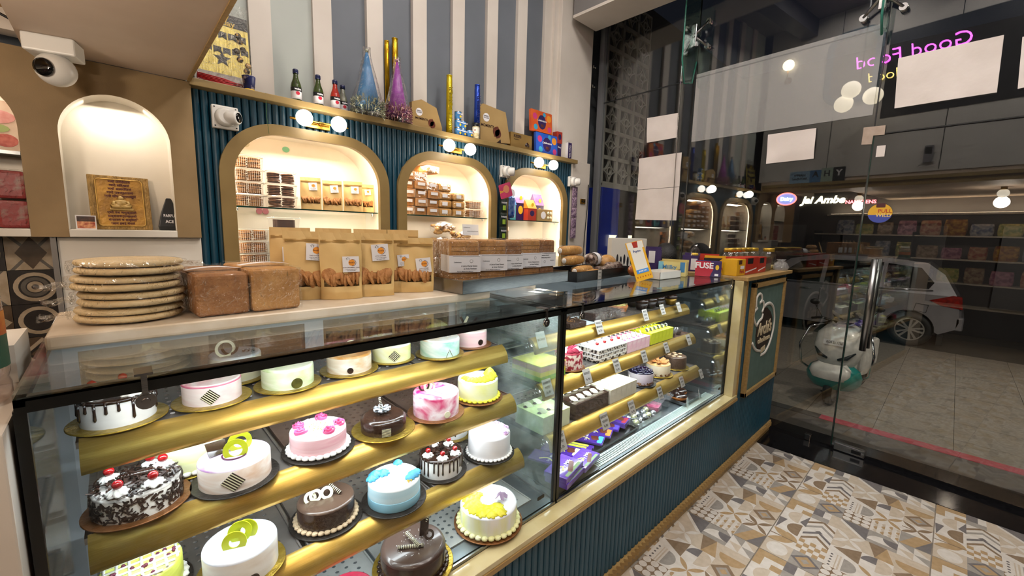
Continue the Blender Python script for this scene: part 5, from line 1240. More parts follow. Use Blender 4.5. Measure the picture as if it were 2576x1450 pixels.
# kraft pouches of cookies
_ck = MB().lathe([(.019, 0), (.0215, .003), (.020, .0065), (.012, .0085)], 14).mesh('cookie', [M_cookie])
def pouch(label, p, rz, w, h, sticker=(0, .62), flavour='ATTA COOKIES', win=(.21, .40), cookies=True, lean=0, grp=None, seed=1, z=None):
    t = thing('cookie_pouch', label, 'pouch', (p[0], p[1], ZS if z is None else z), (R(lean), 0, R(rz)), grp)
    D = w * .30; rr = random.Random(seed)
    def bul(u, v):
        s = math.sin(PI * min(max(u, 0), 1)) ** .6
        top = max(0, 1 - v / .88)
        return D * (.5 * s * (top ** .55) + .02)
    def sheet(sg):
        b = MB(); NU, NV = 14, 26
        def fn(u, v):
            return (w * (u - .5) * (1 + .02 * math.sin(6 * v + seed)), sg * (bul(u, v) + .0016 * math.sin(13 * u + 9 * v + seed)) + .012 * (v ** 2), h * v)
        ids = [[b.V(fn(i / NU, j / NV)) for j in range(NV + 1)] for i in range(NU + 1)]; b.smooth = True
        for i in range(NU):
            for j in range(NV):
                u, v = (i + .5) / NU, (j + .5) / NV
                if sg < 0 and win and .09 < u < .93 and win[0] < v < win[1]: continue
                b.F((ids[i][j], ids[i + 1][j], ids[i + 1][j + 1], ids[i][j + 1]))
        return b, fn
    b, fn = sheet(-1); b2, _ = sheet(1)
    o = len(b.v); b.v += b2.v; b.f += [tuple(q + o for q in f) for f in b2.f]; b.mi += b2.mi; b.sm += b2.sm
    b.smooth = False
    b.grid(lambda u, v: (w * (u - .5), -bul(u, 0) + 2 * bul(u, 0) * v, .0004), 14, 2)
    b.build('pouch_body', M_kraft, t, fix=False)
    zz = MB()
    for q in (.85, .865, .88): zz.box(-w * .47, w * .47, fn(.5, q)[1] - .0022, fn(.5, q)[1] + .001, h * q, h * q + .0022)
    zz.build('zip_seal', mat('kraft_dark', 'a98548', 0.5), t)
    if win:
        wb = MB(); wb.grid(lambda u, v: tuple(Vector(fn(.09 + .84 * u, win[0] + (win[1] - win[0]) * v)) + Vector((0, .0015, 0))), 8, 4); wb.build('window', M_film, t, fix=False)
        if cookies:
            sc = w / .12
            for k in range(9):
                o = link('cookie', _ck, t, (w * (-.34 + .085 * k), -D * .10 + rr.uniform(-.004, .004), h * (win[0] + win[1]) / 2 + rr.uniform(-.006, .004)), (R(90) if k % 3 else R(65), R(rr.uniform(-20, 20)), R(60 + rr.uniform(-25, 25)))); o.scale = (sc,) * 3
            for k in range(4):
                o = link('cookie', _ck, t, (w * (-.3 + .19 * k), -D * .12, h * (win[1] - .03)), (R(rr.uniform(40, 80)), R(rr.uniform(-30, 30)), 0)); o.scale = (sc,) * 3
    sx, sv = sticker; sw = w * .40; q = Vector(fn(.5 + sx, sv)); up_ = Vector(fn(.5 + sx, sv + .12)) - Vector(fn(.5 + sx, sv - .12))
    st = MB().box(-sw / 2, sw / 2, -.0006, .0006, -sw / 2, sw / 2).build('sticker', M_label, t, (w * sx, min(fn(.5 + sx + d_, sv + e_)[1] for d_ in (-.18, 0, .18) for e_ in (-.09, 0, .09)) - .0016, h * sv), (math.atan2(up_.z, up_.y) - R(90), R(rr.uniform(-6, 4)), 0))
    MB().prismy(disc(0, 0, sw * .20, 16), -.0010, -.0006).build('emblem_print', M_orange, st, (sw * .05, 0, sw * .10)); ring2(MB(), 0, 0, sw * .2, sw * .225, 0, .0004, 20, R(-100), R(100)).build('emblem_arc', M_brownp, st, (sw * .09, -.0007, sw * .10), (R(90), 0, 0))
    MB().tube([(-sw * .2, -.0009, sw * .28), (-sw * .26, -.0009, sw * .36), (-sw * .18, -.0009, sw * .43), (-sw * .08, -.0009, sw * .38), (-sw * .1, -.0009, sw * .27)], sw * .012, 5).build('hat_print', M_ink, st)
    text("Archi's", sw * .13, M_brownp, st, (sw * .05, -.0012, sw * .10), FRONT, bold=.02)
    text(flavour, sw * .09, M_brownp, st, (0, -.0009, -sw * .22), FRONT, bold=.02); text('A UNIT OF KAMAL SWEETS', sw * .055, M_ink, st, (0, -.0009, -sw * .33), FRONT, bold=.02); text('NET WEIGHT 200G', sw * .06, M_ink, st, (0, -.0009, -sw * .42), FRONT, bold=.02)
    return t
G = 'kraft cookie pouches on the slab'
pouch('kraft pouch with label, partly hidden behind the wrapped loaf', (.430, 1.365), -14, .130, .208, (.16, .70), 'RAGI COOKIES', seed=2, grp=G)
pouch('kraft pouch with a low label naming cranberry, second along the slab', (.513, 1.318), -16, .122, .206, (.22, .53), 'ATTA CRANBERRY CAKE', seed=3, grp=G)
pouch('kraft pouch with a high label, third along the slab', (.618, 1.318), -20, .134, .206, (.16, .70), 'ATTA COOKIES', seed=4, grp=G)
pouch('kraft pouch squeezed between two others, mostly hidden', (.712, 1.352), -22, .10, .205, (.30, .55), 'ATTA COOKIES', seed=5, grp=G)
pouch('kraft pouch leaning beside the steel bread tray', (.776, 1.322), -24, .130, .192, (.22, .50), 'ATTA COOKIES', seed=6, grp=G, lean=0)
for k, (x, l_) in enumerate(((.405, 'rear kraft pouch showing its corner behind the first pouch'), (.540, 'rear kraft pouch showing its top behind the second pouch'), (.67, 'rear kraft pouch showing its top behind the third pouch'), (.80, 'rear kraft pouch behind the leaning pouch'))):
    pouch(l_, (x, 1.445), -18, .115, .218, seed=10 + k, grp=G, win=None)
# steel tray with upright loaves
TRA = math.atan2(.065, .639)
t = thing('steel_tray', 'long steel tray holding upright bread loaves', 'tray', (.872, 1.166, ZS), TRA)
b = MB(); LW, LD, LH = .66, .30, .048
b.box(0, LW, 0, LD, 0, .002); b.box(0, LW, 0, .002, 0, LH); b.box(0, LW, LD - .002, LD, 0, LH); b.box(0, .002, 0, LD, 0, LH); b.box(LW - .002, LW, 0, LD, 0, LH)
b.tube([(0, 0, LH), (LW, 0, LH), (LW, LD, LH), (0, LD, LH)], .0025, 6, closed=True); b.build('tray_body', M_steel, t)
TM = T(.872, 1.166, ZS) @ Rz(TRA)
def loaf_up(label, lx, ly, rz, w, d, h, m_, band=True, flip=False):
    p = TM @ Vector((lx, ly, .0022))
    t = thing('bread_loaf', label, 'bread', p, TRA + R(rz))
    b = MB().box(-w / 2, w / 2, 0, d, 0, h).build('loaf', m_, t, bevel=.010, seg=3)
    s = MB()
    for k in range(10): s.box(-w / 2 + .006, w / 2 - .006, -.0006, .0006, h * (.06 + .09 * k), h * (.06 + .09 * k) + .0012)
    s.build('slice_lines', mat('slice_shadow', '5c3818', 0.8), t)
    f = MB(); e = .0022
    f.grid(lambda u, v: (-w / 2 - e + (w + 2 * e) * u, -e - .0016 * abs(math.sin(11 * u + 8 * v)), h * v), 8, 10); f.grid(lambda u, v: (-w / 2 - e + (w + 2 * e) * u, -e + (d + 2 * e) * v, h + .003 + .004 * abs(math.sin(12 * u - 7 * v))), 8, 8); f.grid(lambda u, v: (-w / 2 - e - .0015 * abs(math.sin(11 * u + 8 * v)), d * u, h * v), 6, 8)
    f.build('film', M_film, t, fix=False)
    if band:
        q = MB().box(-w / 2 - .0034, w / 2 + .0034, -.0048, -.0040, h * .36, h * .70); q.box(-w / 2 - .0044, -w / 2 - .0034, -.0048, d * .8, h * .36, h * .70); L_ = q.build('paper_band', M_label, t)
        zf = -1 if flip else 1; zc = h * .53
        ry = R(180) if flip else 0
        tx = thing_text = []
        for body, sz, ox, oz in (('A Unit of Kamal Sweets', .0085, .016, -.008), ('Jai Ambe Namkeen', .0085, .02, -.018), ('Confectionery', .0065, -.03, .006), ('Shop No.1, Mangalam Road, Mansarovar', .0050, .0, -.028)):
            text(body, sz, M_ink, L_, (ox * zf, -.0052, zc + oz * zf), (R(90), ry, 0), bold=.012, sx=.78)
        ring2(MB(), 0, 0, .0055, .0063, 0, .0003, 16).build('stamp_ring', M_ink, L_, (.024 * zf, -.0050, zc + .010 * zf), (R(90), 0, 0))
        MB().box(-w * .42, w * .5, -.0052, -.0049, h * .675, h * .679).build('print_rule', M_ink, L_)
    return t
loaf_up('sliced loaf with white band at the left end of the tray', .078, .075, -22, .115, .12, .184, M_crust)
loaf_up('sliced loaf with white band, second in the tray', .212, .06, -20, .118, .12, .186, M_crust)
loaf_up('browner loaf with white band in the middle of the tray', .336, .062, -6, .104, .12, .182, M_crust2)
loaf_up('sliced loaf with tilted white band, fourth in the tray', .452, .062, -12, .112, .12, .186, M_crust)
loaf_up('brown loaf with an upside down band at the right end of the tray', .578, .062, -3, .104, .12, .186, M_crust2, flip=True)
loaf_up('loaf standing behind the first two in the tray', .13, .185, -10, .10, .10, .182, M_crust, False)
# second steel tray: cream rolls and foil packs, standing on the case glass
ZG = 1.2925
A2 = OZ(1450, 712, ZG); B2 = OZ(1600, 690, ZG)
TR2 = math.atan2(B2.y - A2.y, B2.x - A2.x)
W2 = .66
t = thing('steel_tray', 'dark steel tray of cream rolls with price cards', 'tray', (A2.x, A2.y, ZG + .0005), TR2); T2 = T(A2.x, A2.y, ZG) @ Rz(TR2)
b = MB(); b.box(0, W2, 0, .26, 0, .002); b.box(0, W2, 0, .002, 0, .052); b.box(0, W2, .258, .26, 0, .052); b.box(0, .002, 0, .26, 0, .052); b.box(W2 - .002, W2, 0, .26, 0, .052); b.tube([(0, 0, .052), (W2, 0, .052), (W2, .26, .052), (0, .26, .052)], .0025, 6, closed=True); b.build('tray_body', M_steeld, t)
M_roll = mat('puff_roll', 'c4944e', 0.5, c2='a9762f', scale=24, bump=.3, bscale=60)
def cream_roll(label, lx, ly, lz, rz, L_=.19, r_=.026):
    p = T2 @ Vector((lx, ly, lz)); t = thing('cream_roll', label, 'pastry', p, TR2 + R(rz), 'wrapped cream rolls')
    b = MB(); n = 46; pts = [(L_ * (i / n - .5), 0, 0) for i in range(n + 1)]; b.tube(pts, r_, 14, taper=[(.62 + .38 * math.sin(PI * i / n) ** .4) * (1 + .06 * math.sin(i * 1.35)) for i in range(n + 1)]); b.build('pastry_roll', M_roll, t)
    MB().tube([(L_ * (i / 12 - .5) * 1.08, 0, .001) for i in range(13)], r_ * 1.12, 10, taper=[.75] + [1] * 11 + [.75]).build('film', M_film, t)
    MB().ball((-L_ * .5, 0, 0), r_ * .55, 10, 6, .5).build('cream_filling', M_cream_w, t)
cream_roll('wrapped cream roll nearest the tray edge above the CREAM ROLL card', .15, .055, .052, 4)
cream_roll('wrapped cream roll in the middle of the pile', .12, .10, .105, 2)
cream_roll('topmost wrapped cream roll of the pile', .12, .12, .157, -3)
cream_roll('cream roll lying low against the tray front', .20, .022, .038, 2, .16, .018)
M_foilp = mat('clear_foil_pack', 'a89488', 0.25, 0.35, c2='4c3226', scale=26, bump=.9, bscale=50, lo=.42, hi=.6)
for k, (lx, ly, lz, rz, l_, w_) in enumerate(((.34, .10, .10, 12, .18, .036), (.49, .17, .09, 20, .15, .034), (.36, .045, .038, 3, .22, .028), (.56, .08, .045, -8, .15, .034))):
    p = T2 @ Vector((lx, ly, lz)); t = thing('swiss_roll_pack', ('chocolate swiss roll in film with a paper band', 'chocolate swiss roll in film at the back of the tray', 'film pack lying flat along the tray front', 'film pack behind the payment stand')[k], 'pastry', p, TR2 + R(rz))
    MB().tube([(l_ * (i / 10 - .5), 0, .004 * math.sin(i)) for i in range(11)], w_, 12, taper=[.45, .85] + [1] * 7 + [.85, .45]).build('roll', M_foilp, t)
    MB().tube([(l_ * (i / 10 - .5) * 1.1, 0, .002) for i in range(11)], w_ * 1.07, 10, taper=[.6] + [1] * 9 + [.6]).build('film', M_film, t)
    if k < 2: MB().tube([(-.03, 0, .003), (.0, 0, .003), (.03, 0, .003)], w_ * 1.11, 16, cap=False).build('paper_band', M_label, t)
for (px, py, ln, lb, s) in ((1495, 689, ['CREAM ROLL', 'Rs. 30/-'], 'CREAM ROLL price card on the dark tray', .62), (1580, 676, ['CHOC/VANILLA', 'MUFFINS', 'Rs. 30/-'], 'muffin price card on the dark tray beside the payment stand', .6)):
    p = OZ(px, py, ZG + .03); q = T2.inverted() @ p; w_ = T2 @ Vector((q.x, -.004, .028)); o = price_tag(w_.x, w_.z, w_.y, ln, lb, s * 1.25, 0, math.degrees(TR2))
# payment stand
p0 = OZ(1624, 703, ZG)
t = thing('payment_stand', 'yellow and white upright payment stand leaning back, QR area blank', 'stand', (2.165, 1.19, ZG + .0008), (R(-18), R(-10), R(-14)))
t.scale = (1.5, 1.2, 1.22)
MB().box(-.043, .043, -.002, .002, 0, .185).build('stand_plate', mat('stand_yellow', 'e0a92c', 0.35, coat=.4), t, bevel=.0015)
MB().box(-.031, .031, -.0028, -.002, .034, .150).box(-.04, .04, -.0026, -.002, .150, .183).build('white_print', mat('stand_white', 'dcd9cf', 0.4), t)
text('Paytm', .016, mat('pay_blue', '1c3a7a', 0.5), t, (-.001, -.0032, .138), FRONT, bold=.02)
MB().box(-.031, .031, -.0031, -.0026, .034, .052).build('blue_print', mat('stand_blue', '4a8cd0', 0.4), t)
text('BHIM UPI', .010, M_wt, t, (0, -.0034, .043), FRONT, bold=.02)
b = MB()
for k in range(6): b.poly([(-.036 + .0135 * k, -.0023, .020), (-.030 + .0135 * k, -.0023, .020), (-.033 + .0135 * k, -.0023, .012)])
b.poly([(-.012, -.0029, .156), (.010, -.0029, .154), (.014, -.0029, .183), (-.014, -.0029, .183)]); b.build('dot_print', mat('stand_red', 'a03020', 0.5), t, fix=False)
MB().tube([(0, .003, .10), (0, .05, .018)], .004, 6).build('stand_leg', mat('stand_grey', '8d8a84', 0.5), t)
# white open box
p = OZ(1690, 722, ZG)
t = thing('open_box', 'shallow open white cardboard tray beside the payment stand', 'box', (2.37, 1.205, ZG + .0006), R(0)); b = MB(); w_, d_, h_ = .26, .13, .042
b.box(-w_ / 2, w_ / 2, -d_ / 2, d_ / 2, 0, .002); b.box(-w_ / 2, w_ / 2, -d_ / 2, -d_ / 2 + .002, 0, h_); b.box(-w_ / 2, w_ / 2, d_ / 2 - .002, d_ / 2, 0, h_); b.box(-w_ / 2, -w_ / 2 + .002, -d_ / 2, d_ / 2, 0, h_); b.box(w_ / 2 - .002, w_ / 2, -d_ / 2, d_ / 2, 0, h_); b.build('tray_card', mat('white_card', 'd9d6ce', 0.6, c2='cfccc4', scale=6), t)
# retail boxes
def carton(label, x, y, z, rz, w, d, h, body, name='retail_box', open_=False, texts=(), patches=(), cat='box', inner=None, grp=None):
    t = thing(name, label, cat, (x, y, z + .0006), R(rz), grp)
    if open_:
        b = MB(); k = .0015
        b.box(-w / 2, w / 2, 0, k, 0, h); b.box(-w / 2, w / 2, d - k, d, 0, h * 1.12); b.box(-w / 2, -w / 2 + k, 0, d, 0, h); b.box(w / 2 - k, w / 2, 0, d, 0, h); b.box(-w / 2, w / 2, 0, d, 0, k); b.build('carton', body, t)
        MB().box(-w / 2 + k, w / 2 - k, k, d - k, h * .35, h * .82).build('contents', inner or mat('box_inner', '8d7a5e', 0.8, c2='4a3a2a', scale=60), t)
    else: MB().box(-w / 2, w / 2, 0, d, 0, h).build('carton', body, t, bevel=.0015)
    for (pts, m_) in patches: MB().prismy([(x_ * w, z_ * h) for x_, z_ in pts], -.0008, -.0001).build('print_patch', m_, t)
    for (s_, sz, ox, oz, m_, kw) in texts: text(s_, sz, m_, t, (ox * w, -.0012, oz * h), FRONT, **kw)
    return t
M_boxy = mat('box_yellow', 'd9a51c', 0.4, c2='cf9a14', scale=5); M_boxr = mat('box_red', 'b8301f', 0.4, c2='a82818', scale=5); M_boxp = mat('box_purple', '2a1a4c', 0.4, c2='342060', scale=5); M_boxc = mat('box_cream', 'd6c884', 0.45, c2='cabb74', scale=5); M_redp = mat('print_red', 'b01c34', 0.4); M_yelp = mat('print_yellow', 'e2b92c', 0.4); M_bluep = mat('print_blue', '3f7fb0', 0.4); M_skyp = mat('print_sky', '7fc0d4', 0.4)
SQp = lambda x0, z0, x1, z1: [(x0, z0), (x1, z0), (x1, z1), (x0, z1)]
carton('cream box with blue print and open top beside the white tray', 2.535, 1.215, ZG, -72, .165, .125, .088, M_boxc, open_=True, texts=[('Millky', .036, -.1, .62, M_bluep, dict(bold=.02))], patches=[(SQp(-.5, .2, -.32, 1.0), M_skyp), (SQp(.28, .3, .45, 1.0), M_bluep), ([(.05, .05), (.25, .1), (.3, .5), (.1, .4)], M_brownp)])
carton('dark purple and red FUSE chocolate box', 2.722, 1.068, ZG, -69, .150, .095, .096, M_boxp, texts=[('FUSE', .050, -.16, .70, M_wt, dict(bold=.03))], patches=[([(-.5, .0), (.08, .0), (.2, .5), (.08, 1.0), (-.5, 1.0)], M_redp), (disc(.34, .62, .07, 16, .17), M_yelp), (SQp(.26, .06, .40, .2), M_wt)])
carton('tall yellow carton marked Perk', 2.842, .915, 1.3055, -3, .128, .085, .102, M_boxy, texts=[('Perk', .036, .1, .25, M_redp, dict(bold=.02))], patches=[(SQp(-.3, .7, .05, .95), M_brownp), (SQp(-.1, .42, .35, .6), M_wt)])
carton('red carton with a dark patch, left of the two', 3.037, .917, 1.3055, -1, .245, .12, .110, M_boxr, patches=[(SQp(-.3, .62, .1, .95), M_blkrub), ([(-.4, .1), (.4, .3), (.4, .36), (-.4, .18)], M_wt)])
carton('narrow red carton nearest the gold boxes', 3.268, .921, 1.3055, 1, .190, .12, .106, M_boxr, patches=[(SQp(-.3, .62, .2, .95), M_blkrub), ([(-.4, .1), (.4, .3), (.4, .36), (-.4, .18)], M_wt)])
carton('yellow star printed carton between the FUSE box and red boxes', 2.885, 1.09, 1.3055, -70, .14, .10, .098, M_boxy, open_=True, texts=[('5', .04, -.2, .5, M_brownp, dict(bold=.03)), ('STAR', .022, .15, .3, M_redp, dict(bold=.03))], patches=[([(-.5, .5), (.0, .6), (.3, 1.0), (-.5, 1.0)], M_blkrub)])
carton('brown edged carton behind the yellow cartons', 3.02, 1.20, 1.3055, -70, .15, .16, .10, M_boxr, open_=True)
carton('purple carton lying open around a clear candy bag', 2.845, 1.24, 1.3055, -72, .10, .12, .108, M_boxp, open_=True, patches=[(SQp(.05, .1, .45, .8), M_label)])
carton('tall purple carton with a barcode patch behind the cream box', 2.58, 1.37, ZG, -60, .10, .08, .155, M_boxp, open_=True, patches=[(SQp(-.3, .45, .1, .95), M_label)])
carton('brown cup carton beside the white tray', 2.40, 1.36, ZG, -70, .06, .06, .118, mat('brown_card', '3a1f16', 0.45), open_=True)
carton('white carton with black cutlery print at the back of the counter', 2.54, 1.53, ZG, -30, .26, .06, .225, mat('white_card2', 'c9c6bd', 0.6), texts=[('Duty', .030, .28, .85, M_ink, {})], patches=[(disc(-.32 + .1 * k, .36 - .06 * (k % 2), .03, 12, .16), M_ink) for k in range(7)])
t = thing('candy_bag', 'clear bag of yellow sweets in the open carton', 'bag', (2.91, 1.24, 1.3055 + .095)); MB().lathe([(.03, 0), (.036, .02), (.03, .05), (.01, .075), (.014, .085)], 14).build('film', M_film, t); sprinkle(t, mat('sweet_yellow', 'd9b93c', 0.4), 14, .018, .012, .010, 3, 'sweets')
t = thing('bun_pack', 'film wrapped golden bun pack behind the payment stand', 'bread', (2.27, 1.52, ZG + .004)); MB().ball((0, 0, .06), .06, 16, 10, 1.2, .9, .95).build('bun', M_roll, t); MB().ball((0, 0, .061), .063, 14, 8, 1.2, .9, .95).build('film', M_film, t)
t = thing('bun_pack', 'small film wrapped bun beside the white tray', 'bread', (2.285, 1.335, ZG)); MB().ball((0, 0, .036), .037, 16, 10, 1.2, .9, .95).build('bun', mat('orange_bun', 'b9672c', 0.5, c2='a0541f', scale=20), t); MB().ball((0, 0, .0365), .039, 14, 8, 1.2, .9, .95).build('film', M_film, t)
# gold boxes of pralines and jars at the far end
M_jar = clear('jar_plastic', (.95, .95, .93), .08)
for k in range(3):
    t = thing('gold_box', ('gold foil carton nearest the red boxes', 'gold foil carton between two others', 'gold foil carton nearest the clear bag')[k], 'box', (3.402 + .064 * k, .93 + .006 * k, 1.3056), R(2)); MB().box(-.03, .03, 0, .07, 0, .100).build('carton', mat('gold_card', '7c6326', 0.3, .6, c2='4d3a14', scale=10), t, bevel=.002); MB().box(-.03, .03, -.0008, 0, .055, .085).build('dark_band', M_brownp, t)
for k, (x, y) in enumerate(((3.16, 1.10), (3.27, 1.10), (3.38, 1.10), (3.49, 1.10), (3.60, 1.09), (3.68, 1.0))):
    t = thing('sweet_jar', ('first', 'second', 'third', 'fourth', 'fifth', 'last')[k] + ' clear jar of gold sweets counting from the red cartons', 'jar', (x, y, 1.3056)); t.scale = (1, 1, 1.35); MB().lathe([(.045, 0), (.05, .01), (.05, .085), (.036, .10)], 20, cap1=False).build('jar', M_jar, t); MB().lathe([(.04, .10), (.04, .118), (.036, .12)], 20).build('lid', mat('jar_lid_gold', 'c9a640', 0.3, .7), t); sprinkle(t, mat('gold_sweet', 'b5933c', 0.35, .5, c2='d8c890', scale=60), 46, .04, .004, .013, k + 2, 'sweets')
    for q in range(3): o = [c for c in t.children if c.name.startswith('sweets')][0]; 
t = thing('film_bag', 'crumpled clear film bag at the end of the counter', 'bag', (3.665, .905, 1.3056)); b = MB(); b.smooth = True; b.rings([[(q * (1 + .2 * math.sin(5 * a_ + zz * 60)) * math.cos(a_), .7 * q * math.sin(a_), zz) for a_ in [2 * PI * i / 18 for i in range(18)]] for q, zz in ((.06, 0), (.075, .02), (.06, .05), (.03, .07), (.045, .08))]); b.build('film', clear('bag_film', (.9, .92, .95), .12, .1, bump=1, bscale=40, haze=.12), t)
# plastic jar at the left edge
t = thing('snack_jar', 'clear plastic jar with red and green label at the left edge', 'jar', (-.197, 1.05, 1.2505)); MB().lathe([(.05, 0), (.058, .01), (.058, .03), (.055, .04), (.058, .05), (.058, .17), (.05, .19), (.04, .20)], 24).build('jar', clear('jar_clear', (.9, .84, .8), .1, .05, haze=.15, hazec=(.8, .6, .5)), t); MB().lathe([(.0588, .06), (.0588, .112)], 24, cap0=False, cap1=False).build('label_green', mat('jar_green', '1c4a34', 0.5), t); MB().lathe([(.0588, .112), (.0588, .15)], 24, cap0=False, cap1=False).build('label_red', mat('jar_red', '9c2420', 0.5, c2='d6902c', scale=14), t); MB().lathe([(.044, .20), (.044, .225)], 24).build('lid', M_plast, t)
t = thing('side_box', 'pale open carton end beside the cake case', 'box', (-.22, 1.15, 1.2505)); MB().box(-.08, .075, 0, .17, 0, .07).build('carton', M_white2, t)
# ------------------------------------------------------------------ goods on the ledge above the niches
ZL = 2.2705; YL = 2.80
def LX(px, py=None): return OY(px, py or 300, YL).x
def ledge_h(px, py): return OY(px, py, YL).z - ZL
# birthday curtain pack
xa, xb = LX(520, 110), LX(622, 190)
t = thing('party_pack', 'birthday foil curtain pack with gold strips and black banners', 'party pack', (.50, 2.83, ZL), (R(-6), 0, R(0)))
MB().box(-.13, .13, -.004, .004, .01, .40).build('printed_card', mat('curtain_gold', 'a8923c', 0.35, .3, c2='e0cf74', scale=26, stretch=(8, 1, .35)), t)
MB().box(-.13, .13, -.0052, -.004, .335, .40).build('dark_header', mat('card_black', '17161c', 0.4), t)
text('Happy', .042, M_yelp, t, (-.01, -.0058, .385), FRONT, bold=.02); text('birthday', .042, M_yelp, t, (-.0, -.0058, .352), FRONT, bold=.02)
b = MB()
for k in range(5): b.prismy([(-.10 + .045 * k, .30), (-.062 + .045 * k, .30), (-.062 + .045 * k, .262), (-.081 + .045 * k, .272), (-.10 + .045 * k, .262)], -.0058, -.0052)
for k in range(6): z0 = .235 - .018 * math.sin(PI * (k + .5) / 6); b.prismy([(-.12 + .042 * k, z0), (-.085 + .042 * k, z0), (-.085 + .042 * k, z0 - .034), (-.1025 + .042 * k, z0 - .026), (-.12 + .042 * k, z0 - .034)], -.0058, -.0052)
st = [((.042 if i % 2 == 0 else .018) * math.cos(R(90 + 36 * i)), .155 + (.042 if i % 2 == 0 else .018) * math.sin(R(90 + 36 * i))) for i in range(10)]; b.prismy(st, -.0058, -.0052)
b.build('banner_print', MATS['card_black'], t)
for k, ch in enumerate('HAPPY'): text(ch, .026, mat('silver_print', 'c9c6b8', 0.4), t, (-.081 + .045 * k, -.0064, .285), FRONT, bold=.02)
MB().box(-.13, .13, -.0056, -.004, .01, .075).build('white_print', mat('card_white', 'c9c4be', 0.5, c2='9a8f88', scale=30), t)
b = MB()
for k in range(6): b.tube([(-.12, -.008 - .002 * k, .02 + .006 * k), (.0, -.012, .012 + .007 * k), (.12, -.008, .024 + .004 * ((k * 3) % 5))], .003, 6)
b.build('red_ribbon', mat('red_ribbon', 'b02024', 0.4), t)
MB().box(-.137, .137, -.013, -.0125, 0.0, .46).build('film', M_film, t)
rr = random.Random(3); b = MB()
for k in range(9): b.ball((.07 + rr.uniform(0, .05), -.007, .30 - .03 * k + rr.uniform(-.01, .01)), .016, 8, 6, 1, .3, 1)
b.build('balloon_print', mat('balloon_gold', 'a5803c', 0.3, .4, c2='2a2018', scale=30, lo=.48, hi=.52), t)
x = LX(623, 195); t = thing('paper_cup', 'small printed paper cup at the pack corner', 'cup', (x, 2.775, ZL)); MB().lathe([(.024, 0), (.032, .072), (.034, .075)], 20).build('cup', mat('cup_navy', '1f2a66', 0.45, c2='b8b0c0', scale=30, lo=.55, hi=.6), t); MB().lathe([(.0245, .0), (.0255, .008)], 20).build('cup_foot', M_yelp, t)
# sauce bottles
M_bglass = clear('bottle_glass', (.9, .94, .9), .08)
def bottle(label, px, py, y, sauce):
    p = OY(px, py, y); t = thing('sauce_bottle', label, 'bottle', (p.x, y, ZL), group='sauce bottles on the ledge')
    MB().lathe([(.027, 0), (.029, .006), (.029, .085), (.026, .10), (.016, .128), (.013, .145), (.013, .16)], 20).build('bottle', sauce, t)
    MB().lathe([(.0155, .158), (.0155, .178), (.013, .182)], 16).build('cap', mat('cap_navy', '1a2148', 0.35), t)
    MB().lathe([(.0294, .012), (.0294, .075)], 20, cap0=False, cap1=False).build('label_wrap', M_label, t)
    MB().lathe([(.0297, .056), (.0297, .078)], 20, cap0=False, cap1=False).build('label_top', M_blkrub, t)
    text('veeba', .015, M_wt, t, (0, -.0305, .067), FRONT, bold=.03); MB().prismy(disc(0, .044, .011, 16, .010), -.0306, -.0296).build('red_badge', M_redp, t)
S_g = mat('green_sauce', '2c3a14', 0.15, c2='3c4a1c', scale=30); S_r = mat('red_sauce', '8a2014', 0.15, c2='a02a18', scale=30); S_d = mat('pale_sauce', '7a7c6c', 0.15, c2='5c5f52', scale=30)
bottle('green sauce bottle nearest the party pack', 744, 200, 2.79, S_g); bottle('green sauce bottle second from the party pack', 800, 215, 2.79, S_g)
bottle('red sauce bottle beside the blue party hat', 843, 230, 2.80, S_r); bottle('dark sauce bottle half behind the red one', 862, 240, 2.86, S_d)
# party hats wrapped in film
def hat(label, px, y, r, h, col, tinsel, off=0, sag=0):
    p = OY(px, 250, y); t = thing('party_hat', label, 'party hat', (p.x, y, ZL + .002))
    MB().lathe([(r * .93, .05), (r * .5, .05 + (h - .05) * .47), (.006, h)], 28).build('cone', col, t)
    b = MB(); q = random.Random(int(px))
    for k in range(620):
        a = q.uniform(0, 2 * PI); zz = q.uniform(-.0 - sag, .095); rad = r * (1.02 - .25 * max(0, zz)); M = T(rad * math.cos(a), rad * math.sin(a), zz) @ Rz(a) @ Ry(q.uniform(-1.2, 1.2)) @ Rx(q.uniform(-1, 1)); b.M = M
        b.poly([(-.003, -.002, 0), (.024, -.0028, .004), (.024, .0028, .004), (-.003, .002, 0)])
    o = b.build('tinsel', tinsel, t, fix=False); o['kind'] = 'stuff'
    b = MB(); b.smooth = True
    b.rings([[((q2 + .008 * math.sin(6 * a + 30 * zz)) * math.cos(a), (q2 + .006 * math.sin(5 * a)) * math.sin(a), zz) for a in [2 * PI * i / 26 for i in range(26)]] for q2, zz in ((r * 1.0, -sag), (r * 1.1, .03), (r * 1.06, .10), (r * .72, h * .5), (r * .34, h * .82), (.02, h * 1.05))]); b.build('film', clear('hat_film', (.97, .97, .98), .05, .1, bump=1, bscale=34, edge=1.0), t)
    MB().ball((0, 0, h), .014, 8, 6).build('pompom', tinsel, t)
    return t
M_tin = mat('silver_tinsel', 'd0cdae', 0.25, .55, c2='8a978a', scale=50); M_tinp = mat('purple_tinsel', '9a3a74', 0.25, .5, c2='d9b8a8', scale=50)
hat('blue glitter party hat in clear film with silver tinsel', 925, 2.765, .090, .40, mat('hat_blue', '3f79a8', 0.4, c2='35709e', scale=30), M_tin)
hat('magenta party hat in clear film with purple tinsel', 1000, 2.765, .078, .40, mat('hat_magenta', '8e2f94', 0.35, c2='a03ca4', scale=30), M_tinp)
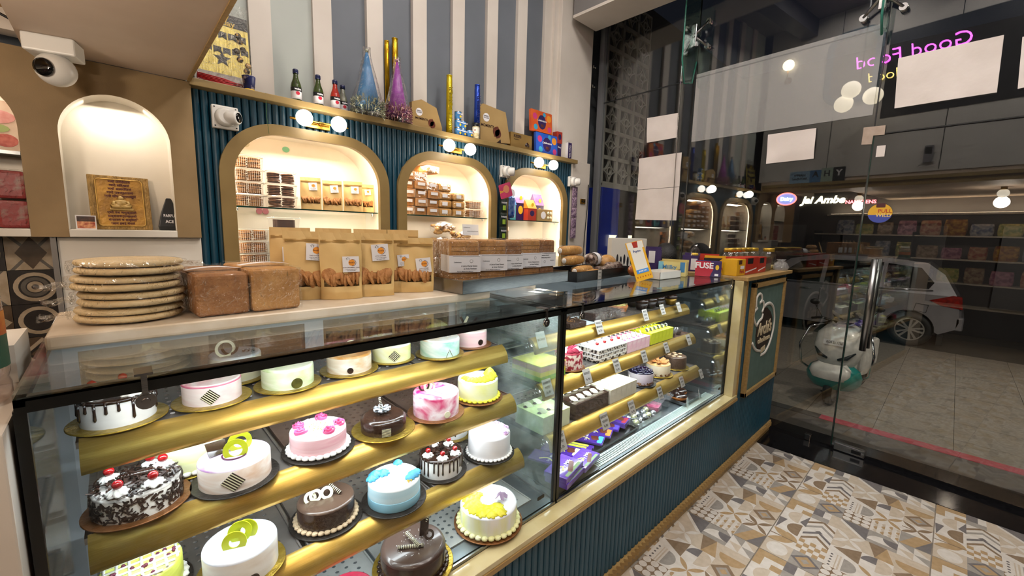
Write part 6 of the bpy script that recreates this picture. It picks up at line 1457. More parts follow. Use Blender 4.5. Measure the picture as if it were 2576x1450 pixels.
def popper(label, px, py_top, y, r, col, word=True):
    p = OY(px, 280, y); h = OY(px, py_top, y).z - ZL; t = thing('party_popper', label, 'party popper', (p.x, y, ZL)); MB().lathe([(r, 0), (r, h - .03), (r * .94, h - .028), (r * .94, h - .004), (r, h)], 20).build('tube', col, t)
    if word:
        text('PARTY POPPER', h * .115, mat('popper_print_' + col.name, '1c2a6a' if 'blue' in col.name else '8a7a10', 0.4), t, (0, -r - .001, h * .42), (R(90), R(-90), 0), bold=.01)
    return t
M_pg = mat('popper_gold', 'c29a1c', 0.2, .8, c2='a07c10', scale=10); M_py = mat('popper_yellow', 'd9c01c', 0.22, .5, c2='bfa410', scale=10); M_pb = mat('popper_blue', '2448b0', 0.2, .6, c2='1c3a98', scale=10)
popper('gold party popper behind the blue hat', 975, 104, 2.875, .017, M_pg, False); popper('gold party popper tube behind the magenta hat', 995, 98, 2.87, .022, M_pg, False)
popper('tall yellow party popper beside the blue cans', 1130, 190, 2.80, .023, M_py); popper('tall blue party popper by the brown gift box', 1200, 214, 2.80, .023, M_pb)
M_can = mat('can_blue', '2f6fb4', 0.3, .2, c2='5c98cc', scale=40)
def can(label, x, y, z):
    t = thing('tin_can', label, 'can', (x, y, z), group='blue milk tins on the ledge'); MB().lathe([(.026, 0), (.027, .003), (.027, .057), (.026, .06)], 20).build('tin', M_can, t); MB().lathe([(.0275, .0), (.0275, .004)], 20).lathe([(.0275, .056), (.0275, .0602)], 20).build('rim', M_chrome, t); text('Milkmaid', .014, M_wt, t, (0, -.0282, .042), FRONT, bold=.03); MB().prismy(disc(.004, .022, .009, 12), -.0284, -.0274).build('dot_print', M_yelp, t)
xc = LX(1150, 300)
for k in range(3): can(('lowest', 'middle', 'top')[k] + ' blue tin of the taller stack', xc, 2.79, ZL + .0606 * k)
for k in range(3): can(('lowest', 'middle', 'top')[k] + ' blue tin of the shorter stack', xc + .056, 2.80 + .0, ZL + .0606 * k) if k < 2 else None
can('blue tin standing between the stacks and the nut jar', xc + .112, 2.79, ZL)
x = LX(1188, 320); t = thing('nut_jar', 'jar of pale nuts with black lid between tins and blue popper', 'jar', (x + .01, 2.765, ZL)); MB().lathe([(.028, 0), (.03, .004), (.03, .09), (.027, .095)], 20).build('jar', mat('nut_jar_body', 'cbbf9c', 0.3, c2='9a8c62', scale=60), t); MB().lathe([(.0302, .042), (.0302, .085)], 20, cap0=False, cap1=False).build('label_wrap', mat('nut_label', 'cfcabc', 0.5, c2='7c2c44', scale=30, lo=.6, hi=.62), t); MB().lathe([(.028, .095), (.028, .122)], 20).build('lid', M_blkrub, t)
# gift boxes on the ledge
M_gb = mat('gift_gold', 'a58756', 0.35, .15, c2='b89a66', scale=3); M_gbd = mat('gift_brown', '2c1712', 0.35)
def gift_box(label, pts, y, lean=-10):
    """box with the outline given in pixels on its front plane"""
    q = [OY(a, b_, y) for a, b_ in pts]; x0 = sum(p.x for p in q) / len(q); t = thing('gift_box', label, 'gift box', (x0, y, ZL))
    out = [(p.x - x0, max(0.0, p.z - ZL)) for p in q]
    MB().prismy(out, 0, .035).build('carton', M_gb, t)
    return t, out
t, o = gift_box('gold brown chocolate gift box with cut corner beside the magenta hat', [(1036, 297), (1036, 255), (1060, 250), (1098, 272), (1112, 322), (1112, 330), (1036, 330)], 2.80)
MB().prismy(disc(-.055, .115, .027, 20), -.0012, -.0002).build('round_badge', M_wt, t); text('FERRERO\nROCHER', .011, M_gbd, t, (-.055, -.0018, .117), FRONT, bold=.02); text('MOMENTS', .022, M_gbd, t, (-.035, -.0014, .07), FRONT, bold=.02); MB().prismy(petal(.03, .03, .06, .085, .8), -.0012, -.0002).prismy(petal(.045, .02, .075, .07, .8), -.0012, -.0002).build('chocolate_print', M_chp, t)
t, o = gift_box('larger gold brown chocolate gift box right of the blue popper', [(1208, 345), (1208, 268), (1215, 260), (1272, 283), (1284, 362), (1208, 362)], 2.80)
MB().prismy(disc(-.045, .20, .034, 20), -.0012, -.0002).build('round_badge', M_wt, t); text('FERRERO\nROCHER', .014, M_gbd, t, (-.045, -.0018, .203), FRONT, bold=.02); text('MOMENTS', .030, M_gbd, t, (-.03, -.0014, .135), FRONT, bold=.02); MB().prismy(petal(.05, .06, .085, .15, .8), -.0012, -.0002).prismy(petal(.07, .05, .105, .13, .8), -.0012, -.0002).build('chocolate_print', M_chp, t); MB().prismy([(.03, .0), (.125, .0), (.118, .05), (.08, .02)], -.0012, -.0002).build('dark_corner', M_gbd, t)
x = OY(1310, 350, YL).x; t = thing('gift_box', 'low gold KISSES chocolate box', 'gift box', (x, 2.79, ZL)); MB().box(-.13, .135, 0, .05, 0, .135).build('carton', mat('kisses_gold', '9a7c46', 0.3, .4, c2='86693a', scale=4), t, bevel=.002); text('KISSES', .034, M_gbd, t, (-.05, -.001, .105), FRONT, bold=.03); text('Hazelnut', .018, M_gbd, t, (-.06, -.001, .08), FRONT); MB().lathe([(.034, 0), (.036, .012), (.02, .04), (.006, .058), (.002, .07)], 18, (.075, .022, .035)).build('kiss_print', M_gbd, t)
def celebration(label, pts_y, x0, y, z, w, h, col, c2_, lean):
    t = thing('chocolate_gift_pack', label, 'gift box', (x0, y, z), (R(lean), 0, 0)); MB().box(-w / 2, w / 2, 0, .03, 0, h).build('carton', col, t, bevel=.002)
    MB().prismy(disc(.0, h * .48, w * .19, 28, h * .34), -.0010, -.0002).build('dark_badge', M_boxp, t); text('Celebrations', w * .085, M_wt, t, (0, -.0016, h * .55), FRONT, bold=.02, shear=.2); MB().box(-.018, .022, -.0016, -.0009, h * .25, h * .38).build('chocolate_print', M_chp, t)
    for k, (dx, dz, r_, m_) in enumerate(((-.33, .7, .10, c2_[0]), (.34, .72, .11, c2_[1]), (-.3, .2, .09, c2_[2]), (.36, .2, .09, c2_[0]), (.12, .86, .07, c2_[2]))): MB().prismy(disc(dx * w, dz * h, r_ * w, 18), -.0006, -.0001).build('dot_print', m_, t)
    return t
P_o = mat('cel_orange', 'c8501c', 0.4, c2='d8642c', scale=8); P_b = mat('cel_blue', '2450b4', 0.4, c2='2c60c8', scale=8)
dts = [mat('cel_dot_pink', 'c43a78', 0.4), mat('cel_dot_yellow', 'e0912c', 0.4), mat('cel_dot_teal', '3c9cc0', 0.4)]
xo = OY(1362, 300, YL).x; zo = OY(1362, 322, YL).z
celebration('blue chocolate gift pack with round dark badge on the ledge', 0, OY(1376, 350, 2.79).x, 2.78, ZL + .001, .30, .19, P_b, dts, -4)
celebration('orange chocolate gift pack stacked above the blue one', 0, OY(1362, 300, 2.81).x, 2.795, ZL + .195, .285, .19, P_o, dts, -4)
x = OY(1404, 365, YL).x; t = thing('chocolate_box', 'upright purple chocolate carton beside the blue gift pack', 'box', (x + .02, 2.80, ZL)); MB().box(-.03, .03, 0, .08, 0, .135).build('carton', M_boxp, t, bevel=.002); text('Dairy', .022, M_wt, t, (0, -.001, .1), FRONT, bold=.02)
t = thing('chocolate_box', 'small red chocolate carton on top of the purple one', 'box', (x + .02, 2.80, ZL + .136)); MB().box(-.038, .038, 0, .07, 0, .11).build('carton', mat('carton_red', '9c2c20', 0.4, c2='b03c28', scale=20), t, bevel=.002); MB().prismy(disc(0, .06, .022, 16, .028), -.001, -.0002).build('dark_badge', M_boxp, t)
x = OY(1432, 372, YL).x; t = thing('chocolate_box', 'purple chocolate carton at the end of the ledge', 'box', (x, 2.79, ZL)); MB().box(-.028, .028, 0, .09, 0, .165).build('carton', M_boxp, t, bevel=.002); text('Dairy Milk', .028, M_wt, t, (0, -.001, .08), (R(90), R(90), 0), bold=.02); MB().box(-.032, -.028, 0, .09, 0, .165).build('white_edge', M_label, t)
# ------------------------------------------------------------------ security cameras
def dome_cam(label, loc, rz, plate=.06):
    t = thing('security_camera', label, 'camera', loc, rz)
    MB().box(-plate, plate, -.02, 0.012, -plate, plate).build('base_plate', M_plast, t, bevel=.008, seg=3)
    MB().lathe([(.05, 0), (.046, .02), (.036, .034)], 24).build('turret_ring', M_plast, t, (0, -.02, 0), (R(90), 0, 0))
    h = MB().lathe([(.034, 0), (.036, .02), (.036, .05), (.031, .058)], 24).build('camera_head', M_plast, t, (.008, -.03, 0), (R(90), 0, R(48)))
    MB().lathe([(.025, 0), (.025, .003), (.006, .005)], 20).build('lens', mat('lens_black', '08080a', 0.08), h, (0, 0, .0575))
    for sx in (-1, 1):
        for sz in (-1, 1): MB().cyl((0, 0, 0), .004, .002, 8).build('screw', M_steeld, t, (sx * plate * .8, -.0195, sz * plate * .8), (R(90), 0, 0))
    return t
p = OY(566, 297, 2.78); dome_cam('white turret camera on the blue wall left of the cookie niche', (p.x, 2.785, p.z), 0)
p = OY(1265, 433, 2.78); dome_cam('white turret camera between the bread and gift niches', (p.x, 2.755, p.z), 0, .05)
p = OY(1440, 458, 2.76); dome_cam('white turret camera beside the glass front', (p.x - .01, 2.765, p.z), 0, .05)
p = OZ(130, 150, 2.25)
t = thing('security_camera', 'larger white camera hanging under the soffit by the arched niche', 'camera', (-.115, 2.56, 2.2515), R(-14)); MB().box(-.075, .075, -.055, .055, -.065, 0).build('base_plate', M_plast, t, bevel=.008, seg=3); h = MB().ball((0, 0, 0), .062, 24, 14, 1, 1, 1).build('camera_head', M_plast, t, (.0, -.005, -.115)); MB().lathe([(.034, 0), (.032, .006), (.02, .01), (.004, .011)], 22).build('lens', MATS['lens_black'], h, (-.018, -.054, -.008), (R(95), 0, R(-18)))
MB().tube([(-.03, .0, -.01), (-.09, -.05, .03), (-.16, -.1, .06)], .005, 8).build('cable', M_blkrub, t)
# ------------------------------------------------------------------ niche contents
ZN = 1.6485; ZN2 = 1.3005
for (cx, hw) in NICHES:
    o = MB().box(cx - hw + .002, cx + hw - .002, YB + .012, YB + .262, 1.292, 1.300).build('glass_shelf', M_shelfglass); tag(o, 'lower glass shelf of the ' + {0: 'cookie', 1: 'bread', 2: 'gift box'}[NICHES.index((cx, hw))] + ' niche', 'shelf')
M_tub = clear('tub_plastic', (.97, .96, .95), .05, .04, haze=.03)
_cs = MB().lathe([(.033, 0), (.036, .003), (.034, .007), (.024, .009)], 18).mesh('cookie', [mat('pale_cookie', 'b9854e', 0.7, c2='8f5f30', scale=50, bump=.4, bscale=180)])
_cd = MB().lathe([(.033, 0), (.036, .003), (.034, .007), (.024, .009)], 18).mesh('cookie', [mat('dark_cookie', '7c5030', 0.7, c2='5a3820', scale=50, bump=.4, bscale=180)])
def cookie_tub(label, x, y, z, w=.16, d=.11, h=.073, dark=False, brown=False, grp='clear cookie tubs'):
    t = thing('cookie_tub', label, 'cookie box', (x, y, z), R(rnd.uniform(-4, 4)), grp)
    b = MB(); b.rings([[(px_ * q, py_ * q, zz) for px_, py_ in rrect(w, d, .014)] for q, zz in ((.90, 0), (.98, h * .8), (1.0, h * .9), (1.03, h * .92), (1.0, h))]); b.build('tub', M_tub, t)
    rb = MB()
    if not dark:
        for k in range(14): xx = -w * .45 + w * .9 * k / 13; rb.box(xx - .0006, xx + .0006, -d * .49 - .0012, -d * .47, .004, h * .8)
        rb.build('tub_ribs', mat('tub_rib', 'd9d0c4', 0.3), t)
    rim = MB(); q_ = rrect(w * 1.02, d * 1.02, .014); rim.tube([(a_, c_, h * .92) for a_, c_ in q_], .0016, 5, closed=True); rim.build('tub_rim', mat('tub_rib', 'd9d0c4', 0.3), t)
    if brown: MB().prism(rrect(w * .7, d * .7, .02), .004, h * .78).build('brown_cake', mat('tea_cake', '3a2118', 0.6, c2='4a2c1e', scale=30), t)
    else:
        for sx in (-1, 1):
            for k in range(6): link('cookie', _cd if dark else _cs, t, (sx * w * .235 + rnd.uniform(-.003, .003), -.004 + rnd.uniform(-.004, .004), .004 + .0098 * k), (R(rnd.uniform(-5, 5)), R(rnd.uniform(-5, 5)), 0))
    return t
xl = .525 + .075
for k in range(4): cookie_tub(('lowest', 'second', 'third', 'topmost')[k] + ' cookie tub of the left stack on the upper niche shelf', xl, 2.925, ZN + .0005 + .0735 * k, .155)
for k in range(3): cookie_tub(('lowest', 'middle', 'topmost')[k] + ' cookie tub of the shorter stack next to the kraft pouches', xl + .175, 2.915, ZN + .0005 + .0735 * k, .165, dark=True)
for k in range(4): cookie_tub(('lowest', 'second', 'third', 'topmost')[k] + ' cookie tub of the left stack on the lower niche shelf', xl + .01, 2.925, ZN2 + .0005 + .0735 * k, .155) if k < 3 else None
for k in range(4): cookie_tub(('lowest', 'second', 'third', 'topmost, brown cake filled')[k] + ' tub beside the left stack on the lower niche shelf', xl + .185, 2.915, ZN2 + .0005 + .0735 * k, .165, dark=True, brown=(k == 3))
for k, (px, l_) in enumerate(((782, 'kraft pouch in the niche next to the cookie tubs'), (836, 'second kraft pouch in the niche'), (888, 'third kraft pouch in the niche'), (926, 'kraft pouch at the right end inside the niche'))):
    p = OY(px, 480, 2.90); pouch(l_, (p.x, 2.90 + (.03 if k == 3 else 0)), -14 - 3 * k, .122 if k < 3 else .10, .205 - .008 * (k % 2), (.1, .72), 'ATTA COOKIES', seed=30 + k, z=ZN, grp='kraft pouches in the niche')
# small stickers on the niche back wall
for (px, py, l_) in ((720, 376, 'small green sticker inside the cookie niche'), (618, 362, 'faded round sticker at the left of the cookie niche')):
    p = OY(px, py, 3.06); o = MB().prismy(disc(0, 0, .022, 14, .018), -.001, 0).build('wall_sticker', mat('sticker_green', '6fb08c', 0.5) if px > 700 else mat('sticker_pale', 'cfc6a8', 0.5), None, (p.x, 3.0685, p.z)); tag(o, l_, 'sticker')
p = OY(663, 532, 3.04); t = thing('wall_ornament', 'pink bow sticker behind the brown cake tub', 'sticker', (p.x, 3.068, p.z)); MB().prismy(disc(-.018, 0, .018, 14), -.003, 0).prismy(disc(.018, 0, .018, 14), -.003, 0).build('bow', mat('bow_pink', 'c9808c', 0.5), t)
# bread packs in the second niche
M_loafp = mat('packed_loaf', 'b07838', 0.5, c2='925c26', scale=18, bump=.2, bscale=60)
def bread_pack(label, x, y, z, w=.10, h=.075, d=.20, rz=0, bun=False):
    t = thing('bread_pack', label, 'bread', (x, y, z), R(rz), 'wrapped breads in the niche')
    if bun: 
        MB().box(-w * .48, w * .48, .0, .16, 0, h).build('bun', M_roll, t, bevel=.022, seg=4); MB().box(-w * .5, w * .5, -.003, .165, .0003, h + .001).build('film', M_film, t, bevel=.02, seg=3)
    else:
        MB().box(-w / 2, w / 2, 0, d, 0, h).build('loaf', M_loafp, t, bevel=.008); MB().box(-w / 2 - .0015, w / 2 + .0015, -.0022, d, -.0 + .0004, h + .0015).build('film', M_film, t)
    MB().box(-w * .30, w * .30, -.006 if not bun else -.078 + .08, -.0045 if not bun else .003, h * .45, h * .80).build('label_patch', M_label, t) if not bun else MB().box(-w * .3, w * .1, -.0055, -.004, h * .3, h * .75).build('label_patch', M_label, t)
rows = [(5, 0), (5, 1)]
xb0 = 1.572
for col in range(3):
    for k in range(5):
        if col == 2 and k == 4: continue
        bread_pack(('lowest', 'second', 'third', 'fourth', 'topmost')[k] + (' wrapped loaf of the stack at the niche edge', ' wrapped loaf of the middle stack in the niche', ' wrapped loaf of the stack beside the buns')[col], xb0 + .055 + .108 * col + .004 * ((k * 7) % 3), 2.86 + .01 * ((k + col) % 2), ZN + .0005 + .0645 * k, .104, .063, .18)
for col in range(2):
    for k in range(4 - col * 0):
        if col == 1 and k == 3: continue
        bread_pack(('lowest', 'second', 'third', 'topmost')[k] + (' bun pack beside the loaves', ' bun pack nearest the pastry tubs')[col], 1.962 + .135 * col, 2.86, ZN + .0005 + .064 * k, .13, .064, rz=3 * k, bun=True)
bread_pack('bun pack leaning on top of the bread pile', 1.86, 2.88, ZN + .326, .14, .06, rz=14, bun=True)
for k in range(2): cookie_tub(('lower', 'upper')[k] + ' pastry tub at the right end of the bread niche', 2.265, 2.90, ZN + .0005 + .074 * k, .17, grp='pastry tubs')
def snack_bag(label, x, y, z, w, h, rz):
    t = thing('snack_bag', label, 'bag', (x, y, z), R(rz), 'toast bags in the niche'); b = MB(); q_ = random.Random(int(x * 1000 + z * 77))
    for k in range(26): b.M = T(q_.uniform(-.38, .38) * w, .05 + q_.uniform(-.18, .18) * w, h * q_.uniform(.22, .78)) @ Rz(q_.uniform(0, 3)) @ Rx(q_.uniform(-1, 1)); b.ball((0, 0, 0), .026, 8, 6, 1.3, .8, .45)
    b.build('toast_fill', mat('toast', 'cfa565', 0.6, c2='9c6a30', scale=34, bump=.5, bscale=60), t); b = MB(); b.ball((0, .05, h * .5), w * .53, 14, 8, 1.05, .62, h / w * .95); b.build('film', M_film, t); MB().box(-.025, .025, 0, .001, -.012, .012).build('label_patch', M_label, t, (-w * .22, .05 - w * .26, h * .78), (R(-40), R(-25), 0))
snack_bag('upper toast bag beneath the bread shelf', 1.99, 2.88, ZN2 + .19, .23, .12, 4); snack_bag('lower toast bag beneath the bread shelf', 1.96, 2.88, ZN2 + .075, .24, .115, -3); snack_bag('toast bag in the right corner of the bread niche', 2.20, 2.90, ZN2 + .12, .18, .13, 10); snack_bag('hidden lowest toast bag in the bread niche', 1.99, 2.90, ZN2 + .001, .25, .085, 0); snack_bag('low toast bag under the corner bag', 2.22, 2.90, ZN2 + .001, .19, .12, 0)
t = thing('price_card', 'large white price card before the corner toast bag', 'price tag', (2.20, 2.84, 1.545), (R(-6), 0, 0)); MB().box(-.085, .085, 0, .001, -.045, .045).build('tag_card', M_label, t); text('Confectionery', .012, M_ink, t, (-.04, -.001, .02), FRONT); text('A Unit of Kamal Sweets', .012, M_ink, t, (.02, -.001, -.012), FRONT)
# gift boxes in the third niche
def house_box(label, x, y, w, h, col, roof, rz=0, z=ZN):
    t = thing('house_gift_box', label, 'gift box', (x, y, z), R(rz)); hb = h * .58; d = w * .8
    MB().box(-w / 2, w / 2, 0, d, 0, hb).build('carton', col, t, bevel=.001)
    b = MB(); b.prismx([(-.004, hb), (d + .004, hb), (d * .5, h)], -w / 2 - .003, w / 2 + .003); b.build('roof', roof, t)
    MB().prismy(disc(0, hb * .6, w * .26, 16, hb * .24), -.0012, -.0002).build('window_print', M_boxp if col is not M_boxp else M_yelp, t); MB().prismy(disc(w * .1, h * .76, w * .16, 14), -.0012 + d * .1, d * .1).build('dot_print', M_yelp, t)
M_roofp = mat('roof_lilac', '6a4a86', 0.35, c2='8a6a9c', scale=14)
house_box('purple house shaped gift box at the frame side', 2.625, 2.87, .10, .15, M_boxp, M_roofp); house_box('teal house shaped gift box', 2.73, 2.90, .10, .24, mat('teal_card', '4aa0a8', 0.4, c2='6ab8c0', scale=10), mat('teal_roof', '2f6fb0', 0.4)); house_box('tall purple house shaped gift box in the middle', 2.86, 2.92, .12, .28, M_boxp, M_roofp)
house_box('red house shaped gift box in front of the tall purple one', 2.96, 2.86, .115, .20, mat('red_card', 'b03424', 0.4, c2='c04430', scale=10), mat('red_roof', 'c9842c', 0.4)); house_box('purple house shaped gift box raised behind the gold truffle box', 3.16, 2.95, .12, .27, M_boxp, M_roofp)
t = thing('truffle_box', 'flat gold truffle box with clear windows', 'gift box', (3.14, 2.855, ZN)); MB().box(-.11, .11, 0, .05, 0, .115).build('carton', M_gb, t, bevel=.002); MB().prismy(disc(-.025, .058, .036, 20), -.0012, -.0002).build('round_badge', M_wt, t)
for k in range(4): MB().lathe([(.016, 0), (.012, .006), (.003, .008)], 14).build('truffle', M_wchoc, t, (.045 + .038 * (k % 2), -.0002, .035 + .045 * (k // 2)), (R(90), 0, 0))
t = thing('snack_packet', 'orange and black snack packet under the gift shelf', 'packet', (2.62, 2.88, ZN2)); MB().lathe([(.05, 0), (.055, .03), (.05, .22), (.055, .28)], 12, sq=.35).build('packet', mat('orange_packet', 'c9762c', 0.4, c2='2a1c14', scale=12, lo=.52, hi=.56), t)
t = thing('foil_packet', 'blue foil packet hanging beside the gift boxes', 'packet', (OY(1286, 500, 2.78).x, 2.77, 1.66)); MB().lathe([(.035, 0), (.042, .03), (.04, .17), (.03, .19)], 12, sq=.3).build('packet', mat('blue_foil', '2a52b0', 0.2, .6, c2='8aa8d8', scale=30), t); MB().prismy(disc(0, .215, .032, 16, .038), -.004, .004).build('white_disc', M_wt, t)
# hanging sachet strips
p = OY(1268, 480, 2.74); t = thing('hanger_card', 'tilted pink hanging card below the middle camera', 'card', (p.x, 2.72, p.z), (0, R(-18), 0)); MB().prismy(rrect(.14, .12, .012), -.001, .001).build('card', mat('card_pink', 'b03058', 0.45, c2='c03c64', scale=12), t); MB().prismy(disc(.01, .01, .034, 16), -.0016, -.001).build('face_print', mat('card_tan', 'c9805c', 0.5), t); text('2in1', .03, M_yelp, t, (-.045, -.002, -.0), FRONT, bold=.03)
MB().tube([(-.05, 0, .06), (-.03, 0, .14)], .0012, 5).tube([(.055, 0, .06), (.03, 0, .13)], .0012, 5).build('string', M_label, t)
def sachet_strip(label, px, py0, py1, y, n, col, col2, w):
    a = OY(px, py0, y); c = OY(px, py1, y); h = (a.z - c.z) / n; t = thing('sachet_strip', label, 'sachets', (a.x, y, c.z))
    for k in range(n):
        b = MB(); b.grid(lambda u, v: (w * (u - .5), -.008 * math.sin(PI * u) ** .5 * math.sin(PI * v) ** .5, h * (k + v * .98)), 8, 8); b.grid(lambda u, v: (w * (u - .5), .002, h * (k + v * .98)), 2, 2); b.build('sachet', col, t, fix=False)
        if col2: MB().box(-w * .18, w * .22, -.0105, -.009, h * (k + .18), h * (k + .52)).build('sachet_print', col2, t)
        if col2: text('instant', h * .2, M_wt, t, (0, -.0108, h * (k + .72)), FRONT, bold=.02)
sachet_strip('strip of dark green sachets hanging between two niches', 1267, 500, 640, 2.745, 4, mat('sachet_green', '16201a', 0.3, c2='22302a', scale=20, coat=.4), mat('print_lime', '8fae3c', 0.4), .085)
sachet_strip('strip of purple patterned sachets hanging at the pier', 1447, 470, 600, 2.745, 5, mat('sachet_purple', '4a2a58', 0.3, c2='b8a0b0', scale=60, coat=.3), None, .085)
t = thing('wall_switch', 'small brass double switch on the pier', 'switch', (OY(1466, 507, 2.775).x, 2.776, OY(1466, 507, 2.775).z)); MB().box(-.04, .04, -.008, .003, -.025, .025).build('plate', M_brass, t, bevel=.002); MB().box(-.028, -.006, -.012, -.008, -.01, .01).box(.006, .028, -.012, -.008, -.01, .01).build('rocker', M_steeld, t)
o = MB().tube([(3.70, 2.76, 2.05), (3.69, 2.755, 1.8), (3.66, 2.75, 1.5), (3.66, 2.755, 1.2)], .005, 8).build('cable', M_blkrub); tag(o, 'black cable running down the pier beside the glass', 'cable')
# ------------------------------------------------------------------ tan niche: plaque, photo card, black pouch
a = OY(210, 405, 2.86); b_ = OY(372, 580, 2.86)
p = OZ(312, 581, 1.5025) if False else OY(312, 580, 2.84)
t = thing('relief_plaque', 'gold brown relief plaque with seated figure and engraved verses', 'plaque', (p.x, 2.835, 1.5028), (R(-8), 0, R(3)))
W_, H_ = .222, .262
M_plq = mat('plaque_bark', '7d5f2c', 0.45, .2, c2='a98548', scale=16, stretch=(3, 1, 1), bump=.9, bscale=50); M_plqi = mat('plaque_field', 'c2913c', 0.45, .15, c2='8c6428', scale=14, bump=.5, bscale=60)
MB().box(-W_ / 2, W_ / 2, 0, .018, 0, H_).build('plaque_body', M_plq, t, bevel=.004)
MB().prismy([(x_, z_ + H_ * .5) for x_, z_ in rrect(W_ * .76, H_ * .86, .014)], -.003, .001).build('plaque_field', M_plqi, t); b = MB(); q = rrect(W_ * .76, H_ * .86, .014); b.tube([(x_, -.003, z_ + H_ * .5) for x_, z_ in q], .003, 6, closed=True); b.build('field_rim', mat('plaque_rim', 'b58f48', 0.35, .5), t)
M_vrs = mat('verse_maroon', '4a0a1c', 0.5)
for k, s_ in enumerate(('णमो अरिहंताणं', 'णमो सिद्धाणं', 'णमो आयरियाणं', 'णमो उवज्झायाणं', 'णमो लोए सव्वसाहूणं')): text(s_, .0150, M_vrs, t, (0, -.0038, H_ * (.89 - .068 * k)), FRONT, bold=.02, depth=.0008)
for k, s_ in enumerate(('एसो पंच णमुक्कारो', 'सव्वपावप्पणासणो', 'मंगलाणं च सव्वेसिं', 'पढमं हवई मंगलं')): text(s_, .0150, M_vrs, t, (0, -.0038, H_ * (.315 - .068 * k)), FRONT, bold=.02, depth=.0008)
M_idol = mat('idol_ivory', 'b79a5c', 0.4, .1, c2='a5864a', scale=20)
f = MB(); f.ball((0, -.006, H_ * .565), .0095, 14, 10, 1, .8, 1.15); f.ball((0, -.004, H_ * .60), .004, 8, 6)
f.ball((0, -.005, H_ * .485), .017, 16, 10, 1.05, .6, 1.1); f.ball((0, -.005, H_ * .51), .019, 14, 8, 1.15, .5, .55)
for s in (1, -1): f.tube([(s * .019, -.006, H_ * .52), (s * .023, -.008, H_ * .475), (s * .014, -.011, H_ * .445), (s * .003, -.013, H_ * .44)], .0055, 8); f.tube([(s * .008, -.006, H_ * .435), (s * .030, -.008, H_ * .432), (s * .024, -.011, H_ * .425), (-s * .006, -.012, H_ * .425)], .0075, 8)
fo_ = f.build('seated_figure', M_idol, t); fo_.scale = (1.25, 1.1, 1.12); fo_.location.z = -H_ * .058; MB().box(-.043, .043, -.013, .001, H_ * .355, H_ * .40).build('figure_plinth', M_idol, t, bevel=.003)
p = OY(219, 580, 2.80); t = thing('photo_card', 'small framed photo card of a red and white altar', 'card', (p.x, 2.795, 1.5028), (R(-5), 0, R(0))); MB().box(-.034, .034, 0, .002, 0, .064).build('card', M_label, t); MB().box(-.030, .030, -.0006, 0, .004, .060).build('photo_print', mat('altar_print', '8a2414', 0.5, c2='d9a070', scale=60), t); MB().box(-.030, .030, -.0010, -.0006, .036, .060).build('dark_print', mat('altar_dark', '1c1210', 0.5, c2='4a2a1c', scale=50), t)
p = OY(428, 580, 2.83); t = thing('black_pouch', 'black fragrance pouch with white lettering half behind the arch', 'pouch', (p.x + .005, 2.85, 1.5025)); b = MB(); b.rings([[(x_, -d_, z_) for x_, d_, z_ in ()] for _ in ()]) if False else None
b = MB(); b.rings([[(-w2, -d2, zz), (w2, -d2, zz), (w2, d2, zz), (-w2, d2, zz)] for w2, d2, zz in ((.045, .022, 0), (.048, .024, .02), (.034, .012, .09), (.012, .004, .16), (.009, .003, .165))]); b.build('pouch_body', M_blkrub, t, bevel=.003); text('PARFU', .022, M_wt, t, (-.004, -.018, .075), (R(80), 0, 0), bold=.01, sx=.7); text('ACE', .022, M_wt, t, (-.004, -.0245, .045), (R(80), 0, 0), bold=.02, sx=.8)
# left niche goods: red packets, printed platter
M_redpk = mat('red_packet', '8f2a2c', 0.4, c2='9a8880', scale=14, lo=.5, hi=.62)
for i in range(3):
    for j in range(2):
        t = thing('red_packet', ('lower', 'upper')[j] + ' red sweet packet, ' + ('nearest the arch edge', 'second from the arch edge', 'third from the arch edge')[i], 'packet', (-.305 - .098 * i, 2.80, 1.5028 + .1255 * j), group='film packed red sweets'); MB().box(-.045, .045, 0, .07, 0, .118).build('packet', M_redpk, t, bevel=.012); MB().box(-.047, .047, -.003, .072, -.0 + .0003, .124).build('film', M_film, t)
t = thing('serving_platter', 'printed platter with pink and green food picture on the left niche shelf', 'platter', (-.36, 2.86, 1.8265), (R(-8), 0, 0)); MB().prismy([(x_, z_ + .11) for x_, z_ in rrect(.2, .22, .03)], 0, .012).build('board', mat('platter_white', 'cdbba6', 0.5, c2='b89a84', scale=10), t); MB().prismy(disc(.055, .05, .036, 18, .028), -.002, 0).build('red_print', mat('platter_red', '9a3a30', 0.5, c2='b86050', scale=50), t); MB().prismy(disc(.02, .10, .05, 14, .02), -.002, 0).build('green_print', mat('platter_green', '8d9a5c', 0.5), t); MB().prismy(disc(.03, .15, .06, 14, .03), -.002, 0).build('pink_print', mat('platter_pink', 'b8746c', 0.5, c2='c9908a', scale=30), t)
o = MB().tube([(.675, 2.735, 2.27), (.680, 2.76, 2.15), (.69, 2.77, 2.06)], .0012, 5).build('thin_wire', mat('green_wire', '3a6a3a', 0.5)); tag(o, 'thin green wire hanging from the ledge over the cookie niche', 'wire')
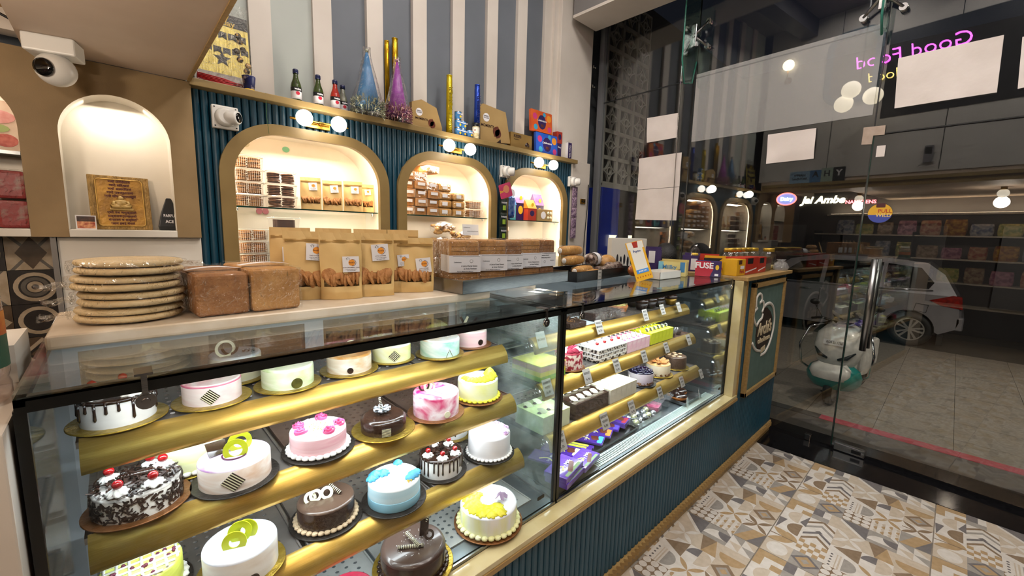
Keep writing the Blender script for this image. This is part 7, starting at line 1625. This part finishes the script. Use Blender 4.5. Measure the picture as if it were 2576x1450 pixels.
# ------------------------------------------------------------------ upper stair face: what the glass mirrors back
def onface(y, z): return (.337, y, z)
FTXT = (R(90), 0, R(90))
t = thing('neon_sign', 'magenta and yellow neon lettering on the upper stair face', 'neon sign', (.345, .62, 3.86))
MB().box(-.012, -.006, -1.2, .76, -.75, .28).build('sign_board', mat('sign_navy', '14141c', 0.5), t)
text('Good Food', .23, emit('neon_magenta', (1.0, .05, .9), 14), t, (0, 0, 0), FTXT, align='LEFT', bold=-.012, depth=.004, shear=.15)
text('Good Mood', .17, emit('neon_yellow', (1.0, .72, .12), 7), t, (0, .08, -.22), FTXT, align='LEFT', bold=-.012, depth=.004, shear=.15)
t = thing('wall_sconce', 'single globe wall sconce on the upper stair face', 'lamp', onface(2.52, 3.86)); MB().tube([(.02, 0, 0), (.05, 0, .02), (.05, 0, .14)], .008, 8).build('arm', M_brass, t); MB().ball((.05, 0, .21), .075, 18, 12).build('globe', emit('sconce_glow', (1, .86, .55), 12), t); MB().cyl((0, 0, 0), .05, .02, 16).build('backplate', M_brass, t, (.0, 0, 0), (0, R(90), 0))
wn = thing('round_window', 'rounded blue framed window high on the stair face', 'window', onface(1.74, 3.84)); b = MB()
fo = rrect(.62, .95, .2); fi = rrect(.46, .79, .13)
A = [[b.V((0, x_, z_)) for x_, z_ in fo], [b.V((.02, x_, z_)) for x_, z_ in fo], [b.V((.02, x_, z_)) for x_, z_ in fi], [b.V((0, x_, z_)) for x_, z_ in fi]]
for r_ in range(3):
    for i in range(len(fo)): j = (i + 1) % len(fo); b.F((A[r_][i], A[r_][j], A[r_ + 1][j], A[r_ + 1][i]))
b.build('frame', mat('window_blue_grey', '5c6a76', 0.5), wn); MB().rings([[(.001, x_, z_) for x_, z_ in fi], [(.006, x_, z_) for x_, z_ in fi]]).build('pane', mat('window_dim', '77706a', 0.2), wn)
pn = thing('pendant_lamp', 'cluster of three pale pendant globes under the ceiling', 'lamp', (.85, 1.48, 3.28))
MB().tube([(0, 0, .1), (0, 0, CEIL - 3.28)], .008, 8).tube([(-.12, 0, .1), (.12, .05, .1)], .008, 8).build('stem', M_blkrub, pn)
for q in ((-.08, -.12, .02), (.08, .06, .1), (.02, .14, -.04)): MB().ball(q, .10, 18, 12).build('globe', emit('pendant_glow', (1, .85, .6), 4), pn)
for k, (y, w_, m_, ch) in enumerate(((2.22, .26, mat('card_blue_a', '7f9cb4', 0.5), 'HAPPY'), (2.02, .14, mat('card_blue_b', '3f6a94', 0.5), 'A'), (1.88, .14, mat('card_sage', '8a9a8c', 0.5), 'H'), (1.74, .14, mat('card_black2', '17191c', 0.5), 'Y'))):
    t = thing('letter_card', ('pale blue HAPPY BIRTHDAY card on the tan stair ledge', 'blue letter card on the tan stair ledge', 'sage letter H card on the tan stair ledge', 'black letter Y card on the tan stair ledge')[k], 'card', (.343, y, 2.351)); MB().box(0, .012, -w_ / 2, w_ / 2, 0, .17 + .02 * (k > 1)).build('card', m_, t)
    text(ch, .05 if k == 0 else .11, M_ink if k != 3 else M_label, t, (.0128, 0, .11), FTXT, bold=.03)
    if k == 0: text('BIRTHDAY', .04, M_ink, t, (.0128, 0, .06), FTXT, bold=.03)
t = thing('wall_sensor', 'grey access box on the upper stair face', 'device', onface(.86, 2.60)); MB().box(0, .03, -.04, .04, -.1, .1).build('housing', mat('device_grey', '6d6b70', 0.4), t, bevel=.004); MB().box(.03, .032, -.03, .03, .0, .08).build('screen', M_blkrub, t)
# ------------------------------------------------------------------ person bending behind the counter end
def skin_body(name, pts, edges, mtl, parent, sub=2):
    me = bpy.data.meshes.new(name); me.from_pydata([p[:3] for p in pts], edges, []); o = link(name, me, parent)
    md = o.modifiers.new('skin', 'SKIN'); md.use_smooth_shade = True
    for i, p in enumerate(pts):
        sv = me.skin_vertices[0].data[i]; sv.radius = (p[3], p[3] if len(p) < 5 else p[4]); sv.use_root = (i == 0)
    o.modifiers.new('sub', 'SUBSURF').levels = sub; o.modifiers['sub'].render_levels = sub
    me.materials.append(mtl)
    return o
pr = thing('person', 'person in black bending behind the counter end, dark hair showing', 'person', (3.50, 1.66, 0), R(150))
skin_body('body', [(0, .22, .62, .15, .12), (0, .16, .80, .15, .12), (0, .06, 1.0, .16, .13), (0, -.04, 1.17, .16, .11), (0, -.09, 1.26, .06), (.11, .20, .50, .09), (.12, -.18, .44, .075), (.12, -.02, .06, .05), (.12, -.16, .04, .05), (-.11, .20, .50, .09), (-.12, -.18, .44, .075), (-.12, -.02, .06, .05), (-.12, -.16, .04, .05), (.20, -.06, 1.17, .065), (.25, -.14, .93, .05), (.16, -.32, .88, .04), (-.20, -.06, 1.17, .065), (-.25, -.14, .93, .05), (-.16, -.32, .88, .04)],
          [(0, 1), (1, 2), (2, 3), (3, 4), (0, 5), (5, 6), (6, 7), (7, 8), (0, 9), (9, 10), (10, 11), (11, 12), (3, 13), (13, 14), (14, 15), (3, 16), (16, 17), (17, 18)], mat('black_jacket', '0c0c10', 0.7, c2='121217', scale=20), pr)
M_skin = mat('skin_tone', '8a5a40', 0.5, c2='7d4f38', scale=20, sss=.1)
hd = MB().ball((0, 0, 0), .095, 24, 18, .82, .98, 1.15); hd.ball((0, -.095, -.01), .016, 8, 6, .8, 1, 1.3)
for s in (1, -1): hd.ball((s * .078, .0, -.005), .02, 8, 6, .4, .8, 1.2)
h = hd.build('head', M_skin, pr, (0, -.13, 1.345), (R(35), 0, 0))
MB().ball((.03, -.085, .015), .012, 10, 6).ball((-.03, -.085, .015), .012, 10, 6).build('eyes', mat('eye_white', 'cfc8c0', 0.2), h); MB().box(-.024, .024, -.092, -.084, -.055, -.049).build('mouth', mat('lip', '6a3a34', 0.4), h)
b = MB(); b.ball((0, .012, .022), .103, 22, 14, .86, .98, 1.1); b.build('hair', mat('black_hair', '060505', 0.5, c2='0d0b0a', scale=60, bump=.5, bscale=120), h)
for s in (1, -1):
    hb = MB(); hb.ball((s * .16, -.35, .86), .034, 12, 8, .6, 1.1, 1.0)
    for k in range(4): hb.tube([(s * (.145 + .011 * k), -.37, .85), (s * (.14 + .012 * k), -.41, .835), (s * (.14 + .012 * k), -.43, .81)], .0075, 6)
    hb.tube([(s * .14, -.35, .865), (s * .115, -.375, .86), (s * .105, -.40, .85)], .009, 6); hb.build('hand', M_skin, pr)
# ------------------------------------------------------------------ veranda beside the shop: lattice screen, blue pillar and lit sign letters
M_jali = mat('lattice_white', 'a39d95', 0.6, c2='958f87', scale=6)
def lattice_unit():
    b = MB(); S = .30
    for (x0, x1, z0, z1) in ((0, S, 0, .022), (0, S, S - .022, S), (0, .022, 0, S), (S - .022, S, 0, S)): b.box(x0, x1, 0, .03, z0, z1)
    def arc(cx, cz, r0, r1, a0, a1, n=14):
        for i in range(n):
            p, q = a0 + (a1 - a0) * i / n, a0 + (a1 - a0) * (i + 1) / n
            b.rings([[(cx + r * math.cos(a), y, cz + r * math.sin(a)) for a, r in ((p, r0), (p, r1), (q, r1), (q, r0))] for y in (0, .03)])
    arc(S / 2, S / 2, .035, .05, 0, 2 * PI, 16)
    for cx, cz, a in ((0, 0, 0), (S, 0, 90), (S, S, 180), (0, S, 270)): arc(cx, cz, .145, .158, R(a), R(a + 90), 8)
    return b.mesh('lattice_tile', [M_jali])
jl = lattice_unit()
t = thing('lattice_screen', 'white pierced lattice screen above the blue pillar outside', 'lattice screen', (4.20, 2.95, 2.13))
for i in range(3):
    for j in range(7): link('lattice_tile', jl, t, (.30 * i, 0, .30 * j))
MB().box(-.04, 0, -.01, .05, -.03, 2.15).build('frame_post', M_jali, t); MB().box(-.04, .92, -.01, .05, -.05, 0).build('frame_rail', M_jali, t)
t = thing('lattice_canopy', 'lattice ceiling panel over the veranda outside', 'lattice screen', (4.2, 1.2, 4.32), (R(-90), 0, 0))
for i in range(5):
    for j in range(6): link('lattice_tile', jl, t, (.30 * i, 0, .30 * j - 1.75))
t = thing('sign_pillar', 'deep blue pillar outside with pale lit letters at its edge', 'pillar', (4.18, 2.92, -.45)); MB().box(0, .38, 0, .3, 0, 2.53).build('pillar', mat('pillar_blue', '1c34a0', 0.3, c2='182e90', scale=4), t, bevel=.004)
E_let = emit('sign_letter', (1.0, .88, .55), 1.3)
text('Kamal', .19, E_let, t, (.31, -.02, 1.90), (R(90), 0, 0), align='RIGHT' if False else 'CENTER', bold=.02, depth=.02).location.x = .42
text('Sweets', .12, mat('sign_dark', '20180c', 0.5), t, (.44, -.026, 1.76), (R(90), 0, 0), depth=.005); MB().box(.34, .62, -.02, .0, 1.68, 1.83).build('letter_board', E_let, t)
struct(MB().box(3.96, 9.5, 3.25, 3.35, -.45, 4.6).build('wall_veranda', mat('veranda_dark', '2b2a2c', 0.8, c2='232224', scale=3)))
# lit shop signs across the street
SGT = (R(90), 0, R(-90))
t = thing('street_sign', 'pale glowing Jai Ambe NAMKEENS sign across the street', 'sign', (13.285, 2.97, 2.53))
text('Jai Ambe', .25, emit('sign_cream', (1, .86, .55), 6), t, (0, 0, 0), SGT, align='LEFT', bold=.03, depth=.01, shear=.25); text('NAMKEENS', .115, emit('sign_red', (1, .12, .14), 5), t, (0, -.92, -.07), SGT, align='LEFT', bold=.02, depth=.01)
t = thing('oval_sign', 'small oval sign with red and blue light across the street', 'sign', (13.26, 3.32, 2.58)); MB().rings([[(x_, y_, z_) for y_, z_ in disc(0, 0, .22, 24, .15)] for x_ in (0, .03)]).build('oval', emit('oval_blue', (.1, .2, .6), 1.2), t); b = MB(); b.tube([(-.01, .23 * math.cos(a), .16 * math.sin(a)) for a in [2 * PI * i / 28 for i in range(28)]], .012, 6, closed=True); b.build('oval_rim', emit('oval_red', (1, .12, .08), 3), t); text('Dairy', .13, emit('oval_white', (.8, .9, 1), 3), t, (-.012, 0, 0), SGT, bold=.02)
FA = struct(MB().box(13.3, 13.6, -10, 14, -.45, 6).build('building_facade', mat('facade_dark', '17161a', 0.8, c2='201e22', scale=2)))
for k in range(5): MB().box(13.22, 13.3, -5 + 2.6 * k, -3.2 + 2.6 * k, .2, 1.9).build('shop_shutter', mat('shutter_grey', '2e2d31', 0.6, c2='28272b', scale=6, stretch=(1, 1, 20)), FA)
# ------------------------------------------------------------------ added lamps over the street, car and scooter
lp = thing('street_fill_lamp', 'added flood lamp outside aimed at the car', 'lamp', (7.3, -2.6, 3.4)); MB().box(-.2, .2, -.12, .12, 0, .08).build('housing', M_blkrub, lp, bevel=.01); MB().box(-.17, .17, -.1, .1, -.006, 0).build('glow_panel', emit('street_fill_glow', (1, .86, .66), 6), lp); MB().tube([(0, 0, .08), (0, 0, 1.5)], .03, 8).build('stem', M_blkrub, lp)  # lamp added out of view to brighten the parked car
area('street_fill_light', (7.3, -2.6, 3.38), .4, 150, (1, .88, .74), (R(25), R(-55), 0), .25)
lp = thing('street_fill_lamp', 'added flood lamp outside above the scooter', 'lamp', (5.5, -.6, 3.9)); MB().box(-.2, .2, -.12, .12, 0, .08).build('housing', M_blkrub, lp, bevel=.01); MB().box(-.17, .17, -.1, .1, -.006, 0).build('glow_panel', MATS['street_fill_glow'], lp); MB().tube([(0, 0, .08), (0, 0, 1.0)], .03, 8).build('stem', M_blkrub, lp)  # second added lamp, lifts the paving round the scooter
area('street_fill_light', (5.5, -.6, 3.88), .4, 34, (1, .88, .74), (0, R(-15), 0), .25)
M_car = mat('silver_paint', '8c8a90', 0.28, .55, c2='7f7d84', scale=3, coat=.5); M_tint = mat('tinted_glass', '07080a', 0.06, c2='0b0c0e', scale=3); M_tyre = mat('tyre_rubber', '0d0d0d', 0.7)
cr = thing('parked_car', 'silver estate car parked outside the glass door', 'car', (10.95, -.20, -.45))
CWID = 1.68
def arch(cy, r, n=12): return [(cy + r * math.cos(PI - PI * i / n), .33 + r * math.sin(PI - PI * i / n)) for i in range(n + 1)]
low = [(.04, .42), (0, .55), (.02, .78), (.06, .95), (.10, 1.02)] + [(1.2, 1.03), (2.4, 1.02), (3.3, 1.0), (3.75, .93), (4.15, .80), (4.25, .62), (4.22, .35), (4.0, .24)]
und = [(3.82, .24)] + arch(3.44, .36)[::-1] + [(2.9, .22), (1.15, .22)] + arch(.66, .37)[::-1] + [(.24, .30)]
b = MB(); prof = low + und
b.rings([[(x_, y_, z_ ) for y_, z_ in prof] for x_ in (.05, 0, 0, .05)] if False else [[(x_, y_ + (.03 if x_ in (0.0, CWID) else 0), z_) for y_, z_ in prof] for x_ in (0.0, .06, CWID - .06, CWID)])
b.build('car_body', M_car, cr, bevel=.0)
gh = [(.10, 1.02), (.30, 1.40), (.55, 1.60), (1.2, 1.67), (2.2, 1.66), (2.75, 1.55), (3.45, 1.0)]
b = MB(); b.rings([[(x_ + (.14 * ((z_ - 1.0) / .66)) * s_, y_, z_) for y_, z_ in gh] for x_, s_ in ((.03, 1), (CWID - .03, -1))]); b.build('car_roof', M_car, cr)
def side_glass(pts, nm='side_window'):
    o = MB().rings([[(.03 + .14 * (z_ - 1.0) / .66 - d_, y_, z_) for y_, z_ in pts] for d_ in (.012, .002)]).build(nm, M_tint, cr); return o
side_glass([(.48, 1.12), (.42, 1.24), (.62, 1.50), (1.10, 1.56), (1.12, 1.10)]); side_glass([(1.18, 1.09), (1.17, 1.57), (2.05, 1.57), (2.08, 1.08)]); side_glass([(2.16, 1.08), (2.13, 1.56), (2.55, 1.50), (3.05, 1.08)])
MB().tube([(-.006 + .02, .42, 1.10), (.0, 1.1, 1.075), (.0, 2.1, 1.06), (.0, 3.0, 1.05)], .010, 6).build('belt_trim', M_chrome, cr)
for y_ in (1.15, 2.12, 3.05): MB().tube([(-.002, y_, .95), (-.003, y_ + .02, .6), (-.002, y_, .32)], .006, 5).build('door_gap', M_blkrub, cr)
for y_ in (1.30, 2.28): MB().tube([(-.01, y_, .93), (-.03, y_ + .08, .935), (-.01, y_ + .2, .93)], .014, 8).build('door_handle', M_chrome, cr)
b = MB(); b.tube([(-.003, .45, .82), (-.003, .62, .84), (-.003, .64, .70), (-.003, .47, .68)], .006, 5, closed=True); b.build('fuel_flap', M_blkrub, cr)
MB().rings([[(x_, y_ - .01, z_) for y_, z_ in ((.02, .80), (.05, 1.02), (.16, 1.04), (.46, .92), (.30, .84))] for x_ in (-.012, .2)]).build('tail_light', mat('tail_red', '5c0d0e', 0.12, c2='8a1a16', scale=20, coat=.5), cr)
MB().box(.0, CWID, -.03, .10, .40, .66).build('rear_bumper', M_car, cr, bevel=.04, seg=3); MB().box(.1, CWID - .1, -.012, .05, 1.12, 1.45).build('rear_window', M_tint, cr, None, (R(-28), 0, 0)).location = (0, .02, .02)
for y_ in (.66, 3.44):
    for x_, s_ in ((.0, 1), (CWID - .2, -1)):
        wb = MB(); wb.M = T(x_, y_, .325) @ Ry(R(90)); torus(wb, .255, .075, .10, 32, 12, 1.3); wo = wb.build('tyre', M_tyre, cr)
        rb = MB(); rb.M = T(x_ + (.03 if s_ > 0 else .17), y_, .325) @ Ry(R(90)); ring2(rb, 0, 0, .195, .215, -.012, .03, 32); rb.prism(disc(0, 0, .05, 16), -.012, .03)
        for k in range(10):
            a = 2 * PI * k / 10 + (.09 if k % 2 else -.09); rb.box(-.001, .0, -.001, .0, 0, .001); mM = rb.M; rb.M = mM @ Rz(a); rb.prism([(.03, -.014), (.2, -.02), (.2, .02), (.03, .014)], -.010, .02); rb.M = mM
        rb.build('wheel_rim', mat('alloy', 'a8a6a4', 0.25, .8), wo)
        db = MB(); db.M = T(x_ + .1, y_, .325) @ Ry(R(90)); db.cyl((0, 0, -.03), .2, .05, 24); db.build('brake_disc', M_blkrub, wo)
MB().box(.06, CWID - .06, .3, 3.9, .28, .45).build('underbody', M_blkrub, cr)
MB().box(-.008, .10, .20, .28, .10, .30).build('mud_flap', M_blkrub, cr)
# scooter
sc_ = thing('scooter', 'white and teal scooter parked nose to the shop', 'scooter', (6.1, .86, -.45), R(-6))
M_scw = mat('scooter_white', 'dedad4', 0.3, c2='c6c2bc', scale=14, coat=.3); M_teal = mat('scooter_teal', '1f8d86', 0.3, c2='1a7d78', scale=8, coat=.3)
wb = MB(); wb.M = T(.08, 0, .20) @ Rx(R(90)); torus(wb, .155, .045, 0, 28, 10); w1 = wb.build('front_tyre', M_tyre, sc_); wb = MB(); wb.M = T(.08, 0, .20) @ Rx(R(90)); wb.cyl((0, 0, -.03), .12, .06, 20); wb.build('front_rim', M_steel, w1)
wb = MB(); wb.M = T(1.28, 0, .20) @ Rx(R(90)); torus(wb, .155, .05, 0, 28, 10); wb.build('rear_tyre', M_tyre, sc_)
def shell(w0, prof, n=14, e=2.4):
    """stack of half-superellipse sections: (x_front, half width, depth, z)"""
    b = MB(); b.smooth = True; rows = []
    for x_, hw_, dp, z_ in prof:
        rows.append([(x_ + dp * (1 - max(0, math.cos(PI * (i / n - .5))) ** (2 / e)), hw_ * math.copysign(abs(math.sin(PI * (i / n - .5))) ** (2 / e), i / n - .5), z_) for i in range(n + 1)])
    b.rings(rows, False, False, closed=False); return b
shell(0, [(-.06, .21, .22, .24), (-.12, .26, .26, .31), (-.17, .27, .30, .39), (-.15, .24, .28, .47), (-.06, .15, .2, .53)]).build('front_mudguard', M_teal, sc_, fix=False)
shell(0, [(-.16, .17, .10, .36), (-.185, .20, .12, .43), (-.155, .19, .14, .49), (-.09, .13, .12, .535)]).build('mudguard_patch', M_scw, sc_, (-.012, 0, .012), fix=False)
shell(0, [(.02, .14, .10, .46), (-.03, .20, .16, .56), (-.02, .25, .20, .72), (.05, .24, .20, .86), (.14, .17, .14, .95), (.2, .08, .1, .99)]).build('front_apron', M_scw, sc_, fix=False)
for s in (1, -1):
    MB().tube([(-.04, s * .05, .60), (-.035, s * .13, .63), (.02, s * .20, .70)], .022, 8, taper=[.5, 1.1, .3]).build('indicator_slot', M_blkrub, sc_)
    MB().tube([(.20, s * .06, 1.0), (.22, s * .22, 1.03), (.26, s * .34, 1.0)], .016, 8).build('handlebar', M_blkrub, sc_); MB().tube([(.22, s * .22, 1.03), (.2, s * .26, 1.12), (.2, s * .3, 1.18)], .006, 6).build('mirror_stem', M_blkrub, sc_); MB().ball((.2, s * .31, 1.22), .05, 14, 8, .3, 1.1, .75).build('mirror', M_blkrub, sc_)
pl_ = MB().box(-.004, .0, -.11, .11, -.03, .03).build('number_plate', M_label, sc_, (-.03, 0, .79), (0, R(12), 0)); text('RJ20 SS 1736', .04, M_ink, pl_, (-.0046, 0, 0), SGT, bold=.02, sx=.75)
b = MB(); b.tube([(.30, -.16, .98), (.10, -.30, .92), (.02, -.36, .70), (.06, -.34, .46), (.22, -.24, .34)], .013, 8); b.build('crash_guard', M_chrome, sc_)
b = MB(); b.tube([(.30, .16, .98), (.10, .30, .92), (.02, .36, .70), (.06, .34, .46), (.22, .24, .34)], .013, 8); b.build('crash_guard', M_chrome, sc_)
MB().box(.2, .55, -.16, .16, .28, .32).build('foot_board', M_blkrub, sc_); shell(0, [(.55, .16, .3, .30), (.55, .2, .5, .55), (.6, .18, .5, .72)]).build('rear_body', M_scw, sc_, fix=False); MB().box(.55, 1.2, -.13, .13, .72, .80).build('seat', M_blkrub, sc_, bevel=.03, seg=3); MB().box(.6, 1.35, -.15, .15, .34, .70).build('side_panel', M_scw, sc_, bevel=.05, seg=3)
b = MB(); b.grid(lambda u, v: (.16 + .05 * math.sin(5 * v), -.20 + .30 * u, .97 + .17 * v + .03 * math.sin(7 * u)), 8, 6); b.build('newspaper', mat('newsprint', 'b5b0a8', 0.8, c2='3c4048', scale=14, lo=.52, hi=.6), sc_, fix=False)
MB().tube([(.5, .14, .05), (.55, .22, .0)], .012, 6).build('side_stand', M_steeld, sc_)

# ------------------------------------------------------------------ far side of the shop under the soffit (seen only in the glass)
cv = thing('cove_lamp', 'warm cove light on the far wall under the soffit', 'lamp', (-2.12, .6, 1.98)); MB().box(-.08, .08, -2.2, 2.0, 0, .03).build('cove_shelf', M_white, cv); MB().box(-.05, .05, -2.15, 1.95, .03, .036).build('led_strip', emit('cove_glow', (1, .78, .52), 6), cv)
area('cove_light', (-2.05, .5, 2.03), .12, 26, (1, .80, .58), (R(180), R(-25), 0), 4.0)
fs = thing('wall_rack', 'goods rack along the far wall under the cove light', 'rack', (-2.0, 1.2, 0))
for k in range(4): MB().box(-.18, .18, -1.3, 1.5, .55 + .36 * k, .57 + .36 * k).build('rack_shelf', M_white2, fs)
for y_ in (-1.3, .1, 1.48): MB().box(-.18, .18, y_, y_ + .02, 0, 1.70).build('rack_upright', M_blkrub, fs)
rr = random.Random(21)
CL_ = [mat('pack_%d' % k, c, 0.4, c2=c2, scale=20) for k, (c, c2) in enumerate((('a03024', 'c8b090'), ('c9a040', '7a3020'), ('3a5a8c', 'c0c0c0'), ('6a8a3c', 'd8c880'), ('b8a890', '6a4a30'), ('7a3a6a', 'd0a0b0')))]
CN = ['red', 'golden', 'blue', 'green', 'tan', 'plum']
for k in range(3):
    for i in range(9):
        ci = (i * 5 + k * 2) % 6
        t = thing('snack_pack', CN[ci] + ' snack pack, ' + ('first', 'second', 'third', 'fourth', 'fifth', 'sixth', 'seventh', 'eighth', 'ninth')[i] + ' on the ' + ('lower', 'middle', 'upper')[k] + ' far rack shelf', 'packet', (-1.93, .02 + .28 * i, .571 + .36 * (k + 1)), group='packs on the far rack'); w_, h_ = rr.uniform(.1, .13), rr.uniform(.16, .26)
        MB().rings([[(x_ * q, y_ * q2, z_) for x_, y_ in rrect(.09, w_ * 2, .03, 3)] for q, q2, z_ in ((1, .9, 0), (1.1, 1, h_ * .3), (.9, .95, h_ * .8), (.12, .9, h_ * .97), (.1, .92, h_))]).build('packet', CL_[ci], t)
# ------------------------------------------------------------------ emblem on the counter-end sign
YSG = .8655
def SGP(cx, cy):
    p = OY(1850 + cx / 5.579, 700 + cy / 5.579, YSG); return p.x - sg.location.x, p.z - sg.location.z
M_lw = mat('sign_white', 'd8d4cc', 0.4); M_lc = mat('sign_ivory', 'cdbd9c', 0.4); M_ld = mat('sign_dark_wood', '1e140d', 0.5, c2='2c1d12', scale=20)
def stroke(pts, r, name, taper=None):
    P_ = [SGP(*p) for p in pts]
    Q = []
    for i in range(len(P_) - 1):                                   # light smoothing
        a = P_[max(0, i - 1)]; b = P_[i]; c = P_[i + 1]; d = P_[min(len(P_) - 1, i + 2)]
        for k in range(4):
            t_ = k / 4; f = lambda n: .5 * (2 * b[n] + (c[n] - a[n]) * t_ + (2 * a[n] - 5 * b[n] + 4 * c[n] - d[n]) * t_ ** 2 + (3 * b[n] - a[n] - 3 * c[n] + d[n]) * t_ ** 3)
            Q.append((f(0), -.006, f(1)))
    Q.append((P_[-1][0], -.006, P_[-1][1]))
    o = MB().tube(Q, r, 8).build(name, M_lw, sg); o.scale = (1, .6, 1); return o
ov = [SGP(x_, y_) for x_, y_ in ((385, 430), (440, 410), (490, 470), (512, 560), (505, 700), (480, 830), (430, 950), (370, 1020), (310, 1010), (282, 920), (283, 800), (300, 690), (345, 600), (380, 540))]
MB().prismy(ov[::-1], -.006, -.001).build('emblem_oval', M_ld, sg)
stroke([(395, 405), (440, 362), (490, 355), (525, 400), (542, 500), (540, 620), (515, 770), (470, 920), (410, 1040), (350, 1078)], .011, 'emblem_ring')
stroke([(292, 670), (265, 610), (252, 540), (265, 470), (305, 425)], .010, 'chef_hat'); stroke([(290, 415), (290, 330), (305, 260), (340, 222), (365, 240), (370, 290), (360, 330)], .010, 'chef_hat'); stroke([(340, 355), (368, 322), (392, 340), (392, 410), (370, 480)], .010, 'chef_hat'); stroke([(382, 500), (365, 565), (325, 610), (295, 670)], .010, 'chef_hat')
stroke([(232, 912), (255, 970), (290, 1012), (345, 1020)], .010, 'spatula')
q = [SGP(x_, y_) for x_, y_ in ((345, 1050), (345, 985), (405, 935), (405, 1000))]
MB().prismy(q, -.008, -.002).build('spatula_blade', M_lc, sg)
c_ = SGP(402, 700); text("Archi's", .125, M_lc, sg, (c_[0], -.008, c_[1]), FRONT, bold=.02, depth=.002, sx=.85, shear=.1)
c_ = SGP(388, 850); text('cakes & more', .052, M_lc, sg, (c_[0], -.008, c_[1]), FRONT, bold=.02, depth=.002, sx=.9)
